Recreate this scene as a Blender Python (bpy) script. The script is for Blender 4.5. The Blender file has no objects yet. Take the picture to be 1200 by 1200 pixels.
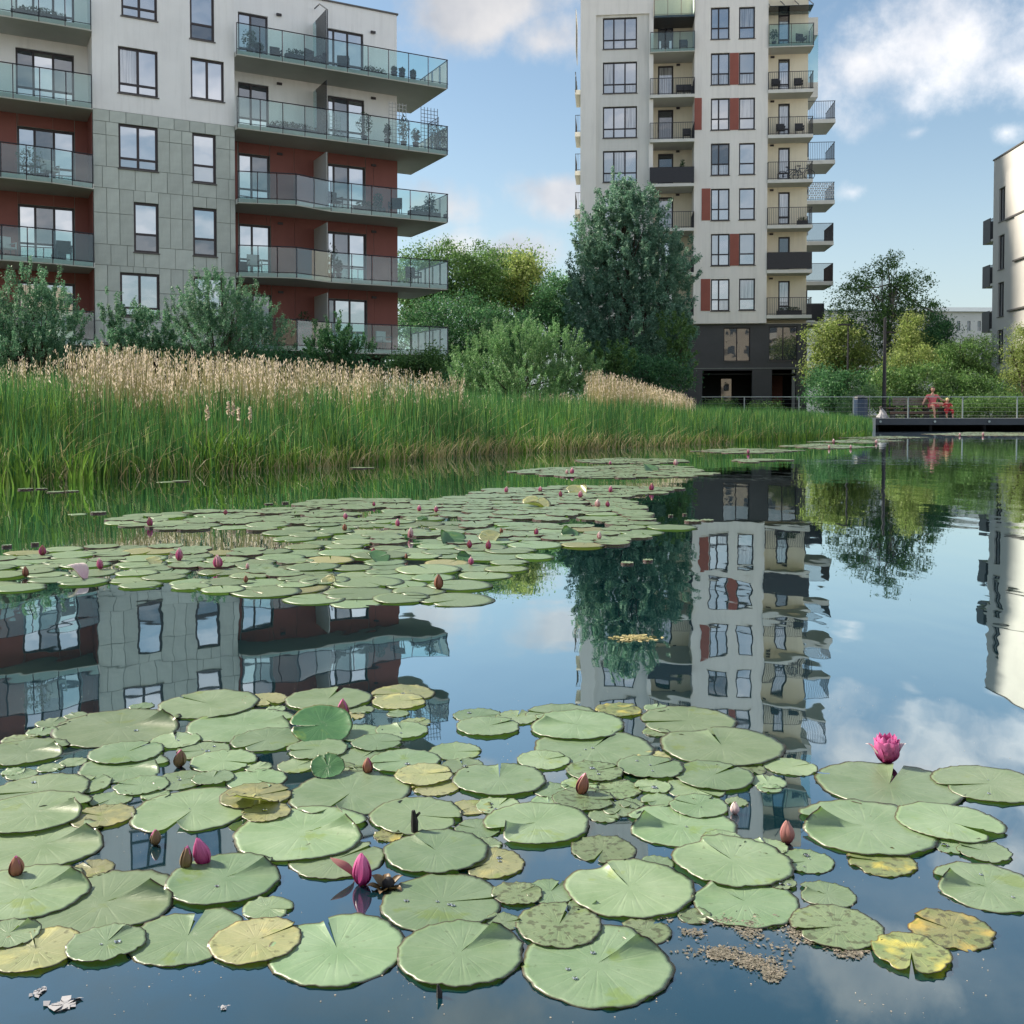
import bpy, math, random
import numpy as np
from mathutils import Vector, Matrix
random.seed(7); rng = np.random.default_rng(7)
S = bpy.context.scene
COL = S.collection
rad = math.radians
# ---------------------------------------------------------------- camera
CAM_H, F, CX, PY = 0.65, 1200.0, 600.0, 519.0
PITCH = math.atan(0.029)
cam_d = bpy.data.cameras.new('camera'); cam = bpy.data.objects.new('camera', cam_d); COL.objects.link(cam)
cam.location = (0, 0, CAM_H); cam.rotation_euler = (math.pi/2 - PITCH, 0, 0)
cam_d.sensor_width = 36; cam_d.lens = 36; cam_d.shift_y = -(600-PY)/1200.0
cam_d.clip_start = 0.05; cam_d.clip_end = 3000
S.camera = cam
# ---------------------------------------------------------------- sun, sky, exposure
SUN_EL, SUN_AZ = rad(38), rad(-70)          # azimuth measured from +Y towards +X
sd = Vector((math.sin(SUN_AZ)*math.cos(SUN_EL), math.cos(SUN_AZ)*math.cos(SUN_EL), math.sin(SUN_EL)))
sl = bpy.data.lights.new('sun', 'SUN'); sun = bpy.data.objects.new('sun', sl); COL.objects.link(sun)
sl.energy = 2.25; sl.angle = rad(5); sl.color = (1.0, 0.9, 0.74)
sun.rotation_euler = sd.to_track_quat('Z', 'Y').to_euler(); sun.location = (-30, 20, 60)
S.view_settings.view_transform = 'Standard'; S.view_settings.look = 'None'
S.view_settings.exposure = 1.95; S.view_settings.gamma = 1.0; S.view_settings.use_curve_mapping = False
S.cycles.max_bounces = 8; S.cycles.transparent_max_bounces = 16
S.cycles.caustics_reflective = False; S.cycles.caustics_refractive = False

def ray(px, py):
    xc = (px-CX)/F; yc = -(py-PY)/F; c, s = math.cos(PITCH), math.sin(PITCH)
    return Vector((xc, c + s*yc, -s + c*yc))
def at(px, py, z=0.0):                       # where the view ray meets the level z
    d = ray(px, py); t = (z-CAM_H)/d.z
    return Vector((d.x*t, d.y*t, z))
def atD(px, py, D):                          # the point at distance D (along y) on the view ray
    d = ray(px, py); t = D/d.y
    return Vector((d.x*t, D, CAM_H + d.z*t))

W = bpy.data.worlds.new('World'); S.world = W; W.use_nodes = True
def N(nt, t, **kw):
    n = nt.nodes.new(t)
    for k, v in kw.items():
        if k.startswith('i_'):
            key = k[2:]; key = int(key) if key.isdigit() else key.replace('_', ' ')
            n.inputs[key].default_value = v
        else: setattr(n, k, v)
    return n
def L(nt, a, b): nt.links.new(a, b)
def mth(nt, op, a, b=None, c=None, clamp=False):
    n = nt.nodes.new('ShaderNodeMath'); n.operation = op; n.use_clamp = clamp
    for i, v in enumerate((a, b, c)):
        if v is None: continue
        if isinstance(v, (int, float)): n.inputs[i].default_value = v
        else: nt.links.new(v, n.inputs[i])
    return n.outputs[0]
def build_world():
    nt = W.node_tree; nt.nodes.clear()
    out = N(nt, 'ShaderNodeOutputWorld'); bg = N(nt, 'ShaderNodeBackground'); bg.inputs[1].default_value = 0.11
    sky = N(nt, 'ShaderNodeTexSky'); sky.sky_type = 'NISHITA'; sky.sun_disc = False
    sky.sun_elevation = SUN_EL; sky.sun_rotation = SUN_AZ; sky.air_density = 1.0; sky.dust_density = 0.6; sky.ozone_density = 1.6
    tc = N(nt, 'ShaderNodeTexCoord'); sep = N(nt, 'ShaderNodeSeparateXYZ'); L(nt, tc.outputs['Generated'], sep.inputs[0])
    zz = mth(nt, 'ADD', mth(nt, 'MAXIMUM', sep.outputs[2], 0.0), 0.16)
    cmb = N(nt, 'ShaderNodeCombineXYZ')
    L(nt, mth(nt, 'DIVIDE', sep.outputs[0], zz), cmb.inputs[0]); L(nt, mth(nt, 'DIVIDE', sep.outputs[1], zz), cmb.inputs[1])
    n1 = N(nt, 'ShaderNodeTexNoise', i_Scale=1.5, i_Detail=9.0, i_Roughness=0.58); L(nt, cmb.outputs[0], n1.inputs['Vector'])
    n2 = N(nt, 'ShaderNodeTexNoise', i_Scale=7.0, i_Detail=8.0, i_Roughness=0.6); L(nt, tc.outputs['Generated'], n2.inputs['Vector'])
    # cloud banks that stand in the sky
    blobs = [(1110, 30, .17, .88), (1010, 70, .10, .8), (1190, 80, .09, .75), (550, 15, .13, .95), (640, 50, .075, 1.0), (655, 225, .06, 1.0),
             (600, 300, .06, .85), (495, 245, .07, .95), (530, 290, .06, .9), (1180, 155, .03, .6), (1000, 225, .03, .5), (1075, 155, .025, .5),
             (1130, 375, .06, .35), (575, 60, .05, .7),
             (700, -175, .13, .85), (560, -250, .13, .8), (900, -110, .10, .8), (1060, -190, .13, .85), (1190, -60, .12, .8), (400, -120, .06, .6)]
    acc = None
    for (px, py, r, w) in blobs:
        c = ray(px, py).normalized()
        vd = N(nt, 'ShaderNodeVectorMath', operation='SUBTRACT'); L(nt, tc.outputs['Generated'], vd.inputs[0]); vd.inputs[1].default_value = c
        sc = N(nt, 'ShaderNodeVectorMath', operation='MULTIPLY'); L(nt, vd.outputs[0], sc.inputs[0]); sc.inputs[1].default_value = (1, 1, 1.9)
        ln = N(nt, 'ShaderNodeVectorMath', operation='LENGTH'); L(nt, sc.outputs[0], ln.inputs[0])
        v = mth(nt, 'MULTIPLY', mth(nt, 'SUBTRACT', 1.0, mth(nt, 'DIVIDE', ln.outputs['Value'], r*1.35), clamp=True), w)
        acc = v if acc is None else mth(nt, 'MAXIMUM', acc, v)
    front = mth(nt, 'SUBTRACT', 1.0, mth(nt, 'MULTIPLY', mth(nt, 'SUBTRACT', sep.outputs[1], 0.55, clamp=True), 5.0, clamp=True))
    gen = mth(nt, 'MULTIPLY', mth(nt, 'SUBTRACT', n1.outputs['Fac'], 0.42, clamp=True), mth(nt, 'MAXIMUM', front, mth(nt, 'MULTIPLY', mth(nt, 'SUBTRACT', sep.outputs[2], 0.36, clamp=True), 9.0, clamp=True)))
    d1 = mth(nt, 'ADD', mth(nt, 'MULTIPLY', acc, 1.0), mth(nt, 'MULTIPLY', mth(nt, 'SUBTRACT', n2.outputs['Fac'], 0.5), 1.9))
    mr = N(nt, 'ShaderNodeMapRange', interpolation_type='SMOOTHSTEP'); mr.inputs[1].default_value = 0.33; mr.inputs[2].default_value = 0.84; L(nt, d1, mr.inputs[0])
    m1 = mth(nt, 'MULTIPLY', mr.outputs[0], mth(nt, 'MULTIPLY', acc, 6.0, clamp=True))
    dens = mth(nt, 'MAXIMUM', m1, mth(nt, 'MULTIPLY', gen, 4.2, clamp=True))
    dens = mth(nt, 'MULTIPLY', dens, 0.9)
    # brightness of the clouds: bright edges, greyer bellies
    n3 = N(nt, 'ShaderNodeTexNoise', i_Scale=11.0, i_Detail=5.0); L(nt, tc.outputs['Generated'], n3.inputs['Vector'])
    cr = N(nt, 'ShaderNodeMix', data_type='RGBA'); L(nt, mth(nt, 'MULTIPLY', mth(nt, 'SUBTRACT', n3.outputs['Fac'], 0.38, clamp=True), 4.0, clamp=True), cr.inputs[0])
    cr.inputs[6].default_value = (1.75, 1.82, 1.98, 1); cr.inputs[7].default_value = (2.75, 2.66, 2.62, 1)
    tint = N(nt, 'ShaderNodeMix', data_type='RGBA', blend_type='MULTIPLY'); tint.inputs[0].default_value = 1.0
    L(nt, sky.outputs[0], tint.inputs[6]); tint.inputs[7].default_value = (0.425, 0.42, 0.38, 1)
    # pale air low over the horizon
    hz = N(nt, 'ShaderNodeMix', data_type='RGBA')
    L(nt, mth(nt, 'POWER', mth(nt, 'SUBTRACT', 1.0, mth(nt, 'MULTIPLY', mth(nt, 'MAXIMUM', sep.outputs[2], 0.0), 3.0), clamp=True), 2.0), hz.inputs[0])
    L(nt, tint.outputs[2], hz.inputs[6]); hz.inputs[7].default_value = (1.46, 1.69, 1.82, 1)
    # clouds opposite the sun get added brightness, as fill for the shaded fronts
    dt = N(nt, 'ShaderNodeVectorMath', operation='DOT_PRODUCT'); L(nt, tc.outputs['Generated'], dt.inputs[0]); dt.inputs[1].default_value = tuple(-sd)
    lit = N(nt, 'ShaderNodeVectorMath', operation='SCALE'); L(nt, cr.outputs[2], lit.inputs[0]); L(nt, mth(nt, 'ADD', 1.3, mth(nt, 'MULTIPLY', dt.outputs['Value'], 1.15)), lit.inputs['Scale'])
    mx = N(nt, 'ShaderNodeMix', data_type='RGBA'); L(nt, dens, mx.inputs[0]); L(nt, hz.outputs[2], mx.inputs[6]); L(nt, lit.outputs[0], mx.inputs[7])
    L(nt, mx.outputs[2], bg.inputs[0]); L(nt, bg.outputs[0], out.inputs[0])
build_world()

# ---------------------------------------------------------------- materials
def mat(name, col, rough=0.7, var=0.0, scale=4.0, bump=0.0, bscale=30.0, metal=0.0, spec=0.5, col2=None, detail=5.0):
    m = bpy.data.materials.new(name); m.use_nodes = True; nt = m.node_tree; p = nt.nodes['Principled BSDF']
    p.inputs['Roughness'].default_value = rough; p.inputs['Metallic'].default_value = metal; p.inputs['Specular IOR Level'].default_value = spec
    p.inputs['Base Color'].default_value = (*col, 1)
    if var > 0 or col2:
        tc = N(nt, 'ShaderNodeTexCoord'); n = N(nt, 'ShaderNodeTexNoise', i_Scale=scale, i_Detail=detail, i_Roughness=0.6); L(nt, tc.outputs['Object'], n.inputs['Vector'])
        mx = N(nt, 'ShaderNodeMix', data_type='RGBA')
        mr = N(nt, 'ShaderNodeMapRange'); mr.inputs[1].default_value = 0.3; mr.inputs[2].default_value = 0.7; L(nt, n.outputs['Fac'], mr.inputs[0])
        L(nt, mr.outputs[0], mx.inputs[0])
        a = tuple(c*(1-var) for c in col); b = tuple(min(1, c*(1+var)) for c in col) if not col2 else col2
        mx.inputs[6].default_value = (*a, 1); mx.inputs[7].default_value = (*b, 1); L(nt, mx.outputs[2], p.inputs['Base Color'])
    if bump > 0:
        tc = N(nt, 'ShaderNodeTexCoord'); n = N(nt, 'ShaderNodeTexNoise', i_Scale=bscale, i_Detail=4.0); L(nt, tc.outputs['Object'], n.inputs['Vector'])
        b = N(nt, 'ShaderNodeBump', i_Strength=bump, i_Distance=0.02); L(nt, n.outputs['Fac'], b.inputs['Height']); L(nt, b.outputs[0], p.inputs['Normal'])
    return m
def stains(m, amt=.16):
    nt = m.node_tree; p = nt.nodes['Principled BSDF']; src = p.inputs['Base Color'].links[0].from_socket; tc = N(nt, 'ShaderNodeTexCoord')
    mp = N(nt, 'ShaderNodeMapping'); mp.inputs['Scale'].default_value = (2.2, 2.2, .16); L(nt, tc.outputs['Object'], mp.inputs[0])
    n = N(nt, 'ShaderNodeTexNoise', i_Scale=1.6, i_Detail=6.0, i_Roughness=.65); L(nt, mp.outputs[0], n.inputs['Vector']); r = N(nt, 'ShaderNodeMapRange'); r.inputs[1].default_value = .48; r.inputs[2].default_value = .75; r.inputs[4].default_value = amt
    L(nt, n.outputs['Fac'], r.inputs[0]); mx = N(nt, 'ShaderNodeMix', data_type='RGBA'); L(nt, r.outputs[0], mx.inputs[0]); L(nt, src, mx.inputs[6]); mx.inputs[7].default_value = (.22, .22, .19, 1); L(nt, mx.outputs[2], p.inputs['Base Color']); return m
def obj_random(m, amt=0.15):                 # a small shift of tone from piece to piece
    nt = m.node_tree; p = nt.nodes['Principled BSDF']; oi = N(nt, 'ShaderNodeObjectInfo'); hsv = N(nt, 'ShaderNodeHueSaturation')
    mr = N(nt, 'ShaderNodeMapRange'); mr.inputs[3].default_value = 1-amt; mr.inputs[4].default_value = 1+amt
    L(nt, oi.outputs['Random'], mr.inputs[0]); L(nt, mr.outputs[0], hsv.inputs['Value'])
    if p.inputs['Base Color'].links:
        L(nt, p.inputs['Base Color'].links[0].from_socket, hsv.inputs['Color'])
    else: hsv.inputs['Color'].default_value = p.inputs['Base Color'].default_value
    L(nt, hsv.outputs[0], p.inputs['Base Color']); return m
def leafmat(name, c1, c2, c3=None, trans=0.35, rough=0.5):
    m = bpy.data.materials.new(name); m.use_nodes = True; nt = m.node_tree; p = nt.nodes['Principled BSDF']; out = nt.nodes['Material Output']
    g = N(nt, 'ShaderNodeNewGeometry'); r = N(nt, 'ShaderNodeValToRGB'); L(nt, g.outputs['Random Per Island'], r.inputs[0])
    e = r.color_ramp.elements; e[0].color = (*c1, 1); e[1].color = (*c2, 1)
    if c3: x = e.new(0.9); x.color = (*c2, 1); e[2].color = (*c3, 1)
    tc = N(nt, 'ShaderNodeTexCoord'); n = N(nt, 'ShaderNodeTexNoise', i_Scale=0.9, i_Detail=3.0); L(nt, tc.outputs['Object'], n.inputs['Vector'])
    hsv = N(nt, 'ShaderNodeHueSaturation'); mr = N(nt, 'ShaderNodeMapRange'); mr.inputs[1].default_value = .3; mr.inputs[2].default_value = .7; mr.inputs[3].default_value = 0.7; mr.inputs[4].default_value = 1.35
    L(nt, n.outputs['Fac'], mr.inputs[0]); L(nt, mr.outputs[0], hsv.inputs['Value']); L(nt, r.outputs[0], hsv.inputs['Color'])
    L(nt, hsv.outputs[0], p.inputs['Base Color']); p.inputs['Roughness'].default_value = rough; p.inputs['Specular IOR Level'].default_value = 0.35
    t = N(nt, 'ShaderNodeBsdfTranslucent'); L(nt, hsv.outputs[0], t.inputs[0]); mx = N(nt, 'ShaderNodeMixShader'); mx.inputs[0].default_value = trans
    L(nt, p.outputs[0], mx.inputs[1]); L(nt, t.outputs[0], mx.inputs[2]); L(nt, mx.outputs[0], out.inputs[0]); return m
def glassmat(name, tint, refl, base=(0.02, 0.025, 0.03), opaque=False, rough=0.02, wave=0.0):
    m = bpy.data.materials.new(name); m.use_nodes = True; nt = m.node_tree; nt.nodes.clear()
    out = N(nt, 'ShaderNodeOutputMaterial'); gl = N(nt, 'ShaderNodeBsdfGlossy'); gl.inputs['Roughness'].default_value = rough; gl.inputs['Color'].default_value = (0.95, 0.97, 1, 1)
    if opaque: b = N(nt, 'ShaderNodeBsdfPrincipled'); b.inputs['Base Color'].default_value = (*base, 1); b.inputs['Roughness'].default_value = 0.8
    else: b = N(nt, 'ShaderNodeBsdfTransparent'); b.inputs[0].default_value = (*tint, 1)
    if wave > 0:
        tc = N(nt, 'ShaderNodeTexCoord'); n = N(nt, 'ShaderNodeTexNoise', i_Scale=1.3, i_Detail=1.0); L(nt, tc.outputs['Object'], n.inputs['Vector'])
        bp = N(nt, 'ShaderNodeBump', i_Strength=wave, i_Distance=0.02); L(nt, n.outputs['Fac'], bp.inputs['Height']); L(nt, bp.outputs[0], gl.inputs['Normal'])
    fr = N(nt, 'ShaderNodeFresnel', i_IOR=1.4); f = mth(nt, 'ADD', mth(nt, 'MULTIPLY', fr.outputs[0], 1.0), refl, clamp=True)
    mx = N(nt, 'ShaderNodeMixShader'); L(nt, f, mx.inputs[0]); L(nt, b.outputs[0], mx.inputs[1]); L(nt, gl.outputs[0], mx.inputs[2]); L(nt, mx.outputs[0], out.inputs[0]); return m

M = {}
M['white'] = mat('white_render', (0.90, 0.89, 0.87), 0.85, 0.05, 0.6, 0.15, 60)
M['cream'] = mat('cream_render', (0.80, 0.73, 0.57), 0.85, 0.05, 0.6, 0.1, 60)
M['towerwhite'] = mat('tower_render', (0.84, 0.81, 0.76), 0.85, 0.04, 0.4, 0.1, 60)
M['towerpanel'] = mat('tower_inset_render', (0.70, 0.69, 0.65), 0.85, 0.04, 0.4, 0.1, 60)
M['stone'] = obj_random(mat('grey_stone_panel', (0.50, 0.54, 0.49), 0.7, 0.12, 1.7, 0.25, 18), 0.10)
M['joint'] = mat('dark_joint', (0.28, 0.30, 0.28), 0.9, 0.1, 3)
M['terra'] = mat('terracotta_panel', (0.25, 0.085, 0.068), 0.7, 0.10, 1.2, 0.1, 20)
M['redpanel'] = mat('red_panel', (0.29, 0.085, 0.06), 0.65, 0.10, 1.2)
for k_ in ('white', 'cream', 'towerwhite', 'towerpanel'): stains(M[k_])
M['frame'] = mat('dark_brown_window_frame', (0.028, 0.018, 0.02), 0.45, 0.2, 6)
M['towerframe'] = mat('dark_window_frame', (0.018, 0.014, 0.018), 0.5, 0.2, 6)
M['sill'] = mat('metal_sill', (0.10, 0.09, 0.085), 0.5, 0.1, 5)
M['pane'] = glassmat('window_glass', (1, 1, 1), 0.42, (0.03, 0.035, 0.045), True, 0.015, 0.10)
M['pane_blind'] = glassmat('window_glass_with_blind', (1, 1, 1), 0.30, (0.26, 0.27, 0.29), True, 0.03, 0.10)
M['pane_dark'] = glassmat('window_glass_dark', (1, 1, 1), 0.13, (0.012, 0.02, 0.035), True, 0.02, 0.2)
def curtainmat():
    m = glassmat('window_glass_with_curtain', (1, 1, 1), 0.22, (0.42, 0.43, 0.45), True, 0.03, 0.10); nt = m.node_tree
    p = [n for n in nt.nodes if n.type == 'BSDF_PRINCIPLED'][0]; tc = N(nt, 'ShaderNodeTexCoord'); oi = N(nt, 'ShaderNodeObjectInfo')
    mp = N(nt, 'ShaderNodeMapping'); mp.inputs['Scale'].default_value = (9, 9, .35); L(nt, tc.outputs['Object'], mp.inputs[0])
    ad = N(nt, 'ShaderNodeVectorMath', operation='ADD'); L(nt, mp.outputs[0], ad.inputs[0]); L(nt, oi.outputs['Location'], ad.inputs[1])
    n = N(nt, 'ShaderNodeTexNoise', i_Scale=1.4, i_Detail=3.0); L(nt, ad.outputs[0], n.inputs['Vector']); r = N(nt, 'ShaderNodeValToRGB'); L(nt, n.outputs['Fac'], r.inputs[0])
    r.color_ramp.elements[0].position = .36; r.color_ramp.elements[0].color = (.16, .17, .19, 1); r.color_ramp.elements[1].position = .62; r.color_ramp.elements[1].color = (.40, .41, .43, 1)
    L(nt, r.outputs[0], p.inputs['Base Color']); return m
M['curtain_plain'] = glassmat('window_glass_with_curtain', (1, 1, 1), 0.25, (0.42, 0.43, 0.45), True, 0.03, 0.10)
M['rail_glass'] = glassmat('railing_glass', (0.80, 0.91, 0.89), 0.02, rough=0.01)
M['curtain'] = curtainmat()
M['rail_metal'] = mat('dark_grey_metal', (0.045, 0.05, 0.06), 0.45, 0.15, 8, metal=0.5)
M['railblack'] = mat('black_railing_metal', (0.02, 0.02, 0.026), 0.5, 0.15, 8)
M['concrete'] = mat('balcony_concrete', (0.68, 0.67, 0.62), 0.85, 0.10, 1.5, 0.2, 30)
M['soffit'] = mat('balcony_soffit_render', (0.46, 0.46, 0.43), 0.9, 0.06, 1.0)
M['darkbase'] = mat('anthracite_cladding', (0.06, 0.06, 0.065), 0.6, 0.12, 1.4, 0.1, 20)
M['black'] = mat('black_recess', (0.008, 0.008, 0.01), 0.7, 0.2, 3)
M['interior'] = mat('dim_interior', (0.05, 0.04, 0.045), 0.9, 0.3, 1)
M['pot'] = mat('dark_pot', (0.035, 0.035, 0.04), 0.6, 0.2, 5)
M['rattan'] = mat('brown_rattan', (0.05, 0.035, 0.03), 0.7, 0.3, 25)
M['greenplant'] = leafmat('balcony_plant_leaves', (0.03, 0.07, 0.03), (0.07, 0.13, 0.05))
M['trellis'] = mat('white_trellis', (0.5, 0.5, 0.5), 0.6, 0.05, 5)
M['greytrellis'] = mat('grey_trellis', (0.12, 0.13, 0.15), 0.6, 0.05, 5)
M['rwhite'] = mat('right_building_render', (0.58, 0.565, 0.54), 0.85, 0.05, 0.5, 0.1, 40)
M['opp'] = mat('cream_sunlit_render', (0.55, 0.49, 0.40), 0.9, 0.06, 0.5)
M['opp2'] = mat('beige_sunlit_render', (0.66, 0.50, 0.34), 0.9, 0.06, 0.5)
M['roofgrey'] = mat('grey_metal_roof', (0.22, 0.26, 0.28), 0.5, 0.08, 1)
M['farwhite'] = mat('far_wall_render', (0.70, 0.68, 0.66), 0.85, 0.06, 0.3)
M['deckwood'] = mat('weathered_deck_boards', (0.33, 0.31, 0.29), 0.8, 0.15, 5, 0.3, 40)
M['fascia'] = mat('dark_steel_fascia', (0.04, 0.05, 0.065), 0.5, 0.15, 2)
M['steel'] = mat('galvanised_steel', (0.30, 0.34, 0.34), 0.35, 0.08, 9, metal=0.6)
M['benchwood'] = mat('brown_bench_wood', (0.10, 0.06, 0.045), 0.7, 0.25, 12)
M['benchgrey'] = mat('grey_bench_wood', (0.20, 0.17, 0.14), 0.7, 0.2, 12)
M['binblue'] = mat('dark_blue_bin_metal', (0.02, 0.045, 0.09), 0.5, 0.2, 5)
M['bark'] = mat('bark', (0.07, 0.055, 0.04), 0.9, 0.35, 14, 0.8, 40)
M['palebark'] = mat('pale_bark', (0.20, 0.19, 0.17), 0.9, 0.35, 10, 0.6, 40)
M['skin'] = mat('skin', (0.55, 0.32, 0.24), 0.55, 0.05, 8)
M['pink'] = mat('pink_cloth', (0.60, 0.14, 0.16), 0.85, 0.1, 12)
M['red'] = mat('red_cloth', (0.42, 0.03, 0.04), 0.85, 0.1, 12)
M['hair'] = mat('dark_brown_hair', (0.06, 0.03, 0.02), 0.6, 0.3, 40)
M['blond'] = mat('pale_yellow_hat_cloth', (0.75, 0.60, 0.30), 0.7, 0.1, 12)
M['bundle'] = mat('off_white_cloth', (0.36, 0.36, 0.38), 0.8, 0.15, 9)
M['silver'] = leafmat('silver_green_leaves', (0.09, 0.20, 0.135), (0.22, 0.39, 0.27), (0.44, 0.59, 0.46), 0.42)
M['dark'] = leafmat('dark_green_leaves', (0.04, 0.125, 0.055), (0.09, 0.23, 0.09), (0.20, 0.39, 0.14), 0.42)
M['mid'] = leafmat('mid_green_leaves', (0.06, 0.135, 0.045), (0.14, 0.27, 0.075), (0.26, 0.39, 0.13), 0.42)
M['light'] = leafmat('pale_willow_leaves', (0.11, 0.24, 0.095), (0.23, 0.42, 0.165), (0.44, 0.58, 0.31), 0.4)
M['yellow'] = leafmat('yellow_green_leaves', (0.14, 0.22, 0.06), (0.32, 0.40, 0.12), (0.55, 0.58, 0.28), 0.5)
M['greyleaf'] = leafmat('grey_green_leaves', (0.07, 0.18, 0.105), (0.17, 0.34, 0.19), (0.38, 0.52, 0.36), 0.38)
M['reed'] = leafmat('green_reed_blades', (0.03, 0.11, 0.038), (0.10, 0.26, 0.07), (0.38, 0.50, 0.17), 0.4)
M['reedlight'] = leafmat('light_green_blades', (0.09, 0.20, 0.03), (0.18, 0.32, 0.05), (0.30, 0.38, 0.10), 0.45)
M['straw'] = leafmat('dry_straw_stems', (0.30, 0.29, 0.12), (0.50, 0.42, 0.22), (0.62, 0.54, 0.36), 0.25)
M['plume'] = leafmat('buff_reed_plumes', (0.56, 0.46, 0.36), (0.76, 0.66, 0.53), (0.86, 0.79, 0.68), 0.45)
M['soil'] = mat('bank_soil_and_turf', (0.055, 0.075, 0.03), 0.95, 0.4, 2.0, 0.6, 12)
M['gravelpath'] = mat('pale_gravel_path', (0.45, 0.40, 0.34), 0.9, 0.12, 6, 0.4, 60)
M['kerb'] = mat('pale_kerb_concrete', (0.55, 0.54, 0.50), 0.85, 0.1, 4)

# ---------------------------------------------------------------- mesh helpers
def mesh_np(name, V, Fc, n):                 # V (k,3), Fc (f,n)
    me = bpy.data.meshes.new(name); V = np.asarray(V, dtype=np.float32); Fc = np.asarray(Fc, dtype=np.int32)
    me.vertices.add(len(V)); me.vertices.foreach_set('co', V.ravel())
    me.loops.add(Fc.size); me.loops.foreach_set('vertex_index', Fc.ravel())
    me.polygons.add(len(Fc)); me.polygons.foreach_set('loop_start', np.arange(0, Fc.size, n, dtype=np.int32))
    me.update(calc_edges=True); return me
def link(name, me, m=None, parent=None, loc=(0, 0, 0), smooth=False):
    if m is not None:
        for x in (m if isinstance(m, (list, tuple)) else [m]):
            if len(me.materials) < (len(m) if isinstance(m, (list, tuple)) else 1): me.materials.append(x)
    if smooth and me.polygons: me.polygons.foreach_set('use_smooth', [True]*len(me.polygons))
    o = bpy.data.objects.new(name, me); COL.objects.link(o); o.location = loc
    if parent: o.parent = parent
    return o
def tag(o, label=None, cat=None, group=None, kind=None):
    if label: o['label'] = label
    if cat: o['category'] = cat
    if group: o['group'] = group
    if kind: o['kind'] = kind
    return o
def empty(name, loc=(0, 0, 0), rz=0.0, label=None, cat=None, group=None):
    o = bpy.data.objects.new(name, None); COL.objects.link(o); o.location = loc; o.rotation_euler = (0, 0, rz); o.empty_display_size = .2
    return tag(o, label, cat, group)
def dup(o, parent=None):
    c = o.copy(); COL.objects.link(c)
    if parent: c.parent = parent
    for ch in list(o.children): dup(ch, c)
    return c
class MB:
    def __init__(s): s.v = []; s.f = []; s.m = []
    def quad(s, a, b, c, d, m=0):
        i = len(s.v); s.v += [tuple(a), tuple(b), tuple(c), tuple(d)]; s.f.append((i, i+1, i+2, i+3)); s.m.append(m)
    def box(s, x0, x1, y0, y1, z0, z1, m=0, mt=None, mb_=None):
        if x0 > x1: x0, x1 = x1, x0
        if y0 > y1: y0, y1 = y1, y0
        if z0 > z1: z0, z1 = z1, z0
        i = len(s.v); s.v += [(x0,y0,z0),(x1,y0,z0),(x1,y1,z0),(x0,y1,z0),(x0,y0,z1),(x1,y0,z1),(x1,y1,z1),(x0,y1,z1)]
        s.f += [(i,i+3,i+2,i+1),(i+4,i+5,i+6,i+7),(i,i+1,i+5,i+4),(i+1,i+2,i+6,i+5),(i+2,i+3,i+7,i+6),(i+3,i,i+4,i+7)]
        s.m += [m if mb_ is None else mb_, m if mt is None else mt, m, m, m, m]; return s
    def tube(s, pts, rs, n=8, m=0, caps=True):
        pts = [Vector(p) for p in pts]; rings = []
        if isinstance(rs, (int, float)): rs = [rs]*len(pts)
        for k, p in enumerate(pts):
            d = (pts[min(k+1, len(pts)-1)] - pts[max(k-1, 0)]).normalized()
            a = Vector((0, 0, 1)) if abs(d.z) < .9 else Vector((1, 0, 0)); u = d.cross(a).normalized(); v = d.cross(u)
            i = len(s.v); rings.append(i)
            for j in range(n):
                t = 2*math.pi*j/n; s.v.append(tuple(p + (u*math.cos(t)+v*math.sin(t))*rs[k]))
        for a, b in zip(rings, rings[1:]):
            for j in range(n): s.f.append((a+j, a+(j+1) % n, b+(j+1) % n, b+j)); s.m.append(m)
        if caps:
            s.f.append(tuple(rings[0]+j for j in range(n))); s.m.append(m)
            s.f.append(tuple(rings[-1]+j for j in reversed(range(n)))); s.m.append(m)
        return s
    def prism(s, poly, z0, z1, m=0, mb_=None, mt=None):
        i = len(s.v); n = len(poly); s.v += [(x, y, z0) for x, y in poly]+[(x, y, z1) for x, y in poly]
        s.f.append(tuple(i+j for j in reversed(range(n)))); s.m.append(m if mb_ is None else mb_)
        s.f.append(tuple(i+n+j for j in range(n))); s.m.append(m if mt is None else mt)
        for j in range(n): k = (j+1) % n; s.f.append((i+j, i+k, i+n+k, i+n+j)); s.m.append(m)
        return s
    def lathe(s, prof, n=12, c=(0, 0, 0), m=0):
        rings = []
        for r, z in prof:
            rings.append(len(s.v))
            for j in range(n): t = 2*math.pi*j/n; s.v.append((c[0]+r*math.cos(t), c[1]+r*math.sin(t), c[2]+z))
        for a, b in zip(rings, rings[1:]):
            for j in range(n): s.f.append((a+j, a+(j+1) % n, b+(j+1) % n, b+j)); s.m.append(m)
        s.f.append(tuple(rings[0]+j for j in reversed(range(n)))); s.m.append(m); s.f.append(tuple(rings[-1]+j for j in range(n))); s.m.append(m)
        return s
    def mesh(s, name):
        me = bpy.data.meshes.new(name); me.from_pydata(s.v, [], s.f); me.update(); s_m = s.m
        me['mi'] = 0; me.polygons.foreach_set('material_index', s_m) if len(me.polygons) == len(s_m) else None
        return me
    def build(s, name, m, parent=None, loc=(0, 0, 0), smooth=False): return link(name, s.mesh(name), m, parent, loc, smooth)
_boxes = {}
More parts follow.
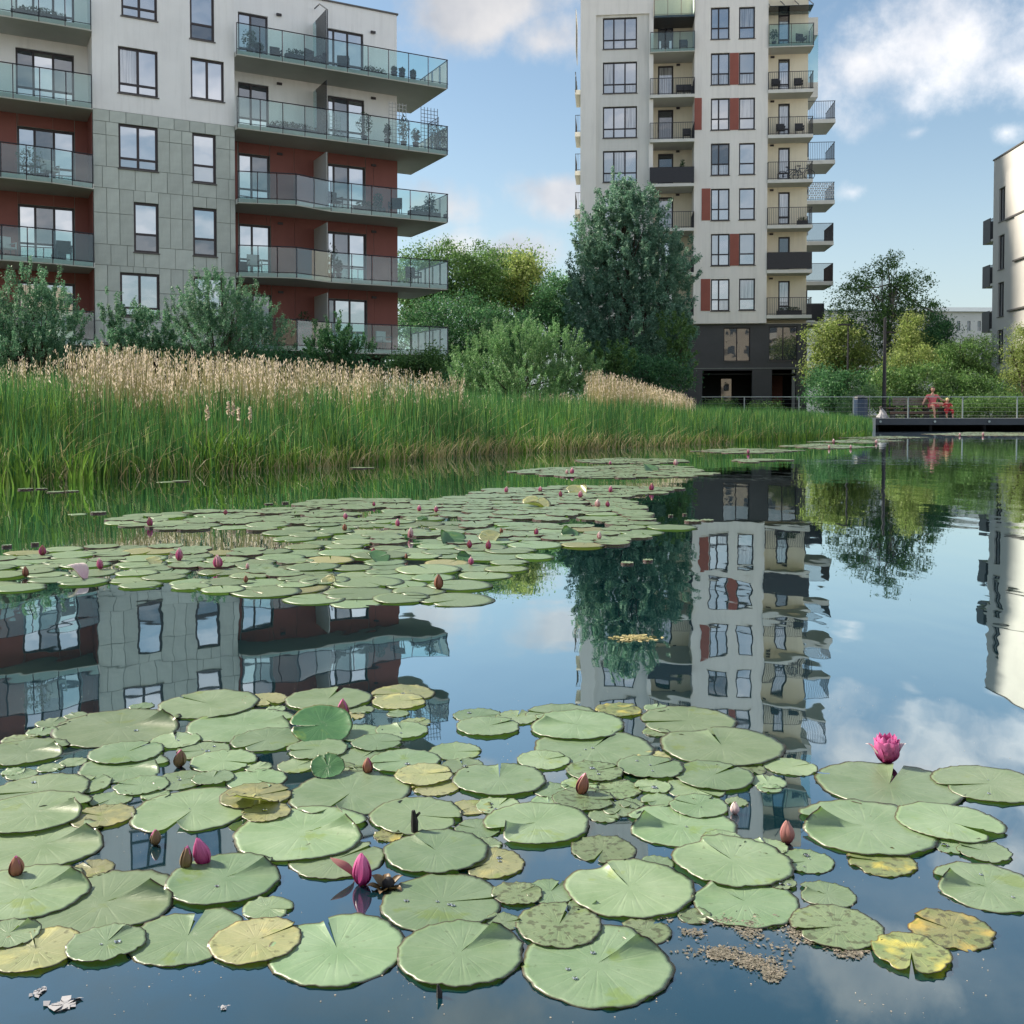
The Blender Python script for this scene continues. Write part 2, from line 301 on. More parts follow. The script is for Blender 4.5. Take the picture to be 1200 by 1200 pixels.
def piece(name, x0, x1, y0, y1, z0, z1, m, parent):      # a box piece; alike sizes share one mesh
    key = (name, m.name, round(x1-x0, 2), round(y1-y0, 3), round(z1-z0, 2))
    if key not in _boxes:
        b = MB(); e = 0; b.box(0, key[2], 0, key[3], 0, key[4]); me = b.mesh(name); me.materials.append(m); _boxes[key] = me
    return link(name, _boxes[key], None, parent, (x0, y0, z0))

class Frame:                                   # a building's own axes: x along the front, y into the building, z up
    def __init__(s, o, ang): s.o = Vector(o); s.a = ang; s.u = Vector((math.cos(ang), math.sin(ang), 0)); s.v = Vector((-math.sin(ang), math.cos(ang), 0))
    def loc(s, px, py, d=0.0):                 # pixel -> (x, z) on the vertical plane y = d
        r = ray(px, py); c = Vector((0, 0, CAM_H)); t = ((s.o + s.v*d - c).dot(s.v))/r.dot(s.v); p = c + r*t
        q = p - s.o; return q.dot(s.u), p.z
def wall(mb, x0, x1, z0, z1, y, holes, rev=0.2, m=0, mrev=None):    # wall face with real openings and their reveals
    xs = sorted({x0, x1, *[v for h in holes for v in h[:2] if x0 < v < x1]}); zs = sorted({z0, z1, *[v for h in holes for v in h[2:4] if z0 < v < z1]})
    for a, b in zip(xs, xs[1:]):
        for c, d in zip(zs, zs[1:]):
            mx_, mz = (a+b)/2, (c+d)/2
            if any(h[0] < mx_ < h[1] and h[2] < mz < h[3] for h in holes): continue
            mb.quad((a, y, c), (b, y, c), (b, y, d), (a, y, d), m)
    r = m if mrev is None else mrev
    for h in holes:
        a, b, c, d = h[:4]; a = max(a, x0); b = min(b, x1); c = max(c, z0); d = min(d, z1)
        if a >= b or c >= d: continue
        mb.quad((a, y, c), (a, y, d), (a, y+rev, d), (a, y+rev, c), r); mb.quad((b, y, c), (b, y+rev, c), (b, y+rev, d), (b, y, d), r)
        mb.quad((a, y, d), (b, y, d), (b, y+rev, d), (a, y+rev, d), r); mb.quad((a, y, c), (a, y+rev, c), (b, y+rev, c), (b, y, c), r)
def window(parent, x0, x1, z0, z1, y, cols, split, fm, panes, bar=0.085, name='window', sill=True, sub=None):
    """cols: widths of the lights; split: height share of the low fixed lights (0 = none)"""
    f = MB(); t = 0.07; yb = y+0.10
    f.box(x0, x1, yb, yb+t, z1-bar, z1); f.box(x0, x1, yb, yb+t, z0, z0+bar); f.box(x0, x0+bar, yb, yb+t, z0+bar, z1-bar); f.box(x1-bar, x1, yb, yb+t, z0+bar, z1-bar)
    zs = z0+(z1-z0)*split; tot = sum(cols); xx = x0+bar; Wd = x1-x0-2*bar; rects = []
    for i, c in enumerate(cols):
        w = Wd*c/tot; a = xx; b = xx+w; xx = b
        if i < len(cols)-1: f.box(b-bar*.55, b+bar*.55, yb-.004, yb+t+.004, z0+bar, z1-bar)
        a2 = a+(bar*.55 if i else 0); b2 = b-(bar*.55 if i < len(cols)-1 else 0)
        if split > 0: f.box(a2, b2, yb, yb+t, zs-bar*.5, zs+bar*.5); rects += [(a2, b2, zs+bar*.5, z1-bar, i, 1), (a2, b2, z0+bar, zs-bar*.5, i, 0)]
        else: rects.append((a2, b2, z0+bar, z1-bar, i, 1))
    w = f.build(name, fm, parent)
    for k, (a, b, c, d, i, up) in enumerate(rects):
        pm = panes[(i*2+(1-up)) % len(panes)]
        piece('pane', a+.001, b-.001, yb+.03, yb+.045, c+.001, d-.001, M[pm], w)
    if sill: s = MB(); s.box(x0-.04, x1+.04, y-.05, y+.098, z0-.045, z0-.006); s.build('sill', M['sill'], w)
    return w
# ================================================================ THE GROUND AND THE POND
SHORE_PX = [(-520, 590), (-300, 582), (-60, 574), (0, 568), (100, 562), (200, 556), (300, 552), (400, 546), (500, 538), (600, 531), (700, 527), (800, 522), (900, 517), (1000, 512.5), (1024, 511.5)]
SHORE = [at(x, y) for x, y in SHORE_PX]
SHX = [-60, -20, -9] + [p.x for p in SHORE] + [SHORE[-1].x+.25, 18, 40, 90]
SHY = [7.0, 7.2, 7.3] + [p.y for p in SHORE] + [44.5, 46.2, 46.5, 47]
def shore_y(x): return float(np.interp(x, SHX, SHY))
def ground_z(x, y):
    d = y - shore_y(x)
    if d < 0: return max(-0.5, -0.10 + d*0.25)
    return min(0.42, -0.10 + d*0.10) if d < 6 else 0.42
def build_ground():
    xs = sorted(set([-700, -300, -120, -80] + list(np.arange(-60, 70, 1.5)) + list(np.arange(7.0, 13.0, .25)) + [90, 140, 300, 700]))
    ys = sorted(set(list(np.arange(6.5, 30, .8)) + list(np.arange(30, 60, 1.5)) + [65, 75, 95, 130, 200, 400, 900]))
    V = [(x, y, ground_z(x, y)) for y in ys for x in xs]; n = len(xs)
    Fc = [(j*n+i, j*n+i+1, (j+1)*n+i+1, (j+1)*n+i) for j in range(len(ys)-1) for i in range(n-1)]
    tag(link('ground', mesh_np('ground', V, Fc, 4), M['soil']), kind='structure')
    # near bank behind the photographer with the opposite houses; pale gravel added to bounce light
    b = MB(); b.box(-200, 200, -300, -3.5, -0.6, 0.35); tag(b.build('near_bank', M['gravelpath']), kind='structure')
build_ground()
def water_mat():
    m = bpy.data.materials.new('pond_water'); m.use_nodes = True; nt = m.node_tree; p = nt.nodes['Principled BSDF']
    p.inputs['Base Color'].default_value = (0.002, 0.024, 0.034, 1); p.inputs['Roughness'].default_value = 0.012; p.inputs['IOR'].default_value = 1.85
    tc = N(nt, 'ShaderNodeTexCoord')
    mp = N(nt, 'ShaderNodeMapping'); mp.inputs['Scale'].default_value = (1.0, 0.55, 1); L(nt, tc.outputs['Object'], mp.inputs[0])
    a = N(nt, 'ShaderNodeTexNoise', i_Scale=3.2, i_Detail=2.0, i_Roughness=0.45); L(nt, mp.outputs[0], a.inputs['Vector'])
    c = N(nt, 'ShaderNodeTexNoise', i_Scale=13.0, i_Detail=1.0); L(nt, mp.outputs[0], c.inputs['Vector'])
    big = N(nt, 'ShaderNodeTexNoise', i_Scale=0.35, i_Detail=2.0); L(nt, tc.outputs['Object'], big.inputs['Vector'])
    k = mth(nt, 'MULTIPLY', mth(nt, 'SUBTRACT', big.outputs['Fac'], 0.30, clamp=True), 2.0)
    h = mth(nt, 'MULTIPLY', mth(nt, 'ADD', a.outputs['Fac'], mth(nt, 'MULTIPLY', c.outputs['Fac'], 0.10)), k)
    b = N(nt, 'ShaderNodeBump', i_Strength=1.0, i_Distance=0.0046); L(nt, h, b.inputs['Height']); L(nt, b.outputs[0], p.inputs['Normal'])
    p.inputs['Specular IOR Level'].default_value = 0.0; p.inputs['Roughness'].default_value = 0.9; out = nt.nodes['Material Output']
    g = N(nt, 'ShaderNodeBsdfGlossy'); g.inputs['Roughness'].default_value = 0.012; g.inputs['Color'].default_value = (0.88, 0.98, 1.0, 1); L(nt, b.outputs[0], g.inputs['Normal'])
    lw = N(nt, 'ShaderNodeLayerWeight'); lw.inputs[0].default_value = 0.5
    f = mth(nt, 'ADD', mth(nt, 'MULTIPLY', lw.outputs['Facing'], 1.70), -0.59, clamp=True)
    mx = N(nt, 'ShaderNodeMixShader'); L(nt, mth(nt, 'MAXIMUM', f, 0.05), mx.inputs[0]); L(nt, p.outputs[0], mx.inputs[1]); L(nt, g.outputs[0], mx.inputs[2]); L(nt, mx.outputs[0], out.inputs[0])
    return m
M['water'] = water_mat()
w = MB(); w.box(-200, 200, -3.5, 60, -0.02, 0.0); tag(w.build('water', M['water']), kind='structure')

# ================================================================ LEFT APARTMENT BUILDING
ANG = math.atan2(.473, .881)
LB = Frame((-16.01, 39.44, 0), ANG)
ZF = [3.42, 6.38, 9.36, 12.36, 15.30]           # balcony floors
TOPZ = 18.75
def rect(B, x0, y0, x1, y1, d):                  # pixel rectangle on the plane y = d
    xm, ym = (x0+x1)/2, (y0+y1)/2
    return (B.loc(x0, ym, d)[0], B.loc(x1, ym, d)[0], B.loc(xm, y1, d)[1], B.loc(xm, y0, d)[1])
def glass_rail(bal, pts, z, hgt=1.08, step=0.92, top=True, low=-.16):
    """posts, hand rail and one glass panel between each two posts along the polyline pts"""
    hr = MB(); up = Vector((0, 0, 1))
    for (a, b) in zip(pts, pts[1:]):
        a = Vector((*a, 0)); b = Vector((*b, 0)); d = b-a; Ln = d.length; d.normalize(); n = max(1, round(Ln/step)); nr = Vector((d.y, -d.x, 0))
        hr.tube([a+up*(z+hgt), b+up*(z+hgt)], .022, 6)
        hr.tube([a+up*(z+.03)+nr*.02, b+up*(z+.03)+nr*.02], .013, 4)
        for i in range(n):
            p = a+d*(Ln*i/n); q = a+d*(Ln*(i+1)/n)
            g = MB(); e = d*.025; gp = p+e; gq = q-e; th = nr*.006
            zs0, zs1 = z+low, z+hgt-.04
            vs = [gp-th, gq-th, gq+th, gp+th]; k = len(g.v)
            g.v += [(v.x, v.y, zs0) for v in vs]+[(v.x, v.y, zs1) for v in vs]
            g.f += [(0,3,2,1),(4,5,6,7),(0,1,5,4),(1,2,6,5),(2,3,7,6),(3,0,4,7)]; g.m += [0]*6
            g.build('glass_panel', M['rail_glass'], bal)
        for i in range(n+1):
            p = a+d*(Ln*i/n)-nr*.03; q = MB(); q.tube([p+up*(z-.17), p+up*(z+hgt)], .019, 5); q.build('post', M['rail_metal'], bal)
    hr.build('handrail', M['rail_metal'], bal)
def build_left():
    root = empty('apartment_building', LB.o, ANG, 'white, grey stone and terracotta apartment block with glass balconies behind the reeds', 'building')
    xe = LB.loc(465, 60, 1.7)[0]; xL3 = LB.loc(275.5, 200, 0)[0]; xb = LB.loc(524, 200, -0.3)[0]
    x0L = -9.0
    # windows of the flat middle front
    W1 = [(142,-29,184,21.5),(138.5,57,185,111.5),(139,147,185,199),(157,238,186,296),(141,320.5,187,371)]
    W2 = [(222.5,-22,251,47),(223.5,69.5,262.5,117),(225.5,157,253,214.5),(226.5,244,254,300),(227,325,262,373)]
    lay1 = [([1,1],.24,['pane']),([1,1],.22,['curtain','pane','pane','pane']),([1,1],.24,['pane','pane_blind']),([1],.37,['pane','pane_dark']),([1,1],.2,['pane'])]
    lay2 = [([1],.27,['pane','pane_dark']),([1,1],0,['pane','pane_blind']),([1],.36,['pane','curtain_plain']),([1],.36,['pane','pane_dark']),([1,1],.2,['pane'])]
    holes = []; wins = []
    for Wn, ly in ((W1, lay1), (W2, lay2)):
        for r_, l_ in zip(Wn, ly):
            h = rect(LB, *r_, 0); holes.append(h); wins.append((h, l_))
    zs = ZF[3]-.06
    wl = MB(); wall(wl, 0, xL3, zs, TOPZ, 0, holes, .22); 
    # the set back parts: white above, terracotta below
    dh = []; DL = [(18,-30,87,40),(18.5,57,87,125),(20.5,146,87.5,214),(21.5,236,87.5,305),(22,322,88,398)]
    DLr = []
    for k, r_ in enumerate(DL):
        h = list(rect(LB, *r_, 1.6)); h[2] = ZF[4-k]+.02; h[3] = ZF[4-k]+2.32; DLr.append(h)
    D3 = [(279,9,314),(279,89,315),(279.5,172,316),(280,255,317),(281,335,318)]; D3b = [(384,27,426),(384,104,427),(384,184,428),(384,265,429),(385,340,430)]
    D3r = []
    for Dn in (D3, D3b):
        for k, (a, t, b) in enumerate(Dn):
            h = list(rect(LB, a, t, b, t+60, 1.7)); h[2] = ZF[4-k]+.02; h[3] = ZF[4-k]+2.32; D3r.append((h, k, Dn is D3b))
    wall(wl, x0L, 0, zs, TOPZ, 1.6, DLr, .15); wall(wl, xL3, xe, zs, TOPZ, 1.7, [d[0] for d in D3r], .15)
    wl.quad((0, .002, zs), (0, 1.6, zs), (0, 1.6, TOPZ), (0, .002, TOPZ)); wl.quad((xL3, .002, zs), (xL3, .002, TOPZ), (xL3, 1.7, TOPZ), (xL3, 1.7, zs))
    wl.quad((xe, 1.7, 3.4), (xe, 13, 3.4), (xe, 13, TOPZ), (xe, 1.7, TOPZ)); wl.quad((x0L, 1.6, 3.4), (x0L, 1.6, TOPZ), (x0L, 13, TOPZ), (x0L, 13, 3.4))
    wl.quad((x0L, 13, 3.4), (x0L, 13, TOPZ), (xe, 13, TOPZ), (xe, 13, 3.4)); wl.quad((x0L, 1.6, TOPZ), (xe, 1.7, TOPZ), (xe, 13, TOPZ), (x0L, 13, TOPZ))
    wl.build('wall', M['white'], root)
    cp = MB(); cp.box(xL3, xe+.06, 1.64, 2.0, TOPZ+.002, TOPZ+.07); cp.box(-.04, xL3+.04, -.05, .3, TOPZ+.002, TOPZ+.07); cp.build('parapet_cap', M['sill'], root)
    # cream plaster behind the two upper balconies, terracotta panels behind the lower ones
    tw = MB(); wall(tw, x0L, 0, 3.4, zs, 1.6, DLr, .15); wall(tw, xL3, xe, 3.4, zs, 1.7, [d[0] for d in D3r], .15); tw.quad((-.01, .06, 3.4), (-.01, 1.6, 3.4), (-.01, 1.6, zs), (-.01, .06, zs))
    tw.quad((xL3+.01, .06, 3.4), (xL3+.01, .06, zs), (xL3+.01, 1.7, zs), (xL3+.01, 1.7, 3.4))
    tww = tw.build('recessed_wall', M['joint'], root)
    def tpanels(xa, xb_, y, hol, x_start):
        for k in range(3):
            za, zb = ZF[k]+.02, ZF[k+1]-.21
            cuts = [xa] + [v for v in np.arange(x_start, xb_, 1.22) if xa+.2 < v < xb_-.2] + [xb_]
            hk = [h for h in hol if h[2] < (za+zb)/2 < h[3]]
            for a, b in zip(cuts, cuts[1:]):
                segs = [(a, b, za, zb)]
                for h in hk:
                    ns = []
                    for (p, q, c, d) in segs:
                        if h[1] <= p or h[0] >= q: ns.append((p, q, c, d)); continue
                        if h[0]-p > .05: ns.append((p, h[0]-.01, c, d))
                        if q-h[1] > .05: ns.append((h[1]+.01, q, c, d))
                        if d-h[3] > .1: ns.append((max(p, h[0]), min(q, h[1]), h[3]+.01, d))
                    segs = ns
                for (p, q, c, d) in segs: piece('terracotta_panel', p+.006, q-.006, y-.025, y-.003, c, d, M['terra'], tww)
    tpanels(x0L+.01, -.03, 1.6, DLr, x0L+.4); tpanels(xL3+.02, xe, 1.7, [d[0] for d in D3r], xL3+.5)
    piece('terracotta_panel', -.037, -.012, .07, 1.57, 3.4, zs, M['terra'], tww)
    # grey stone panels over the lower middle front
    bk = MB(); wall(bk, 0, xL3, 3.38, zs-.002, .03, holes, .2, mrev=0); bk.quad((0, .03, 3.38), (0, .06, 3.38), (0, .06, zs), (0, .03, zs)); bk.box(0.0, xL3, .06, 1.5, 3.30, 3.379)
    sw = bk.build('stone_wall', M['joint'], root)
    zc = [3.38]
    for k in range(3):
        base = ZF[k]
        zc += [base+.78, base+1.98, base+2.96-.02] if k else [base+.80, base+1.95, base+2.94]
    zc[-1] = zs-.45; zc.append(zs-.004); zc = sorted(zc)
    for r_, (c, d) in enumerate(zip(zc, zc[1:])):
        hs = [h for h in holes if h[2] < d-.05 and h[3] > c+.05]
        if not hs or r_ % 3 == 0: wd, off = .60, (.0 if r_ % 2 else .32)
        else: wd, off = .47, 0.0
        x = off-wd if off else 0.0; xs = []
        while x < xL3: xs.append(x); x += wd
        xs = [max(0, v) for v in xs]+[xL3]
        for h in hs: xs = [v for v in xs if not (abs(v-h[0]) < .16 or abs(v-h[1]) < .16)] + [h[0], h[1]]
        xs = sorted(set(round(v, 3) for v in xs+[0, xL3]))
        for a, b in zip(xs, xs[1:]):
            if b-a < .03: continue
            segs = [(c, d)]
            for h in hs:
                if h[0]-.01 < (a+b)/2 < h[1]+.01:
                    ns = []
                    for (p, q) in segs:
                        if h[2]-p > .06: ns.append((p, min(q, h[2]-.05)))
                        if q-h[3] > .06: ns.append((max(p, h[3]+.006), q))
                    segs = ns
            for (p, q) in segs:
                if q-p > .05: piece('stone_panel', a+.008, b-.008, -.004+random.choice((0, .003, -.003)), .026, p+.008, q-.008, M['stone'], sw)
    for h, (cols, sp, pn) in wins: window(root, *h, 0, cols, sp, M['frame'], pn)
    for k, h in enumerate(DLr): window(root, *h, 1.6, [.9, 1.15, 1.1], .36, M['frame'], [['pane'], ['pane_dark','pane','pane','pane','pane_dark','pane'], ['pane','pane','pane_dark','pane'], ['pane','pane','pane_dark','pane','pane'], ['pane']][k], .075, 'balcony_door', False)
    for h, k, second in D3r:
        if not second: window(root, *h, 1.7, [.8, 1.1], .36, M['frame'], [['pane','pane','pane_dark','pane_dark'],['pane_dark','pane'],['pane','pane','pane_dark','pane'],['pane'],['pane_dark']][k], .075, 'balcony_door', False)
        else: window(root, *h, 1.7, [.35, 1, 1], .36, M['frame'], [['pane'],['pane','pane','pane_dark','pane_dark'],['pane','pane','pane_dark','pane_dark','pane'],['pane','pane','pane_dark','pane_dark','pane'],['pane_dark','pane','pane']][k], .075, 'balcony_door', False)
    # ground floor in the dark, with its columns
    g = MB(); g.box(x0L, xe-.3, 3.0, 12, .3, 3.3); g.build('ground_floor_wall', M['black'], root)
    sl = MB(); sl.box(x0L, xe, 1.5, 12.9, 3.2, 3.39); sl.build('floor_slab', M['concrete'], root)
    for x in np.arange(x0L+1, xe, 3.4): c = MB(); c.tube([(x, 1.9, .3), (x, 1.9, 3.25)], .16, 10); c.build('column', M['darkbase'], root)
    # balconies
    xk = LB.loc(342, 240, -.3)[0]; xk2 = LB.loc(388, 240, -.3)[0]; xa = LB.loc(278.5, 200, -.3)[0]
    for k, z in enumerate(ZF):
        low = k < 3
        poly = [(xa, -.3)] + ([(xk, -.3-.62), (xk2, -.3)] if low else []) + [(xb, -.3), (xb, 3.9), (xe+.01, 3.9), (xe+.01, 1.69), (xL3+.02, 1.69), (xL3+.02, -.02), (xa, -.02)]
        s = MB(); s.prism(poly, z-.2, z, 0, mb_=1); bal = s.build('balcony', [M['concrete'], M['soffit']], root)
        fr = [(xa, -.33)] + ([(xk, -.95), (xk2, -.33)] if low else []) + [(xb+.02, -.33), (xb+.02, 3.9)]
        glass_rail(bal, fr, z)
        poly = [(x0L, -.3)] + ([(-5.2, -.3), (-3.2, -.75), (-1.5, -.62)] if low else []) + [(-.02, -.3), (-.02, 1.59), (x0L, 1.59)]
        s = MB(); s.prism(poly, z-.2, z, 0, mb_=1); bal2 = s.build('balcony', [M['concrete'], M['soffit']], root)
        glass_rail(bal2, [(x0L, -.33)] + ([(-5.2, -.33), (-3.2, -.78), (-1.5, -.65)] if low else []) + [(-.06, -.33)], z)
        # partition screen between the two flats
        xp = LB.loc(384, 200, -.2)[0]; p = MB(); p.box(xp-.03, xp, -.15, 1.66, z+.02, z+2.35); p.build('partition_screen', M['rail_glass'] if k > 2 else M['soffit'], root)
        for (fx, y_) in ((327, 1.7), (437, 1.7)):
            xv = LB.loc(fx, 100, y_)[0]; v = MB(); v.box(xv-.11, xv+.11, y_-.09, y_-.028, z+2.42-(0 if low else .0), z+2.52); v.build('wall_lamp', M['frame'], root)
    u = MB(); xp = LB.loc(384, 20, -.2)[0]; u.tube([(xp, -.15, ZF[4]+2.35), (xp, .9, ZF[4]+2.95), (xp, 1.6, ZF[4]+3.0)], .03, 5); u.tube([(xp, -.15, ZF[4]+2.35), (xp-.0, -.15, ZF[4]+.0)], .025, 5); u.build('screen_bracket', M['rail_metal'], root)
    return root, xa, xb, xe, xL3
LROOT, L_xa, L_xb, L_xe, L_x3 = build_left()

# things standing on the balconies of the left building
def wpt(B, x, y, z): p = B.o + B.u*x + B.v*y; return (p.x, p.y, z)
def leaf_cloud(n, c, r, size, seed=0, up=0.0):
    g = np.random.default_rng(seed); p = g.normal(size=(n, 3)); p /= np.linalg.norm(p, axis=1)[:, None]; p *= (g.random(n)**.4)[:, None]
    return leaves_mesh(np.array(c)+p*np.array(r), size, g, up)
def leaves_mesh(P, size, g, up=0.3, aspect=.45):
    n = len(P); d = g.normal(size=(n, 3)); d[:, 2] += up; d /= np.linalg.norm(d, axis=1)[:, None]
    a = g.normal(size=(n, 3)); s = np.cross(d, a); s /= (np.linalg.norm(s, axis=1)[:, None]+1e-9); nn = np.cross(d, s)
    sz = (size*(.6+.8*g.random(n)))[:, None]
    V = np.empty((n, 4, 3)); V[:, 0] = P-d*sz*.5; V[:, 1] = P+s*sz*aspect*.5+nn*sz*.08; V[:, 2] = P+d*sz*.5; V[:, 3] = P-s*sz*aspect*.5+nn*sz*.08
    return mesh_np('leaves', V.reshape(-1, 3), np.arange(4*n).reshape(-1, 4), 4)
def potted_plant(B, x, y, z, h, r, label, seed, group='potted plants on the balconies'):
    t = empty('potted_plant', wpt(B, x, y, z), B.a, label, 'potted plant', group)
    p = MB(); p.lathe([(.10, 0), (.14, .24), (.155, .25), (.155, .28), (.12, .28)], 10); p.build('pot', M['pot'], t)
    s = MB(); s.tube([(0, 0, .2), (.01, 0, h*.6)], .012, 5); s.build('stem', M['bark'], t)
    link('foliage', leaf_cloud(260, (0, 0, .28+(h-.28)*.55), (r, r, (h-.28)*.55), .11, seed, .5), M['greenplant'], t)
def balcony_chair(B, x, y, z, rz, label, m='rattan', sc=1.0):
    t = empty('balcony_chair', wpt(B, x, y, z), B.a+rz, label, 'chair', 'chairs on the balconies'); t.scale = (sc,)*3
    s = MB(); s.box(-.26, .26, -.25, .25, .40, .46); s.build('seat', M[m], t)
    s = MB(); s.box(-.26, .26, .22, .28, .464, .90); s.build('backrest', M[m], t)
    for a in (-.24, .24):
        for b in (-.22, .22): s = MB(); s.tube([(a, b, 0), (a, b, .40)], .018, 5); s.build('leg', M['rail_metal'], t)
        s = MB(); s.box(a-.03, a+.03, -.24, .21, .62, .65); s.box(a-.02, a+.02, -.24, -.20, .462, .62); s.build('armrest', M[m], t)
def planter_box(B, x, y, z, w_, label, seed):
    t = empty('planter_box', wpt(B, x, y, z), B.a, label, 'planter', 'planter boxes on the balconies')
    p = MB(); p.box(-w_/2, w_/2, -.13, .13, 0, .32); p.build('box', M['pot'], t)
    link('foliage', leaf_cloud(int(260*w_), (0, 0, .42), (w_/2, .15, .16), .09, seed, .6), M['greenplant'], t)
def trellis(B, x, y, z, w_, h, label, m='trellis', rz=0):
    t = MB()
    for i in range(int(w_/.16)+1): t.box(-w_/2+i*.16-.01, -w_/2+i*.16+.01, -.01, .01, 0, h)
    for j in range(int(h/.16)+1): t.box(-w_/2, w_/2, .0105, .02, j*.16, j*.16+.02)
    o = t.build('trellis', M[m], None, wpt(B, x, y, z)); o.rotation_euler = (0, 0, B.a+rz); tag(o, label, 'trellis', 'garden trellises on a balcony')
def X(px, z, y=.3): return LB.loc(px, LBpy(z), y)[0]
def LBpy(z): return 484-(z-.65)/44*1200
potted_plant(LB, X(292, 15.3), .2, ZF[4], 1.05, .32, 'bushy green plant at the left end of the top balcony', 1)
potted_plant(LB, X(303, 15.3), .25, ZF[4], .6, .2, 'small pale plant beside the bushy plant on the top balcony', 2)
balcony_chair(LB, X(325, 15.3), .5, ZF[4], 0, 'low dark chair before the white wall of the top balcony', sc=.8)
balcony_chair(LB, X(370, 15.3), .6, ZF[4], .5, 'dark rattan chair left of the screen on the top balcony')
planter_box(LB, X(345, 15.3), .1, ZF[4], .9, 'planter with thin stems in the middle of the top balcony', 4)
balcony_chair(LB, X(405, 15.3), .6, ZF[4], -.3, 'grey lounge chair right of the screen on the top balcony', 'pot')
planter_box(LB, X(440, 15.3), .6, ZF[4], 1.2, 'long low planter on the right part of the top balcony', 5)
for i, px in enumerate((459, 468, 481)): potted_plant(LB, X(px, 15.3), .0, ZF[4], .5, .13, 'small potted plant, %s of three behind the glass at the right of the top balcony' % ('leftmost', 'middle', 'rightmost')[i], 10+i)
planter_box(LB, X(345, 12.4), .5, ZF[3], 2.2, 'long dark bench planter on the left part of the second balcony from the top', 6)
potted_plant(LB, X(425, 12.4), .1, ZF[3], 1.25, .38, 'bushy potted plant before the glass door of the second balcony', 20)
potted_plant(LB, X(452, 12.4), .1, ZF[3], .9, .16, 'tall dark pot with clipped plant on the second balcony', 21)
potted_plant(LB, X(471, 12.4), .1, ZF[3], 1.35, .3, 'climbing plant on the pale trellis of the second balcony', 22)
potted_plant(LB, X(484, 12.4), .0, ZF[3], .85, .22, 'round dark potted bush between the trellises', 23)
potted_plant(LB, X(514, 12.4), .3, ZF[3], 1.2, .4, 'dark bushy plant in the right corner of the second balcony', 24)
trellis(LB, X(392, 12.4), .2, ZF[3], .5, 1.1, 'low white trellis beside the screen on the second balcony')
trellis(LB, X(466, 12.4), .3, ZF[3], .8, 2.0, 'tall pale trellis by the wall corner on the second balcony')
trellis(LB, X(500, 12.4), .0, ZF[3], .8, 1.9, 'tall grey trellis near the right corner of the second balcony', 'greytrellis')
trellis(LB, X(514, 12.4), .9, ZF[3], 1.2, 1.65, 'grey trellis on the side railing of the second balcony', 'greytrellis', math.pi/2)
balcony_chair(LB, X(395, 9.4), .6, ZF[2], .3, 'grey chair right of the screen on the third balcony', 'pot')
planter_box(LB, X(435, 9.4), .5, ZF[2], 1.4, 'grey lounge planter in the middle of the third balcony', 7)
balcony_chair(LB, X(465, 9.4), .5, ZF[2], -.6, 'dark brown rattan chair near the corner of the third balcony')
planter_box(LB, X(497, 9.4), .3, ZF[2], 1.5, 'wide brown planter in the right corner of the third balcony', 8)
potted_plant(LB, X(503, 9.4), .2, ZF[2], 1.1, .28, 'pompon shaped plant over the wide brown planter', 31)
potted_plant(LB, X(443, 9.4), .3, ZF[2], .9, .22, 'round green plant behind the glass of the third balcony', 32)
potted_plant(LB, X(388, 6.4), .4, ZF[1], 1.5, .35, 'dark bushy plant right of the screen on the fourth balcony', 33)
potted_plant(LB, X(395, 6.4), .1, ZF[1], .8, .2, 'small plant beside the dark bushy plant on the fourth balcony', 34)
balcony_chair(LB, X(300, 6.4), .5, ZF[1], 0, 'white chair at the left end of the fourth balcony', 'trellis')
balcony_chair(LB, X(490, 6.4), .8, ZF[1], .3, 'dark chair behind the glass at the right of the fourth balcony')
potted_plant(LB, X(358, 3.5), .5, ZF[0], 1.5, .35, 'tall reddish plant on the lowest balcony left of the screen', 35)
balcony_chair(LB, X(455, 3.5), .8, ZF[0], .3, 'white chair on the lowest balcony', 'trellis')
def lb2(px, z, y=.6): return LB.loc(px, 484-(z-.65)/38.6*1200, y)[0]
potted_plant(LB, lb2(35, 9.4), .4, ZF[2], 1.2, .55, 'large bluish bush in a pot on the left balcony beside the stone wall', 36)
balcony_chair(LB, lb2(58, 9.4), .3, ZF[2], 0.4, 'white folding chair beside the large potted bush', 'trellis')
balcony_chair(LB, lb2(8, 6.4), .5, ZF[1], 0.4, 'white deck chair at the left edge of the picture, on the fourth balcony', 'trellis')
balcony_chair(LB, lb2(75, 6.4), .5, ZF[1], 0, 'dark low chair before the door on the left fourth balcony')
planter_box(LB, lb2(45, 15.3), .3, ZF[4], 1.9, 'pale long box on the topmost left balcony', 9)

# ================================================================ TOWER
TA = rad(-5.5); c0 = atD(813, 260, 68.0)
TB = Frame((c0.x, c0.y, 0), TA)
def bar_rail(bal, x0, x1, y0, y1, z, h=1.05, solid=None, m='railblack', step=.115, sides=True, sn='railing'):
    r = MB(); r.box(x0, x1, y0, y0+.03, z+h-.035, z+h); r.box(x0, x1, y0, y0+.03, z+.05, z+.08)
    if solid: r.box(x0+.01, x1-.01, y0+.005, y0+.025, z+.085, z+h-.04)
    else:
        for x in np.arange(x0+.02, x1, step): r.box(x-.009, x+.009, y0+.006, y0+.024, z-.12, z+h-.036)
    if sides:
        for xx in (x0, x1-.03):
            r.box(xx, xx+.03, y0+.031, y1, z+h-.035, z+h)
            for y in np.arange(y0+.1, y1, step*1.3): r.box(xx+.006, xx+.024, y-.009, y+.009, z-.0, z+h-.036)
    r.build(sn, M[m], bal)
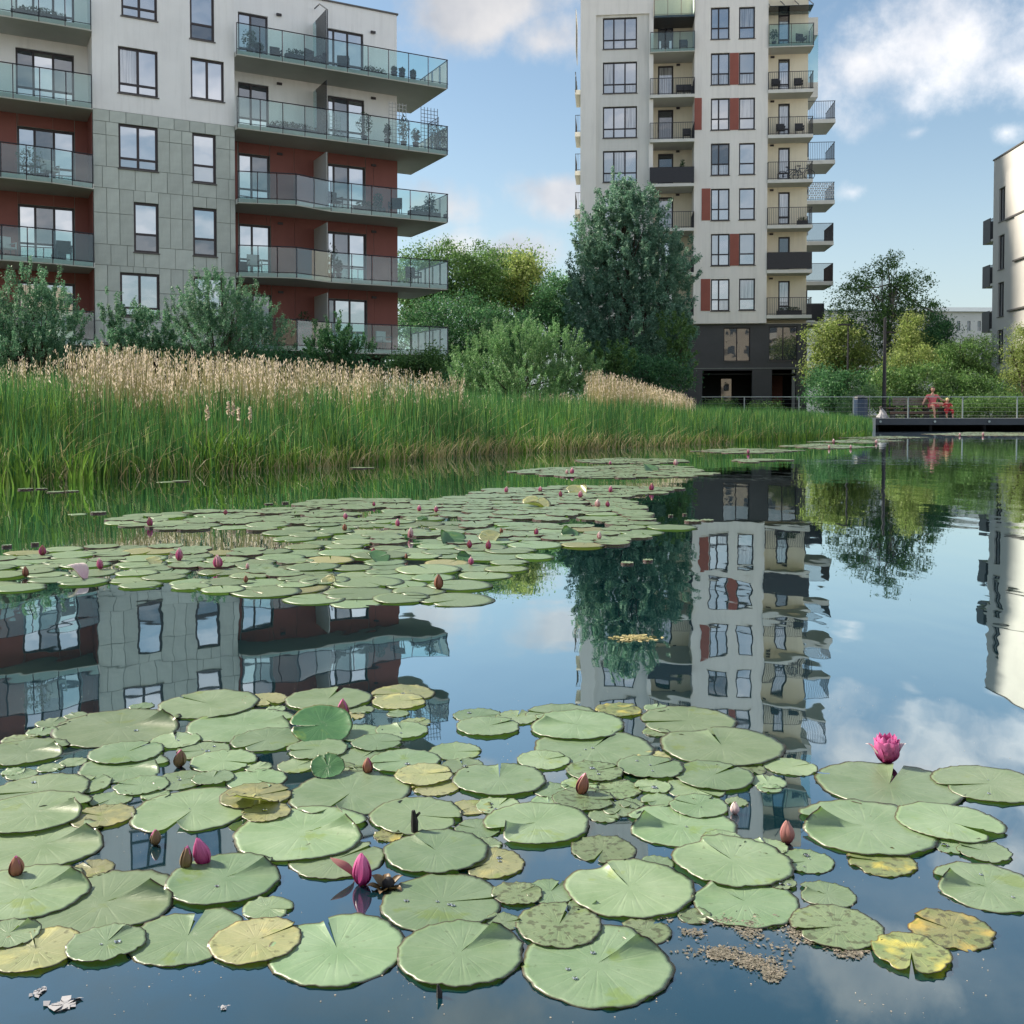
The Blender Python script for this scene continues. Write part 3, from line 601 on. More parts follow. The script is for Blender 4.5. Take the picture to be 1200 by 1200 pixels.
def build_tower():
    B = TB; root = empty('apartment_tower', B.o, B.a, 'tall pale apartment tower with red panels and dark base behind the silver tree', 'building')
    TOP = 29.4; lx = lambda px, y=0: B.loc(px, 250, y)[0]; lz = lambda py, px=900, y=0: B.loc(px, py, y)[1]
    xA0, xA1, xC0, xC1, xD1 = lx(680), lx(765), 0.0, lx(899), lx(950)
    ZB = lz(379, 850)
    # front of the left bay with a sunk field, windows in it
    rowsA = [20.4, 72.5, 124.7, 176.5, 229, 281, 333]
    hA = [rect(B, 706.5, y, 746.5, y+37, .15) for y in rowsA]
    wl = MB(); fld = (lx(698), lx(760), lz(365, 720), lz(17, 720))
    wall(wl, xA0, xA1, ZB, TOP, 0, [fld], .15); wall(wl, fld[0], fld[1], fld[2], fld[3], .15, hA, .2, m=1, mrev=1)
    # middle front
    rowsC = [8.5, 62, 115, 168, 221, 274, 327]; hC = []
    for y in rowsC: hC.append(rect(B, 833, y, 855, y+37.5, 0)); hC.append(rect(B, 866, y-.6, 884.8, y+36.6, 0))
    wall(wl, xC0, xC1, ZB, TOP, 0, hC, .2)
    # recessed walls behind the balconies
    yB, yD = 1.9, 1.3
    doorsB = [26, 77, 128.5, 180, 231, 283, 335]; hB = []
    for y in doorsB: h = list(rect(B, 771, y, 789, y+40, yB)); hB.append(h)
    doorsD = [16.5, 69, 121.3, 173, 225, 277.5, 329]; hD = []
    for y in doorsD: h = list(rect(B, 912, y, 925.5, y+38, yD)); hD.append(h)
    wall(wl, xA1, xC0, ZB, TOP-.6, yB, hB, .15, m=2, mrev=2); wall(wl, xC1, xD1, ZB, TOP-.6, yD, hD, .15, m=2, mrev=2)
    wl.quad((xA1, .001, ZB), (xA1, yB, ZB), (xA1, yB, TOP), (xA1, .001, TOP)); wl.quad((0, .001, ZB), (0, .001, TOP), (0, yB, TOP), (0, yB, ZB)); wl.quad((xC1, .001, ZB), (xC1, yD, ZB), (xC1, yD, TOP), (xC1, .001, TOP))
    wl.quad((xD1, yD, ZB), (xD1, 16, ZB), (xD1, 16, TOP-.6), (xD1, yD, TOP-.6)); wl.quad((xA0, 0, ZB), (xA0, 0, TOP), (xA0, 16, TOP), (xA0, 16, ZB)); wl.quad((xA0, 16, ZB), (xA0, 16, TOP-.6), (xD1, 16, TOP-.6), (xD1, 16, ZB))
    wl.box(xA0, xA1, 0.01, 16, TOP-.05, TOP); wl.box(xA1+.002, xC0-.002, yB, 16, TOP-.7, TOP-.65); wl.box(xC0, xC1, .01, 16, TOP-.05, TOP); wl.box(xC1+.002, xD1, yD, 16, TOP-.7, TOP-.65)
    wl.box(xA0, xD1, .3, 16, ZB-.02, ZB-.001)
    wl.build('wall', [M['towerwhite'], M['towerpanel'], M['cream']], root)
    gen = random.Random(3)
    pk = ['pane', 'pane', 'pane', 'curtain', 'pane_blind']
    for k, h in enumerate(hA): window(root, *h, .15, [1, 1.15, 1.1], .30, M['towerframe'], [gen.choice(pk) for _ in range(6)], .085)
    for k, h in enumerate(hC):
        if k % 2 == 0: window(root, *h, 0, [.8, 1.15], .36, M['towerframe'], ['pane_dark', 'curtain'] if k == 6 else [gen.choice(pk) for _ in range(4)], .085)
        else: window(root, *h, 0, [1], .36, M['towerframe'], [gen.choice(pk), gen.choice(pk)], .085)
    for k, h in enumerate(hB): window(root, *h, yB, [1, 1] if k == 0 else [1], .0, M['towerframe'], [['pane'], ['curtain'], ['pane_dark'], ['pane_dark'], ['curtain'], ['pane'], ['pane']][k], .10, 'balcony_door', False)
    for k, h in enumerate(hD): window(root, *h, yD, [1], .22, M['towerframe'], [['pane'], ['pane'], ['curtain'], ['curtain', 'pane'], ['curtain'], ['pane_dark'], ['curtain']][k], .10, 'balcony_door', False)
    # red panels between and beside the windows
    for (a, b, r_) in ((855, 866, 1), (855, 866, 2), (813.5, 822.5, 2), (822, 832.6, 4), (855, 866, 5), (821, 832.6, 6)):
        y = rowsC[r_]; q = rect(B, a+.2, y, b-.2, y+37.3, 0); piece('red_panel', q[0], q[1], -.03, .0-.003, q[2], q[3], M['redpanel'], root)
    # balconies
    slB = [60.5, 113.5, 165.5, 217.5, 269.5, 321.5, 372]; railB = ['glass', 'bar', 'bar', 'solid', 'bar', 'bar', 'bar']
    for k, y in enumerate(slB):
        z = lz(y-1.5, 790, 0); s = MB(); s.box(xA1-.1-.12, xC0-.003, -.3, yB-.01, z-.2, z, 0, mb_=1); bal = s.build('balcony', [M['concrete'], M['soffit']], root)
        if railB[k] == 'glass': glass_rail(bal, [(xA1-.2, -.32), (xC0-.02, -.32)], z, 1.1, 1.0)
        else: bar_rail(bal, xA1-.22, xC0-.005, -.3, yB, z, 1.08, railB[k] == 'solid')
        v = MB(); xv = lx(794, yB); v.box(xv-.12, xv+.12, yB-.08, yB-.003, z+2.55, z+2.68); v.build('wall_lamp', M['frame'], root)
    z = lz(18, 790, 0); s = MB(); s.box(xA1+.02, xC0-.003, -.1, yB-.01, z-.15, z); bal = s.build('balcony', M['rail_metal'], root); glass_rail(bal, [(xA1+.05, -.15), (xC0-.02, -.15)], z, 1.0, .9)
    slD = [53.5, 107, 160, 212.5, 266, 318.5, 371.5]; railD = ['glass', 'bar', 'bar', 'bar', 'bar', 'solid', 'bar']
    zD = []
    for k, y in enumerate(slD):
        z = lz(y-2.5, 925, -.1); zD.append(z); s = MB(); s.box(xC1+.003 if k else xC1+.003, xD1+.1, -.12, yD-.01, z-.22, z, 0, mb_=1); bal = s.build('balcony', [M['concrete'], M['soffit']], root)
        if railD[k] == 'glass': glass_rail(bal, [(xC1+.03, -.14), (xD1+.08, -.14), (xD1+.08, yD)], z, 1.25, 1.3)
        else: bar_rail(bal, xC1+.02, xD1+.1, -.12, yD, z, 1.15, railD[k] == 'solid')
        v = MB(); xv = lx(904, yD); v.box(xv-.12, xv+.12, yD-.08, yD-.003, z+2.5, z+2.62); v.build('wall_lamp', M['frame'], root)
    # glazed canopy over the topmost balcony
    z = lz(8, 925, 0); s = MB(); s.box(xC1+.02, xD1+.05, -.2, yD, z-.02, z+.02); cn = s.build('glass_canopy', M['rail_glass'], root)
    for x in np.linspace(xC1+.05, xD1+.02, 4): q = MB(); q.tube([(x, -.22, z+.05), (x, yD, z+.9)], .03, 5); q.build('canopy_bar', M['rail_metal'], cn)
    # balconies on the far right flank, seen past the corner
    kinds = ['bars', 'bars', 'perforated', 'solid', 'brown', 'dark']
    for k, (yb, dx) in enumerate(((145, 1.55), (193, 1.55), (240, 1.55), (288, 1.5), (335, 1.5), (382, .95))):
        y0, y1 = 1.6, 4.6; z = lz(yb-5.5, 960, 1.6)+.0
        s = MB(); s.box(xD1+.003, xD1+dx+.32, y0, y1, z-.26, z, 0, mb_=1); bal = s.build('balcony', [M['concrete'], M['soffit']], root)
        bar_rail(bal, xD1+.02, xD1+dx+.3, y0, y1, z, 1.2, kinds[k] == 'dark', m='rattan' if kinds[k] == 'brown' else 'railblack', step=.115 if k < 3 else .05)
        if kinds[k] == 'perforated':
            q = MB()
            for i in range(11):
                for j in range(7):
                    xx = xD1+.1+i*.155+(j % 2)*.07; zz = z+.12+j*.15; q.box(xx, xx+.10, y0-.02, y0-.004, zz, zz+.10)
            q.build('perforated_screen', M['trellis'], bal)
        if k < 5:
            z2 = z-.95; s = MB(); s.box(xD1+.003, xD1+1.35, 8, 10.6, z2-.24, z2, 0, mb_=1); b2 = s.build('balcony', [M['concrete'], M['soffit']], root); bar_rail(b2, xD1+.02, xD1+1.33, 8, 10.6, z2, 1.1, True)
    s = MB(); z0, z1 = lz(112, 958, 3), lz(20, 958, 3); s.box(xD1+.003, xD1+.98, 3, 6, z0-.1, z0+.9); s.box(xD1+.02, xD1+.95, 3.02, 6, z1-1.2, z1); s.build('winter_garden', M['concrete'], root)
    g = MB(); g.box(xD1+.02, xD1+.97, 3.0, 3.04, z0+.9, z1-1.2); g.build('pane', M['rail_glass'], root)
    # balconies on the left flank
    for k, yb in enumerate((113, 162, 207, 252)):
        z = lz(yb-5, 678, 2); s = MB(); s.box(xA0-.42, xA0-.003, 1.5, 4.5, z-.3, z, 0, mb_=1); bal = s.build('balcony', [M['concrete'], M['soffit']], root)
        if k == 0: glass_rail(bal, [(xA0-.40, 4.4), (xA0-.40, 1.5)], z, 1.2, 1.0)
        else: bar_rail(bal, xA0-.4, xA0-.01, 1.5, 4.5, z, 1.15)
    g = MB(); z = lz(62, 678, 2); g.box(xA0-.38, xA0-.35, 1.5, 4.5, z, z+2.8); g.build('glass_screen', M['soffit'], root)
    # dark base with shop windows and open passages
    bx0, bx1 = xA0+.1, lx(947, .35); zt = ZB-.03
    b = MB(); hw = [rect(B, 848, 384, 879, 423.5, .35), rect(B, 901, 382.5, 934.5, 422.5, .35)]; hp = [rect(B, 823, 434, 881.5, 470, .35), rect(B, 904.5, 433, 933, 470, .35)]
    hp = [(h[0], h[1], .35, h[3]) for h in hp]; hx = [(bx0+1.2, bx0+3.6, 3.3, 5.6)]
    wall(b, bx0, bx1, .3, zt, .35, hw+hp+hx, .4); b.quad((bx1, .35, .3), (bx1, 15.5, .3), (bx1, 15.5, zt), (bx1, .35, zt)); b.quad((bx0, .35, .3), (bx0, .35, zt), (bx0, 15.5, zt), (bx0, 15.5, .3))
    base = b.build('ground_floor', M['darkbase'], root)
    gz = lz(431.5, 880, .35); q = MB(); q.box(bx0, bx1, .325, .348, gz-.02, gz+.02); q.build('cladding_joint', M['joint'], base)
    for h in hw: window(root, *h, .35, [1, 1], 0, M['towerframe'], ['pane_dark', 'pane'], .06, 'shop_window')
    i = MB(); i.box(bx0+.5, bx1-.3, 4.2, 4.3, .3, zt-.1); i.box(bx0+.5, bx1-.3, .8, 4.2, 3.22, 3.3); i.box(lx(893, .5)-.15, lx(893, .5)+.15, .8, 4.2, .3, 3.2); i.build('passage_wall', M['black'], base)
    d = MB(); q = rect(B, 845, 444, 857, 462, 4.15); d.box(q[0], q[1], 4.12, 4.18, .45, q[3]); d.build('lobby_door', M['pane_dark'], base)
    d = MB(); q = rect(B, 905, 440, 917, 462, 3.2); d.box(q[0], q[1], 3.2, 3.3, .35, q[3]); d.build('side_door', M['terra'], base)
    return root, zD, xC1, xD1
TROOT, TzD, T_xC1, T_xD1 = build_tower()
def bicycle(B, x, y, z, label, lean=0.0):
    t = empty('bicycle', wpt(B, x, y, z), B.a, label, 'bicycle', 'bicycles on a tower balcony')
    for xx in (-.5, .5):
        w_ = MB(); n = 20
        w_.tube([(xx+.33*math.cos(2*math.pi*i/n), 0, .34+.33*math.sin(2*math.pi*i/n)) for i in range(n+1)], .025, 5, caps=False)
        for i in range(6): a = math.pi*i/6; w_.tube([(xx-.32*math.cos(a), 0, .34-.32*math.sin(a)), (xx+.32*math.cos(a), 0, .34+.32*math.sin(a))], .004, 3)
        w_.build('wheel', M['railblack'], t)
    f = MB()
    for a, b in (((-.5,0,.34),(-.15,0,.75)),((-.15,0,.75),(.35,0,.78)),((-.05,0,.34),(-.18,0,.9)),((-.05,0,.34),(.35,0,.78)),((-.5,0,.34),(-.05,0,.34)),((.5,0,.34),(.33,0,.95))): f.tube([a, b], .022, 5)
    f.build('bicycle_frame', M['binblue'], t)
    s = MB(); s.box(-.30, -.08, -.06, .06, .9, .95); s.build('saddle', M['railblack'], t)
    h = MB(); h.tube([(.33, -.25, .98), (.36, 0, .95), (.33, .25, .98)], .018, 5); h.build('handlebar', M['railblack'], t)
bicycle(TB, (T_xC1+T_xD1)/2+.15, .5, TzD[3], 'left bicycle parked on the tower balcony behind thin railings')
bicycle(TB, (T_xC1+T_xD1)/2+.85, .25, TzD[3], 'right bicycle parked at the end of the same tower balcony')
for k, (fx, lab) in enumerate((((.55, 'dark chair at the left of the second tower balcony from the top')), ((2.0, 'dark chair right of the door on the second tower balcony')))):
    balcony_chair(TB, T_xC1+fx, .3, TzD[1], 0, lab, 'pot')
balcony_chair(TB, T_xC1+.9, .4, TzD[2], 0, 'dark chair before the door on the third tower balcony', 'pot'); balcony_chair(TB, T_xC1+2.1, .4, TzD[2], 0, 'dark chair right of the door on the third tower balcony', 'pot')
balcony_chair(TB, T_xC1+2.2, .5, TzD[0], .4, 'round rattan chair behind glass on the top right tower balcony'); potted_plant(TB, T_xC1+.4, .3, TzD[0], 1.1, .3, 'plant behind glass on the top right tower balcony', 50)
planter_box(TB, T_xC1+2.3, .2, TzD[4], .7, 'orange planter on the fifth tower balcony', 51); planter_box(TB, T_xC1+1.5, .2, TzD[6], 1.6, 'planter with red flowers on the lowest tower balcony', 52)
zb = [TB.loc(790, y-1.5, 0)[1] for y in (60.5, 113.5, 165.5, 217.5)]
for x, k, lab in ((-1.9, 0, 'pale chair at the left of the glazed tower balcony'), (-.7, 0, 'pale chair at the right of the glazed tower balcony'), (-.9, 1, 'dark chair on the crowded tower balcony'), (-.4, 1, 'dark chair in the right corner of the crowded tower balcony'), (-.45, 2, 'dark chair on the tower balcony with thin bars')):
    balcony_chair(TB, x, .4, zb[k], 0, lab, 'pot')
potted_plant(TB, -.75, .1, zb[3]+.3, 1.3, .2, 'small plant over the solid dark railing of the tower', 53)

# ================================================================ RIGHT BUILDING (only its near grazing side shows)
c1 = atD(1163, 330, 64.0); RB = Frame((c1.x, c1.y, 0), math.atan2(-1, -.075))
def build_right():
    B = RB; root = empty('corner_apartment_building', B.o, B.a, 'pale apartment building at the right edge with black balconies', 'building')
    lz = lambda py, px=1168: B.loc(px, py, 0)[1]; lx = lambda px: B.loc(px, 330, 0)[0]
    T = lz(190, 1163); ZB = lz(438, 1164); rows = [(221, 260), (276, 316), (331, 371), (386.5, 425.5)]
    x0, x1 = lx(1169.5), lx(1176.5); hs = [(x0, x1, lz(b, 1172), lz(a, 1172)) for a, b in rows]
    far = []
    for k, h in enumerate(hs):
        for xx in (8.2, 14.0, 19.8): far.append((xx, xx+1.6, h[2], h[3]))
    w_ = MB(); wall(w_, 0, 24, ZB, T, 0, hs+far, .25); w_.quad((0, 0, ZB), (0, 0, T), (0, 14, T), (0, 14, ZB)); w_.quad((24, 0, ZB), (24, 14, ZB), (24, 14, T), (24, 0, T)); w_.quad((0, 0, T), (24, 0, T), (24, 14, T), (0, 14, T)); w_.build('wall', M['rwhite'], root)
    c = MB(); c.box(-.05, 24.05, -.06, .2, T+.002, T+.09); c.build('parapet_cap', M['sill'], root)
    for h in hs: window(root, *h, 0, [1, 1], .0, M['towerframe'], ['pane', 'pane_dark'], .07)
    for h in far: window(root, *h, 0, [1, 1], .0, M['towerframe'], ['pane'], .07)
    for k, (a, b, o) in enumerate(((207, 259, x1+.25), (262, 310, x1+1.6), (318, 365, x1+.9), (383, 420, x1+.6))):
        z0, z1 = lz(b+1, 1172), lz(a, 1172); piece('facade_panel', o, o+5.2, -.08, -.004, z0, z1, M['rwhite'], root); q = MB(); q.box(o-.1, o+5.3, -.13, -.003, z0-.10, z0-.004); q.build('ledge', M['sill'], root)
    b = MB(); hb = (lx(1168), lx(1176), .8, lz(444, 1170)); wall(b, 0.1, 23.9, .3, ZB-.002, .12, [hb], .3); b.quad((.1, .12, .3), (.1, .12, ZB), (.1, 14, ZB), (.1, 14, .3)); g = b.build('ground_floor', M['darkbase'], root); window(g, *hb, .12, [1], 0, M['towerframe'], ['pane_dark'], .06)
    for k, (a, b_) in enumerate(((250, 282), (305, 334), (359.5, 387), (411, 439.5))):
        z = B.loc(1162, b_-2.2, 0)[1]; h = (b_-a-3)/1200*65.5
        s = MB(); s.box(-1.75, -.003, .05, 3.2, z-.15, z); bal = s.build('balcony', M['concrete'], root)
        r = MB(); r.box(-1.75, -1.71, .05, 3.2, z-.15, z+h*.85); r.box(-1.71, -.5, .02, .05, z-.15, z+h*.85); r.build('railing', M['railblack'], bal)
        q = MB()
        for x in np.arange(-.5, -.02, .11): q.box(x-.01, x+.01, .03, .05, z, z+h*.78)
        q.box(-.5, -.01, .025, .055, z+h*.78, z+h*.78+.03); q.build('railing_bars', M['railblack'], bal)
build_right()
def build_far():
    B = Frame((atD(940, 400, 125).x, 125, 0), rad(2)); root = empty('long_flat_building', B.o, B.a, 'long pale building with grey metal roof far behind the trees', 'building')
    lz = lambda py: .65+(484.2-py)/1200*127; T = lz(367); x1 = 29.5
    hs = [(x, x+.42, lz(389), lz(377.5)) for x in np.arange(14.0, x1, 1.28)] + [(x, x+.8, lz(412), lz(400)) for x in np.arange(2.0, x1, 2.6)]
    w_ = MB(); wall(w_, 0, x1, .3, T, 0, hs, .2); w_.quad((0, 0, .3), (0, 0, T), (0, 15, T), (0, 15, .3)); w_.quad((x1, 0, .3), (x1, 15, .3), (x1, 15, T), (x1, 0, T)); w_.build('wall', M['farwhite'], root)
    for h in hs: q = MB(); q.box(h[0]+.01, h[1]-.01, .12, .16, h[2]+.01, h[3]-.01); q.build('window', M['pane_dark'], root)
    r = MB(); r.v = [(14, -.4, T), (x1+.4, -.4, T), (x1+.4, 8, lz(354)), (16, 8, lz(354)), (x1+.4, 15.4, T), (14, 15.4, T)]; r.f = [(0,1,2,3), (3,2,4,5), (0,3,5), (1,4,2), (0,5,4,1)]; r.m = [0]*5; r.build('roof', M['roofgrey'], root)
    q = MB(); q.box(-.2, 13.9, -.2, 15, T+.002, T+.15); q.build('flat_roof', M['roofgrey'], root)
build_far()
def build_opposite(px, py, ang, Lx, H, label, m, fl):
    B = Frame((px, py, .3), ang); root = empty('opposite_apartment_building', B.o, B.a, label, 'building')
    hs = []
    for k in range(fl):
        for i in range(int(Lx/3.2)): hs.append((1+i*3.2, 2.5+i*3.2, 1+k*2.95, 2.6+k*2.95))
    w_ = MB(); wall(w_, 0, Lx, 0, H, 0, hs, .2); w_.quad((0, 0, 0), (0, 12, 0), (0, 12, H), (0, 0, H)); w_.quad((Lx, 0, 0), (Lx, 0, H), (Lx, 12, H), (Lx, 12, 0)); w_.quad((0, 0, H), (0, 12, H), (Lx, 12, H), (Lx, 0, H)); w_.quad((0, 12, 0), (Lx, 12, 0), (Lx, 12, H), (0, 12, H)); w_.build('wall', M[m], root)
    q = MB()
    for h in hs: q.box(h[0]+.001, h[1]-.001, .15, .2, h[2]+.001, h[3]-.001)
    q.build('windows', M['pane_dark'], root)
    for k in range(1, fl):
        s = MB()
        for i in range(0, int(Lx/3.2), 3): s.box(1+i*3.2, 4+i*3.2, -1.3, -.003, k*2.95, k*2.95+.18); s.box(1+i*3.2, 4+i*3.2, -1.3, -1.26, k*2.95+.18, k*2.95+1.1)
        s.build('balcony_row', M['concrete'], root)
build_opposite(34, -30, math.pi+.12, 52, 14.5, 'cream sunlit apartment block across the pond, seen only as warm reflections in the glass', 'opp', 5)
build_opposite(-24, -20, math.pi-.35, 34, 12, 'beige sunlit house on the near bank, seen only as warm reflections in the lower windows', 'opp2', 4)
# ================================================================ TREES AND SHRUBS
def crown_points(blobs, n, g, clump=.35, ncl=None, shell=.55, streak=0.0):
    vol = np.array([b[3]*b[4]*b[5] for b in blobs])**.75; vol /= vol.sum(); out = []
    for b, v in zip(blobs, vol):
        k = max(3, int((ncl or 160)*v)); m = max(20, int(n*v))
        d = g.normal(size=(k, 3)); d /= np.linalg.norm(d, axis=1)[:, None]; r = shell+(1-shell)*g.random(k)**.7; r *= .80+.35*g.random(k)
        c = np.array(b[:3])+d*r[:, None]*np.array(b[3:6])
        idx = g.integers(0, k, m); s = clump*(.5+g.random(k))
        p = c[idx]+g.normal(size=(m, 3))*s[idx][:, None]*np.array([1, 1, .75])
        if streak > 0:                                   # twigs that reach up and out from each clump
            ax = d*0.6+np.array([0, 0, 1.0])+g.normal(size=(k, 3))*.25; ax /= np.linalg.norm(ax, axis=1)[:, None]
            p = c[idx]+g.normal(size=(m, 3))*.07*clump*3+ax[idx]*(g.random(m)**.8*streak*(0.5+g.random(k)[idx]))[:, None]
        out.append(p)
    return np.concatenate(out)
def tree(name, label, cat, base, blobs, nleaf, size, m, bark='bark', tr=.18, group=None, clump=.35, ncl=160, shell=.55, up=.3, streak=0, limbs=7, seed=0, aspect=.45, trunk_top=None):
    """blobs: (px, py, half width px, half height px, depth offset m) in the photo at the tree's own distance base[1]"""
    g = np.random.default_rng(seed+11); px, D = base; k = D/F; b = []
    p0 = atD(px, 484, D); bz = ground_z(p0.x, D)
    for (x, y, rx, ry, dy) in blobs:
        q = atD(x, y, D); b.append((q.x-p0.x, dy, q.z-bz, rx*k, max(rx, ry)*.8*k if rx > ry*.5 else rx*k*1.1, ry*k))
    t = empty(name, (p0.x, D, bz), 0, label, cat, group)
    P = crown_points(b, nleaf, g, clump, ncl, shell, streak); P[:, 2] = np.maximum(P[:, 2], .05)
    top = max(q[2]+q[5]*.5 for q in b) if trunk_top is None else trunk_top
    mb = MB(); zs = np.linspace(-.2, top, 7); off = [(0, 0)]+[(random.uniform(-.12, .12)*i*.3, random.uniform(-.1, .1)*i*.3) for i in range(1, 7)]
    cx = sum(q[0] for q in b)/len(b)
    pts = [(o[0]+cx*(i/6)*.6, o[1], z) for i, (o, z) in enumerate(zip(off, zs))]
    mb.tube(pts, [tr*(1.25-i/6*1.1) for i in range(7)], 8)
    for i in range(limbs):
        q = b[i % len(b)]; s = pts[min(5, 1+i % 5)]; e = (q[0]+random.uniform(-.7, .7)*q[3], q[1]+random.uniform(-.6, .6)*q[4], q[2]+random.uniform(-.2, .6)*q[5])
        mid = tuple((a+c)/2+random.uniform(-.15, .15) for a, c in zip(s, e)); mb.tube([s, mid, e], [tr*.42, tr*.28, tr*.08], 6)
        for j in range(2):
            e2 = (e[0]+random.uniform(-.4, .4)*q[3], e[1]+random.uniform(-.4, .4)*q[4], e[2]+random.uniform(-.1, .5)*q[5]); mb.tube([mid, e2], [tr*.18, tr*.05], 5)
    mb.build('trunk', M[bark], t, smooth=True)
    link('crown', leaves_mesh(P, size, g, up, aspect), M[m], t); return t
TG = 'trees behind the apartment block'
tree('silver_tree', 'big silver green tree standing before the tower', 'tree', (738, 50.0),
     [(722,245,26,32,0),(702,285,32,38,.3),(750,262,36,40,-.3),(735,320,54,52,0),(693,345,28,54,.5),(778,325,36,55,0),(740,390,66,56,-.2),(690,405,30,44,0),(790,390,28,50,.3),(770,430,38,34,0),(712,440,36,28,0)],
     141750, 0.122, 'silver', 'bark', .22, clump=0.285, ncl=2000, shell=.25, up=.5, limbs=14, seed=1, streak=.5)
tree('leafy_tree', 'round tree with sunlit yellow green top beside the glass balconies', 'tree', (525, 72.0),
     [(530,318,50,34,0),(500,318,34,30,0),(560,330,36,42,0),(520,365,60,45,0),(480,345,30,40,0)], 39000, 0.187, 'mid', group=TG, clump=0.400, ncl=320, seed=2, limbs=9)
tree('leafy_tree', 'loose tree with a yellowish top left of the gap of sky', 'tree', (605, 76.0),
     [(605,325,34,32,0),(575,318,24,30,0),(630,345,22,32,0),(600,370,50,45,0)], 30000, 0.187, 'mid', group=TG, clump=0.360, ncl=304, seed=3, limbs=9)
tree('golden_tree', 'small golden leaved tree amid the green trees left of the silver tree', 'tree', (612, 74.0), [(610,318,16,22,-.5),(604,340,14,18,-.5)], 3500, .24, 'yellow', group=TG, clump=.4, ncl=40, seed=31, limbs=4, tr=.1)
tree('leafy_tree', 'dark green tree right beside the silver tree, with a pointed top', 'tree', (655, 70.0),
     [(655,352,24,34,0),(640,385,34,40,0),(672,380,20,40,0)], 21000, 0.173, 'dark', group=TG, clump=0.336, ncl=208, seed=4, limbs=7)
tree('understory', 'dark understory thicket filling the ground behind the willow bush', 'thicket', (640, 57.0), [(560,455,50,22,0),(620,450,50,26,0),(680,452,45,26,0),(720,455,40,22,0),(500,455,40,18,0)], 33000, 0.115, 'dark', tr=.05, group=TG, clump=0.280, ncl=320, seed=44, limbs=5, trunk_top=1.0)
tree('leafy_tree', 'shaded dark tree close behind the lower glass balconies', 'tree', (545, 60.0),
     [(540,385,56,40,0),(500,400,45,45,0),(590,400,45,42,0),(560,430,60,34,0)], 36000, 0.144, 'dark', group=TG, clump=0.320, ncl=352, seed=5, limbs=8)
SG = 'shrubs along the reed bed'
tree('willow_bush', 'wide pale green willow bush behind the reeds in the middle', 'bush', (612, 29.5),
     [(575,425,32,34,0),(548,440,20,32,0),(610,412,40,34,0),(650,420,36,34,0),(682,445,28,28,.2),(615,452,70,26,-.3),(560,465,30,18,0)], 68000, 0.056, 'light', tr=.07, group=SG, clump=0.120, ncl=896, shell=.45, up=1.2, streak=.34, seed=6, limbs=16, trunk_top=1.2, aspect=.35)
tree('bright_bush', 'small bright green bush between the willow bush and the silver tree', 'bush', (712, 38.0), [(705,420,22,18,0),(728,422,20,16,0),(700,440,30,22,0)], 7000, .10, 'mid', tr=.05, group=SG, clump=.2, ncl=90, seed=7, limbs=6, streak=.25)
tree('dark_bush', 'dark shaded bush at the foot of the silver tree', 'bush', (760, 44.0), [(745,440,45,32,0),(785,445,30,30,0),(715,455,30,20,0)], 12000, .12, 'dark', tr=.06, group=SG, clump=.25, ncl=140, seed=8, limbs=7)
tree('slender_tree', 'slim green tree at the right foot of the silver tree, before the dark tower base', 'tree', (795, 46.0), [(790,395,18,32,0),(798,430,20,28,0),(806,405,10,24,0)], 5500, .11, 'mid', tr=.06, group=SG, clump=.2, ncl=80, seed=9, limbs=5, up=.8, streak=.4)
tree('willow_bush', 'large grey green willow bush at the left edge, before the left balconies', 'bush', (30, 25.0),
     [(20,385,50,40,0),(60,375,34,38,0),(35,345,18,30,0),(-20,380,40,45,0),(30,415,70,28,-.3),(75,400,26,30,0)], 51000, 0.056, 'greyleaf', tr=.07, group=SG, clump=0.120, ncl=608, shell=.4, up=.8, streak=.34, seed=10, limbs=12, trunk_top=1.3, aspect=.38)
tree('willow_bush', 'small dark willow bush below the lowest window of the stone wall', 'bush', (160, 28.0), [(150,385,26,26,0),(132,370,10,26,0),(180,392,26,24,0),(160,410,45,18,0)], 20400, 0.056, 'greyleaf', tr=.05, group=SG, clump=0.120, ncl=272, streak=.28, up=.9, seed=11, limbs=8, trunk_top=1.2)
tree('willow_bush', 'round feathery grey green bush before the right half of the stone wall', 'bush', (255, 28.0),
     [(255,365,46,38,0),(225,375,30,32,0),(285,372,34,32,0),(255,400,62,30,-.2),(320,392,30,20,0),(245,338,24,16,0)], 51000, 0.053, 'greyleaf', tr=.06, group=SG, clump=0.120, ncl=672, shell=.4, up=.5, streak=.28, seed=12, limbs=14, trunk_top=1.6, aspect=.35)
tree('willow_bush', 'small pointed dark bush before the lowest glass balcony', 'bush', (395, 30.0), [(395,400,16,24,0),(385,415,26,18,0),(415,415,22,18,0),(372,395,6,18,0)], 13600, 0.059, 'dark', tr=.05, group=SG, clump=0.120, ncl=192, streak=.28, up=.9, seed=13, limbs=7, trunk_top=1.2)
tree('leafy_bush', 'low leafy bush under the right end of the glass balconies', 'bush', (490, 34.0), [(490,428,24,14,0),(508,424,14,16,0),(465,432,20,12,0)], 4500, .10, 'mid', tr=.04, group=SG, clump=.18, ncl=70, seed=14, limbs=5)
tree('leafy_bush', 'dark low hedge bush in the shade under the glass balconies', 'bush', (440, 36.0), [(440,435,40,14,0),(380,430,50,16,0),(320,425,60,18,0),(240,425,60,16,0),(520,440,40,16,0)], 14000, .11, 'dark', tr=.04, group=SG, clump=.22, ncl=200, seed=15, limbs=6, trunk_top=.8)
RG = 'trees behind the jetty'
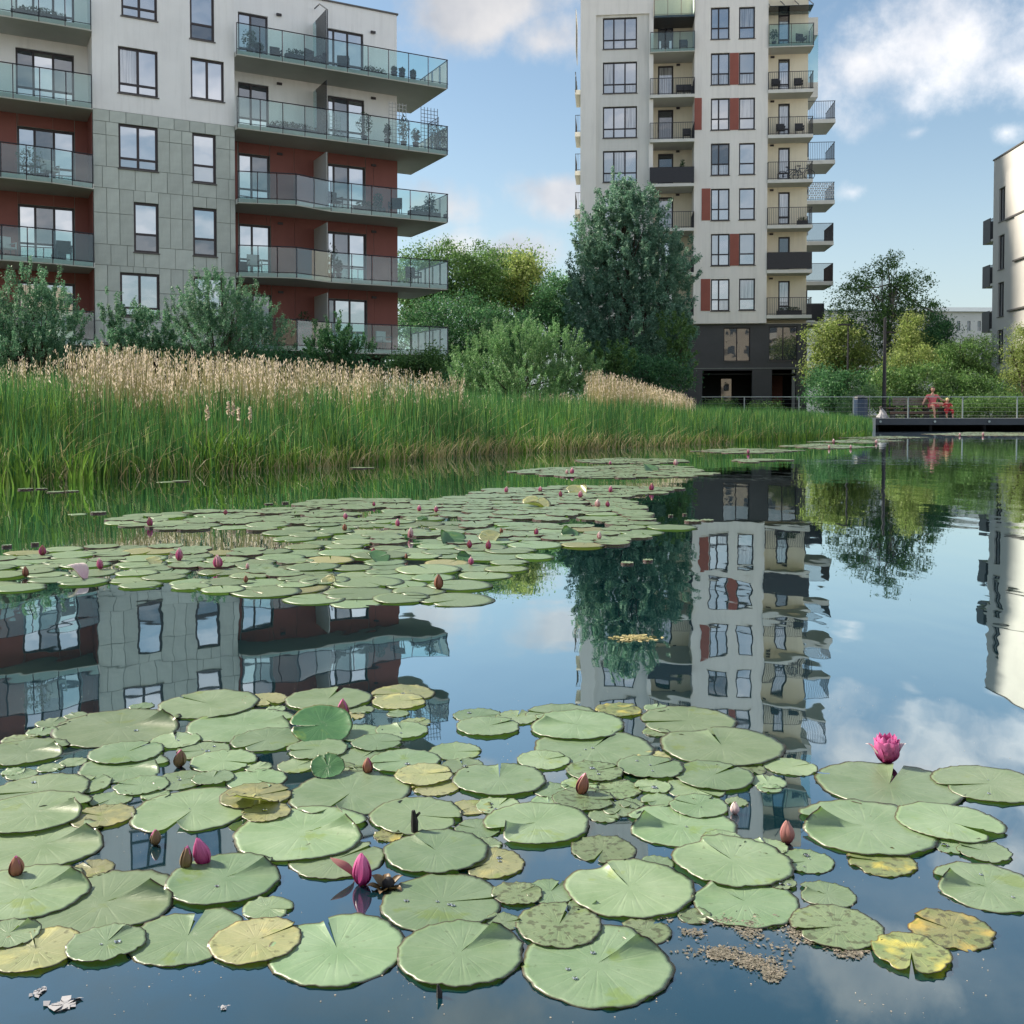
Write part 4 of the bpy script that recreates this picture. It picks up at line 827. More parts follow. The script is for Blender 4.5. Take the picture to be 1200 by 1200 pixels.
tree('airy_tree', 'tall airy tree behind the bench with sky showing between its branches', 'tree', (1040, 66.0),
     [(1040,310,16,18,0),(1020,325,20,16,.5),(1065,335,24,18,-.5),(1000,345,24,18,0),(1045,355,34,22,0),(1085,365,24,20,.5),(985,372,18,16,0),(1020,385,34,24,0),(1065,395,34,26,0),(1100,385,16,16,0),(1040,425,36,30,0)],
     25500, 0.150, 'mid', 'palebark', .16, RG, clump=0.272, ncl=461, shell=.3, seed=16, limbs=22)
tree('yellow_tree', 'sunlit pale yellow tree right of the tower base', 'tree', (975, 60.0), [(972,395,24,24,0),(990,410,24,28,0),(965,425,22,24,0),(1005,430,20,22,0)], 16500, 0.143, 'yellow', group=RG, clump=0.306, ncl=182, shell=.35, seed=17, limbs=9)
tree('yellow_tree', 'pointed yellow green tree behind the bench, left of the dark green tree', 'tree', (1068, 58.0), [(1067,385,12,20,0),(1066,405,18,20,0),(1072,425,24,24,0),(1055,440,20,18,0)], 13500, 0.112, 'yellow', group=RG, clump=0.221, ncl=168, seed=18, limbs=8, up=.9)
tree('dark_tree', 'dark rounded tree between the yellow tree and the pale far building', 'tree', (1098, 64.0), [(1098,395,20,26,0),(1085,410,22,28,0),(1110,420,18,22,0)], 13500, 0.128, 'dark', group=RG, clump=0.255, ncl=140, seed=19, limbs=7)
tree('round_bush_tree', 'broad deep green bushy tree left of the corner apartment building', 'tree', (1128, 60.0), [(1125,420,30,24,0),(1145,415,20,24,0),(1108,435,24,22,0),(1140,445,30,20,0)], 22500, 0.105, 'mid', group=RG, clump=0.255, ncl=224, seed=20, limbs=7)
tree('sunlit_tree', 'yellow green tree at the right edge before the corner building', 'tree', (1198, 52.0), [(1198,400,14,22,0),(1192,425,18,24,0),(1212,410,20,35,0),(1200,450,24,20,0),(1230,430,30,40,0)], 18000, 0.098, 'yellow', group=RG, clump=0.221, ncl=210, seed=21, limbs=8)
HG = 'shrubs behind the jetty'
tree('hedge', 'dark hedge between the tower base and the litter bin', 'hedge', (975, 57.0), [(957,462,20,22,-1.5),(965,455,26,22,0),(1000,455,26,22,0),(1030,450,26,26,0),(962,475,22,14,-2)], 17000, .13, 'dark', tr=.05, group=HG, clump=.3, ncl=110, seed=22, limbs=4, trunk_top=1.0)
tree('flowering_bush', 'rounded light green bush beside the dark blue litter bin', 'bush', (1000, 46.5), [(1000,474,14,13,0),(992,480,12,8,0),(1020,465,20,18,.6)], 6000, .08, 'light', tr=.03, group=HG, clump=.16, ncl=60, seed=23, limbs=4, trunk_top=.5)
tree('leafy_bush', 'bright leafy bush mass right behind the bench', 'bush', (1075, 51.0), [(1045,452,30,20,0),(1085,450,34,22,0),(1125,455,32,20,0),(1150,460,26,18,0),(1090,475,60,14,-.5),(1030,472,30,14,0)], 26000, .12, 'mid', tr=.05, group=HG, clump=.24, ncl=330, seed=24, limbs=8, trunk_top=.9)
tree('leafy_bush', 'yellow green bush rising over the bush mass behind the bench', 'bush', (1070, 54.0), [(1062,432,22,20,0),(1080,425,16,18,0),(1048,445,18,14,0)], 7000, .12, 'yellow', tr=.05, group=HG, clump=.22, ncl=90, seed=25, limbs=5, trunk_top=1.2)
tree('hedge', 'low trimmed hedge behind the railing at the right edge', 'hedge', (1165, 47.5), [(1135,478,24,10,0),(1170,476,30,11,0),(1215,476,30,12,0)], 12000, .09, 'mid', tr=.03, group=HG, clump=.2, ncl=130, seed=26, limbs=3, trunk_top=.4)
tree('hedge', 'dark hedge at the foot of the corner apartment building', 'hedge', (1150, 56.0), [(1150,465,30,16,0),(1190,468,30,12,0)], 7000, .12, 'dark', tr=.03, group=HG, clump=.25, ncl=80, seed=27, limbs=3, trunk_top=.6)
tree('hedge', 'low shrubs behind the railing before the dark tower base', 'hedge', (850, 50.0), [(845,476,26,6,0),(900,478,22,5,0)], 4000, .09, 'mid', tr=.03, group=HG, clump=.16, ncl=70, seed=28, limbs=3, trunk_top=.3)

# ================================================================ REEDS
def blades(bx, by, bz, h, w_, g, lean=.12, seg=3, droop=.25):
    n = len(bx); az = g.random(n)*2*math.pi; ln = lean*(0.3+g.random(n)); dx, dy = np.cos(az)*ln, np.sin(az)*ln
    tw = g.random(n)*math.pi; sx, sy = np.cos(tw)*w_, np.sin(tw)*w_*.6; V = np.empty((n, 2*seg+1, 3)); 
    for i in range(seg):
        t = i/seg; k = 1-t*.55; bend = t*t*(1+droop*2)
        for s_, j in ((-1, 0), (1, 1)):
            V[:, 2*i+j, 0] = bx+dx*h*bend+s_*sx*k; V[:, 2*i+j, 1] = by+dy*h*bend+s_*sy*k; V[:, 2*i+j, 2] = bz+h*t*(1-ln*.25*t)
    V[:, 2*seg, 0] = bx+dx*h*(1+droop*2.2); V[:, 2*seg, 1] = by+dy*h*(1+droop*2.2); V[:, 2*seg, 2] = bz+h*(1-ln*.5)
    base = np.arange(n)[:, None]*(2*seg+1); T = []
    for i in range(seg-1): T.append(base+np.array([[2*i, 2*i+1, 2*i+3]])); T.append(base+np.array([[2*i, 2*i+3, 2*i+2]]))
    T.append(base+np.array([[2*seg-2, 2*seg-1, 2*seg]]))
    return V.reshape(-1, 3), np.concatenate(T).reshape(-1, 3)
def merge(parts):
    V = []; Fc = []; o = 0
    for v, f in parts: V.append(v); Fc.append(f+o); o += len(v)
    return np.concatenate(V), np.concatenate(Fc)
def bed(n, g, x0, x1, d0, d1, pw=1.0):            # root points: picked in picture columns so the far end is not starved
    u = x0+(x1-x0)*g.random(n); sy = np.array([0.0]*n); d = d0+(d1-d0)*g.random(n)**pw
    P = np.array([[px, np.interp(px, [p[0] for p in SHORE_PX], [p[1] for p in SHORE_PX])] for px in u])
    bx = np.empty(n); by = np.empty(n); bz = np.empty(n)
    for i in range(n):
        s = at(P[i, 0], P[i, 1]); k = (s.y+d[i])/s.y; bx[i] = s.x*k; by[i] = s.y+d[i]; bz[i] = min(.42, -.1+max(0, d[i])*.06)
    return u, d, bx, by, np.maximum(bz, -.05)
def patchy(x, y, s=1.0): return .5+.25*np.sin(x*1.3*s+1.1)*np.cos(y*.9*s)+.25*np.sin(x*3.7*s+y*2.1*s)
def build_reeds():
    g = np.random.default_rng(5)
    # height a column of reeds reaches in the photo (green mass)
    XS = [-60, 0, 60, 120, 200, 300, 400, 500, 560, 620, 700, 760, 820, 880, 940, 1000, 1022]
    YT = [427, 431, 437, 452, 460, 456, 452, 453, 459, 462, 464, 468, 475, 478, 480, 485, 489]
    n = 84000; u, d, bx, by, bz = bed(n, g, -420, 1022, .12, 8.5, .9)
    top = CAM_H+(484-np.interp(u, XS, YT))/F*by
    ramp = np.clip(.50+d*.32, 0, 1.0); ramp = np.where(u > 820, np.clip(.72+d*.2, 0, 1), ramp)
    h = (top-bz)*ramp*(.58+.60*g.random(n)**1.7)*(.84+.3*patchy(bx, by))
    V, T = blades(bx, by, bz, h, .0042+.0035*g.random(n)+by*.00013, g, .075, 3, .1)
    tag(link('reeds', mesh_np('reeds', V, T, 3), M['reed']), 'dense dark green reed bed along the far bank of the pond', 'reeds', kind='stuff')
    # lighter blades scattered through, thick at the waterline and in the sunlit stretch by the jetty
    n = 22000; u, d, bx, by, bz = bed(n, g, -420, 1022, .0, 6.0, 1.6); keep = (g.random(n) < np.where(u > 800, 1, .55+.3*np.sin(bx*2.1))); u, d, bx, by, bz = [a[keep] for a in (u, d, bx, by, bz)]; n = len(u)
    top = CAM_H+(484-np.interp(u, XS, YT))/F*by; h = (top-bz)*np.clip(.34+d*.4, 0, 1.0)*(.6+.45*g.random(n))
    V, T = blades(bx, by, bz, h, .0042+by*.00016, g, .13)
    tag(link('light_reeds', mesh_np('light_reeds', V, T, 3), M['reedlight']), 'lighter yellow green blades in the reed bed', 'reeds', kind='stuff')
    n = 3300; u, d, bx, by, bz = bed(n, g, -420, 1000, .1, 5.0, 1.2); top = CAM_H+(484-np.interp(u, XS, YT))/F*by; h = (top-bz)*(.55+.5*g.random(n))*np.clip(.5+d*.3, 0, 1)
    V, T = blades(bx, by, bz, h, .004+by*.00014, g, .55, 4, .6)
    tag(link('bent_reeds', mesh_np('bent_reeds', V, T, 3), M['straw']), 'bent and broken pale stems leaning through the green reeds', 'reeds', kind='stuff')
    # dead straw coloured stems low at the water
    n = 10000; u, d, bx, by, bz = bed(n, g, -420, 860, -.10, .8, 1.3); k = g.random(n) < np.interp(u, [-60, 250, 420, 860], [.1, .15, .45, .6]); u, d, bx, by, bz = [a[k] for a in (u, d, bx, by, bz)]; n = len(u); h = (.10+.26*g.random(n))*np.interp(u, [-60, 250, 500, 700, 860], [.8, 1, 1.35, 1.5, 1.0])
    V, T = blades(bx, by, bz-.05, h+.05, .004+by*.00018, g, .5)
    tag(link('dry_stems', mesh_np('dry_stems', V, T, 3), M['straw']), 'dry straw coloured stems at the foot of the reeds', 'reeds', kind='stuff')
    # tall common reed with buff plumes
    XP = [-60, 40, 80, 130, 200, 300, 400, 480, 540]; YP = [428, 424, 412, 409, 414, 420, 427, 434, 442]
    XR = [690, 710, 750, 800, 812]; YR = [436, 438, 449, 463, 470]
    parts_s = []; P = []
    for (n, x0, x1, X_, Y_, d0, d1) in ((2300, 65, 545, XP, YP, 5.0, 9.5), (2001, 70, 545, XP, YP, 2.0, 5.0), (900, -420, 65, XP, YP, 4.5, 9.0), (1100, 690, 812, XR, YR, 4.5, 8.0), (220, 545, 690, [545, 690], [466, 462], 5, 8)):
        u, d, bx, by, bz = bed(n, g, x0, x1, d0, d1)
        if n > 2000: k = g.random(n) < np.interp(u, [65, 100, 200, 400, 500, 545], [.3, .85, .9, .6, .45, .3])*np.clip(.55+.6*np.sin(bx*2.3)*np.sin(bx*.9+by)+.2*np.sin(bx*7.1), .25, 1); u, d, bx, by, bz = [a[k] for a in (u, d, bx, by, bz)]; n = len(u)
        h = (CAM_H+(484-np.interp(u, X_, Y_))/F*by-bz)*(.58+.48*g.random(n)-.06*patchy(bx*2, by*2))
        az = g.random(n)*6.28; ln = .05+.05*g.random(n); tx, ty = bx+np.cos(az)*ln*h, by+np.sin(az)*ln*h; w_ = .006+by*.0002
        V = np.empty((n, 4, 3)); V[:, 0] = np.stack([bx-w_, by, bz], 1); V[:, 1] = np.stack([bx+w_, by, bz], 1); V[:, 2] = np.stack([tx+w_*.5, ty, bz+h], 1); V[:, 3] = np.stack([tx-w_*.5, ty, bz+h], 1)
        parts_s.append((V.reshape(-1, 3), np.arange(4*n).reshape(-1, 4)))
        m = 12; t = g.random((n, m))*.27; r = np.sin(np.clip(t/.27, .03, 1)*math.pi)**.7*.030
        q = np.empty((n, m, 3)); q[..., 0] = tx[:, None]+g.normal(size=(n, m))*r+np.cos(az)[:, None]*(.27-t)*.3; q[..., 1] = ty[:, None]+g.normal(size=(n, m))*r; q[..., 2] = (bz+h)[:, None]+.05-t
        P.append(q.reshape(-1, 3))
    V, T = merge(parts_s); tag(link('reed_stalks', mesh_np('reed_stalks', V, T, 4), M['straw']), 'tall dry reed stalks rising over the green reeds', 'reeds', kind='stuff')
    P = np.concatenate(P); tag(link('reed_plumes', leaves_mesh(P, .044, g, 3.2, .26), M['plume']), 'buff feathery plumes on the tall dry reeds', 'reeds', kind='stuff')
    # turf behind the reeds
    n = 26000; x = g.uniform(-16, 40, n); y = np.array([shore_y(a) for a in x])+g.uniform(6, 22, n); k = (y < 41.0) | (x < 12); x, y = x[k], y[k]
    V, T = blades(x, y, np.full(len(x), .40), .12+.3*g.random(len(x)), .012, g, .4, 2)
    tag(link('grass', mesh_np('grass', V, T, 3), M['mid']), 'rough grass on the bank behind the reeds', 'grass', kind='stuff')
build_reeds()
def iris_clump(px, py, D, n, h, label, seed, stalks=2):
    p = atD(px, py, D); g = np.random.default_rng(seed); t = empty('iris_clump', (p.x, D, 0), 0, label, 'plant', 'sword leaved water plants at the reed edge')
    V, T = blades(g.normal(size=n)*.10, g.normal(size=n)*.08, np.full(n, -.05), h*(.55+.5*g.random(n)), .009+.004*g.random(n), g, .22, 4, .35); link('blade_tuft', mesh_np('blades', V, T, 3), M['reedlight'], t)
    for i in range(stalks):
        x = g.normal()*.1; s = MB(); s.tube([(x, 0, 0), (x+.02, 0, h*.7), (x+.03, 0, h*1.12)], [.006, .005, .003], 5); st = s.build('flower_stalk', M['straw'], t)
        link('seed_head', leaf_cloud(40, (x+.03, 0, h*1.05), (.02, .02, .10), .04, seed+i, .5), M['plume'], st)
for i, (px, py, n, h, lb, k) in enumerate(((242, 552, 60, .62, 'bright green sword leaved clump, first from the left', 1), (268, 551, 50, .66, 'bright green clump with a tall seed stalk in the middle of the reed edge', 2), (290, 550, 60, .60, 'bright green clump with brownish seed heads, right of the tall seed stalk', 2),
        (88, 566, 34, .42, 'light green drooping tuft at the water on the left', 0), (335, 548, 22, .45, 'small light tuft right of the bright clumps', 0), (20, 572, 18, .6, 'tall light green tuft in the left corner of the reed edge', 0), (445, 543, 22, .34, 'low pale tuft at the water right of the middle of the reeds', 0))):
    iris_clump(px, py, at(px, py).y, n, h, lb, 60+i, k)

# ================================================================ JETTY, RAILING, BENCH, LAMPS
DK, DZ = 43.0, .43
def build_jetty():
    xl = atD(1024, 490, DK).x; xr = xl+16; t = empty('jetty', (0, 0, 0), 0, 'low timber jetty with dark steel edge over the water at the right', 'jetty')
    w_ = .145; me = None
    for i in range(int((xr-xl)/w_)):
        if me is None: b = MB(); b.box(0, w_-.012, 0, 3.6, 0, .045); me = b.mesh('plank'); me.materials.append(M['deckwood'])
        link('plank', me, None, t, (xl+i*w_, DK+.02, DZ-.045))
    f = MB(); f.box(xl, xr, DK-.06, DK, DZ-.27, DZ-.01); f.box(xl, xl+.05, DK+.001, DK+3.6, DZ-.27, DZ-.05); f.build('edge_beam', M['fascia'], t)
    e = MB(); e.box(xl, xr, DK-.075, DK+.015, DZ-.006, DZ+.02); e.build('edge_strip', M['kerb'], t)
    for x in np.arange(xl+.25, xr, 2.28): l = MB(); l.tube([(x, DK+.4, -.6), (x, DK+.4, DZ-.05)], .09, 8); l.build('pile', M['black'], t); b = MB(); b.tube([(x, DK-.06, DZ-.13), (x, DK-.10, DZ-.13)], .05, 10); b.build('bolt_plate', M['steel'], t)
    b = MB(); b.box(xl, xr, DK+3.62, DK+3.9, -.5, DZ-.05); b.build('back_wall', M['black'], t)  # near-black face stands in for the shadow beneath the deck
    # path from the tower to the jetty
    p = MB(); pa = at(815, 500).x; xp = atD(800, 486, DK).x
    p.box(xp, xl-.01, DK-.1, DK+3.4, -.2, DZ+.012); tag(p.build('gravel_path', M['gravelpath']), kind='structure')
    p = MB(); p.box(xr+.01, xr+20, DK-.1, DK+3.4, -.3, DZ+.012); tag(p.build('bank_path', M['gravelpath']), kind='structure')
    k = MB(); k.box(xp, xl-.01, DK-.25, DK-.101, -.2, DZ+.03); tag(k.build('path_kerb', M['kerb']), kind='structure')
    xs0 = atD(822, 466, DK).x; r = empty('railing', (0, 0, 0), 0, 'thin pale metal railing with wire infill along the path and the jetty', 'railing')
    zt = .65+19.5/F*DK; h = MB(); h.box(xs0, xr, DK-.05, DK+.03, zt-.03, zt); h.build('handrail', M['steel'], r)
    xpost = atD(1064, 466, DK).x; x = xpost-2.29*int((xpost-xs0)/2.29)
    while x < xr: q = MB(); q.box(x-.02, x+.02, DK-.035, DK+.015, DZ+.02, zt-.031); q.build('post', M['steel'], r); x += 2.29
    wr = MB()
    for z in np.linspace(DZ+.12, zt-.12, 5): wr.tube([(xs0, DK-.01, z), (xr, DK-.01, z)], .0035, 4)
    wr.build('wire', M['steel'], r)
build_jetty()
def build_bench():
    D = 45.2; x0 = atD(1038, 480, D).x; x1 = atD(1106, 480, D).x; z = DZ; t = empty('park_bench', (x0, D, z), 0, 'long brown slatted bench on the jetty under the tall lamp post', 'bench'); Ln = x1-x0
    for i in range(4): s = MB(); s.box(0, Ln, -.5+i*.12, -.5+i*.12+.10, .42, .46); s.build('seat_slat', M['benchwood'], t)
    for i in range(3): s = MB(); s.box(Ln*.12, Ln*.78, .0+i*.02, .03+i*.02, .56+i*.12, .66+i*.12); s.build('back_slat', M['benchgrey'], t)
    for x in (.2, Ln*.33, Ln*.66, Ln-.2): s = MB(); s.box(x-.03, x+.03, -.5, -.06, 0, .415); s.box(x-.03, x+.03, .055, .09, .2, .9); s.build('leg', M['rail_metal'], t)
    s = MB(); s.box(0, Ln, -.56, -.52, .18, .30); s.build('front_board', M['benchwood'], t)
    return D, x0, x1
BD, BX0, BX1 = build_bench()
def lamp(px, pytop, D, label, head=True, r=.07):
    p = atD(px, 484, D); zt = atD(px, pytop, D).z; bz = ground_z(p.x, D) if D > 47 else DZ
    t = empty('street_lamp', (p.x, D, bz), 0, label, 'lamp post', 'dark lamp posts behind the jetty')
    s = MB(); s.tube([(0, 0, 0), (0, 0, .5), (0, 0, zt-bz)], [r*1.4, r, r*.6], 8); s.build('pole', M['railblack'], t)
    if head: h = MB(); h.box(-.55, .10, -.12, .12, zt-bz-.02, zt-bz+.07); h.build('lamp_head', M['railblack'], t)
lamp(1036, 372, 45.8, 'thick dark lamp post rising behind the left end of the bench', False, .10)
lamp(993, 381, 57.0, 'slim dark lamp post with flat head before the pale yellow tree')
lamp(1048, 390, 64.0, 'slim distant lamp post with small head right of the thick post')
def build_bin():
    p = atD(1008, 484, 44.6); t = empty('litter_bin', (p.x, 44.6, DZ), 0, 'dark blue litter bin standing beside the rounded light bush', 'litter bin')
    b = MB(); b.lathe([(.30, 0), (.32, .05), (.32, .82), (.30, .86)], 14); b.build('bin_body', M['binblue'], t)
    l = MB(); l.lathe([(.31, .865), (.34, .88), (.30, .95), (.1, 1.0)], 14); l.build('lid', M['railblack'], t)
    r = MB(); r.tube([(.40, 0, 0), (.40, 0, 1.0)], .02, 6); r.build('bin_post', M['steel'], t)
build_bin()
def build_bundle():
    p = atD(1034, 490, 43.6); t = empty('cloth_bundle', (p.x, 43.6, DZ), 0, 'pale grey and white bundle standing at the left end of the jetty', 'bundle')
    b = MB(); b.tube([(-.02, 0, 0), (.0, 0, .10), (.02, .02, .22), (-.02, .03, .34), (-.05, .02, .42)], [.25, .22, .15, .09, .05], 9); b.build('cloth', M['bundle'], t, smooth=True)
    for a, c in ((-.14, .26), (.02, .33), (.15, .20)): f = MB(); f.tube([(a*1.3, -.20, .01), (a*.8, -.14, c*.6), (a*.2-.03, -.05, c)], [.035, .03, .012], 6); f.build('cloth_fold', M['bundle'], t, smooth=True)
    b = MB(); b.tube([(-.05, .02, .40), (-.09, .0, .47), (-.05, -.02, .52)], [.05, .065, .03], 7); b.build('gathered_top', M['sill'], t, smooth=True)
build_bundle()

# ---------------------------------------------------------------- people
def skin_body(name, joints, edges, m, parent, sub=2):
    me = bpy.data.meshes.new(name); me.from_pydata([j[:3] for j in joints], edges, []); o = link(name, me, m, parent)
    md = o.modifiers.new('s', 'SKIN'); sv = me.skin_vertices[0].data
    for i, j in enumerate(joints): sv[i].radius = (j[3], j[4] if len(j) > 4 else j[3]); sv[i].use_root = (i == 0)
    md2 = o.modifiers.new('d', 'SUBSURF'); md2.levels = sub; md2.render_levels = sub; md.use_smooth_shade = True
    return o
def hand(parent, p, d, s=1.0, side=1):          # a palm and five separate bent fingers in one skinned surface
    d = Vector(d).normalized(); n = d.cross(Vector((0, 1, .2))).normalized()*side; dn = Vector((0, 0, -1)); J = [(*p, .018*s, .03*s)]; E = []
    c = Vector(p)+d*.05*s; J.append((*c, .014*s, .036*s)); E.append((0, 1))
    for i, (o, l) in enumerate(((-.03, .07), (-.01, .08), (.01, .075), (.03, .06))):
        a = c+n*o*s+d*.035*s; k = len(J); b = a+d*l*.55*s; e = b+(d*.5+dn*.7).normalized()*l*.45*s
        J += [(*a, .009*s), (*b, .008*s), (*e, .007*s)]; E += [(1, k), (k, k+1), (k+1, k+2)]
    k = len(J); a = Vector(p)-n*.03*s+d*.02*s; b = a+(d-n).normalized()*.05*s; J += [(*a, .011*s), (*b, .009*s)]; E += [(0, k), (k, k+1)]
    return skin_body('hand', J, E, M['skin'], parent, 1)
def head(parent, c, r, hairm, hat=False):
    c = Vector(c); me = bpy.data.meshes.new('head'); V = []; Fq = []; ns, nr = 20, 14
    for i in range(nr+1):
        a = math.pi*i/nr
        for j in range(ns):
            b = 2*math.pi*j/ns; x, y, z = math.sin(a)*math.sin(b)*.78, -math.sin(a)*math.cos(b)*.92, math.cos(a)*1.12
            if y < 0 and z < 0: x *= 1+.22*z; y *= 1+.08*z
            f = max(0, -y); 
            y -= .20*math.exp(-((x/.13)**2+((z+.08)/.16)**2))*(f > .3)                    # nose
            y += .09*(math.exp(-(((x-.27)/.13)**2+((z-.10)/.10)**2))+math.exp(-(((x+.27)/.13)**2+((z-.10)/.10)**2)))*(f > .3)   # eye sockets
            y -= .05*math.exp(-((x/.2)**2+((z+.45)/.08)**2))*(f > .3)                      # lips
            V.append((c.x+x*r, c.y+y*r, c.z+z*r))
    for i in range(nr):
        for j in range(ns): Fq.append((i*ns+j, (i+1)*ns+j, (i+1)*ns+(j+1) % ns, i*ns+(j+1) % ns))
    me.from_pydata(V, [], Fq); h = link('head', me, M['skin'], parent, smooth=True)
    for s in (-1, 1):
        e = MB(); e.lathe([(.03*r*2, -.05*r), (.05*r*2, 0), (.03*r*2, .05*r)], 8, (c.x+s*.27*r, c.y-.80*r, c.z+.10*r)); e.build('eye', M['hair'], h)
        e = MB(); e.lathe([(.05*r, -.25*r), (.14*r, 0), (.05*r, .25*r)], 8, (c.x+s*.80*r, c.y+.02*r, c.z-.02*r)); e.build('ear', M['skin'], h)
    e = MB(); e.box(c.x-.2*r, c.x+.2*r, c.y-.86*r, c.y-.80*r, c.z-.48*r, c.z-.43*r); e.build('mouth', M['red'], h)
    hv = []; hf = []; n2 = 8
    for i in range(n2+1):
        a = math.pi*.62*i/n2
        for j in range(ns):
            b = 2*math.pi*j/ns; lim = 1.0 if math.cos(b) < .25 else .55; aa = a*lim if not hat else a*.8
            hv.append((c.x+math.sin(aa)*math.sin(b)*.88*r, c.y-math.sin(aa)*math.cos(b)*1.0*r+.04*r, c.z+math.cos(aa)*1.22*r))
    for i in range(n2):
        for j in range(ns): hf.append((i*ns+j, (i+1)*ns+j, (i+1)*ns+(j+1) % ns, i*ns+(j+1) % ns))
    me = bpy.data.meshes.new('hair'); me.from_pydata(hv, [], hf); link('hat' if hat else 'hair', me, hairm, parent, smooth=True)
def build_adult():
    cx = atD(1090, 470, BD).x; t = empty('person', (cx, BD, DZ), 0, 'person in a pink top seated on the bench, one ankle on the other knee', 'person')
    y = -.30; z = .52
    J = [(0, y, z, .15, .12), (0, y+.05, z+.20, .13, .10), (0, y+.08, z+.42, .16, .10), (0, y+.06, z+.54, .055, .055), (0, y+.03, z+.62, .05, .05),
         (-.19, y+.08, z+.46, .055), (-.36, y+.02, z+.28, .042), (-.46, y-.14, z+.18, .028),
         (.19, y+.08, z+.46, .055), (.38, y+.04, z+.30, .042), (.50, y-.10, z+.22, .028),
         (-.10, y-.05, z-.02, .085), (-.16, y-.42, z+.03, .062), (-.10, y-.44, z-.25, .048), (-.09, y-.40, z-.46, .034), (-.09, y-.52, z-.49, .035),
         (.10, y-.05, z, .085), (.30, y-.35, z+.10, .062), (.05, y-.44, z+.12, .048), (-.16, y-.46, z+.14, .034), (-.26, y-.50, z+.12, .034)]
    E = [(0,1),(1,2),(2,3),(3,4),(2,5),(5,6),(6,7),(2,8),(8,9),(9,10),(0,11),(11,12),(12,13),(13,14),(14,15),(0,16),(16,17),(17,18),(18,19),(19,20)]
    skin_body('body', J, E, M['skin'], t)
    J = [(0, y, z-.01, .165, .135), (0, y+.05, z+.20, .15, .12), (0, y+.08, z+.43, .175, .118), (-.20, y+.08, z+.46, .072), (-.31, y+.04, z+.34, .062), (.20, y+.08, z+.46, .072), (.32, y+.05, z+.36, .062), (0, y+.07, z+.50, .075, .07)]
    skin_body('shirt', J, [(0,1),(1,2),(2,3),(3,4),(2,5),(5,6),(2,7)], M['pink'], t)
    skin_body('shorts', [(0, y, z-.02, .16, .135), (-.10, y-.08, z, .105), (-.14, y-.26, z+.02, .088), (.10, y-.08, z+.01, .105), (.22, y-.24, z+.06, .088)], [(0,1),(1,2),(0,3),(3,4)], M['pink'], t)
    head(t, (0, y+.02, z+.74), .105, M['hair']); hand(t, (-.46, y-.14, z+.18), (-.5, -.5, -.4), 1, -1); hand(t, (.50, y-.10, z+.22), (.6, -.3, -.5))
def build_child():
    cx = atD(1110, 480, BD-.6).x; t = empty('person', (cx, BD-.6, DZ), 0, 'small child in a red outfit and pale yellow hat sitting low beside the bench end', 'person')
    s = MB(); s.box(-.2, .2, -.15, .2, .20, .25); s.box(-.18, -.14, -.12, .18, 0, .198); s.box(.14, .18, -.12, .18, 0, .198); o = s.build('low_stool', M['rail_metal'], None, (cx, BD-.6, DZ)); tag(o, 'low dark stool under the child in red', 'stool')
    z = .36
    J = [(0, 0, z, .10, .09), (0, .02, z+.12, .10, .08), (0, .02, z+.26, .10, .075), (0, 0, z+.33, .04, .04), (-.12, .02, z+.27, .042), (-.21, -.05, z+.14, .032), (-.13, -.17, z+.18, .022), (.12, .02, z+.27, .042), (.21, -.05, z+.14, .032), (.13, -.17, z+.18, .022),
         (-.08, -.06, z-.02, .062), (-.13, -.26, z-.02, .046), (-.13, -.26, z-.22, .034), (-.13, -.27, z-.32, .026), (-.13, -.36, z-.335, .026), (.08, -.06, z-.02, .062), (.13, -.26, z-.02, .046), (.13, -.26, z-.22, .034), (.13, -.27, z-.32, .026), (.13, -.36, z-.335, .026)]
    E = [(0,1),(1,2),(2,3),(2,4),(4,5),(5,6),(2,7),(7,8),(8,9),(0,10),(10,11),(11,12),(12,13),(13,14),(0,15),(15,16),(16,17),(17,18),(18,19)]
    skin_body('body', J, E, M['skin'], t)
    skin_body('jacket', [(0, 0, z, .12, .11), (0, .02, z+.13, .115, .095), (0, .02, z+.26, .115, .09), (-.13, .02, z+.27, .055), (-.215, -.05, z+.14, .046), (.13, .02, z+.27, .055), (.215, -.05, z+.14, .046)], [(0,1),(1,2),(2,3),(3,4),(2,5),(5,6)], M['red'], t)
    skin_body('trousers', [(0, 0, z-.02, .115, .10), (-.09, -.08, z-.02, .075), (-.13, -.26, z-.015, .06), (-.13, -.26, z-.18, .05), (.09, -.08, z-.02, .075), (.13, -.26, z-.015, .06), (.13, -.26, z-.18, .05)], [(0,1),(1,2),(2,3),(0,4),(4,5),(5,6)], M['red'], t)
    head(t, (0, -.01, z+.43), .085, M['blond'], True); hand(t, (-.13, -.17, z+.18), (.3, -.9, 0), .6, -1); hand(t, (.13, -.17, z+.18), (-.3, -.9, 0), .6)
build_adult(); build_child()
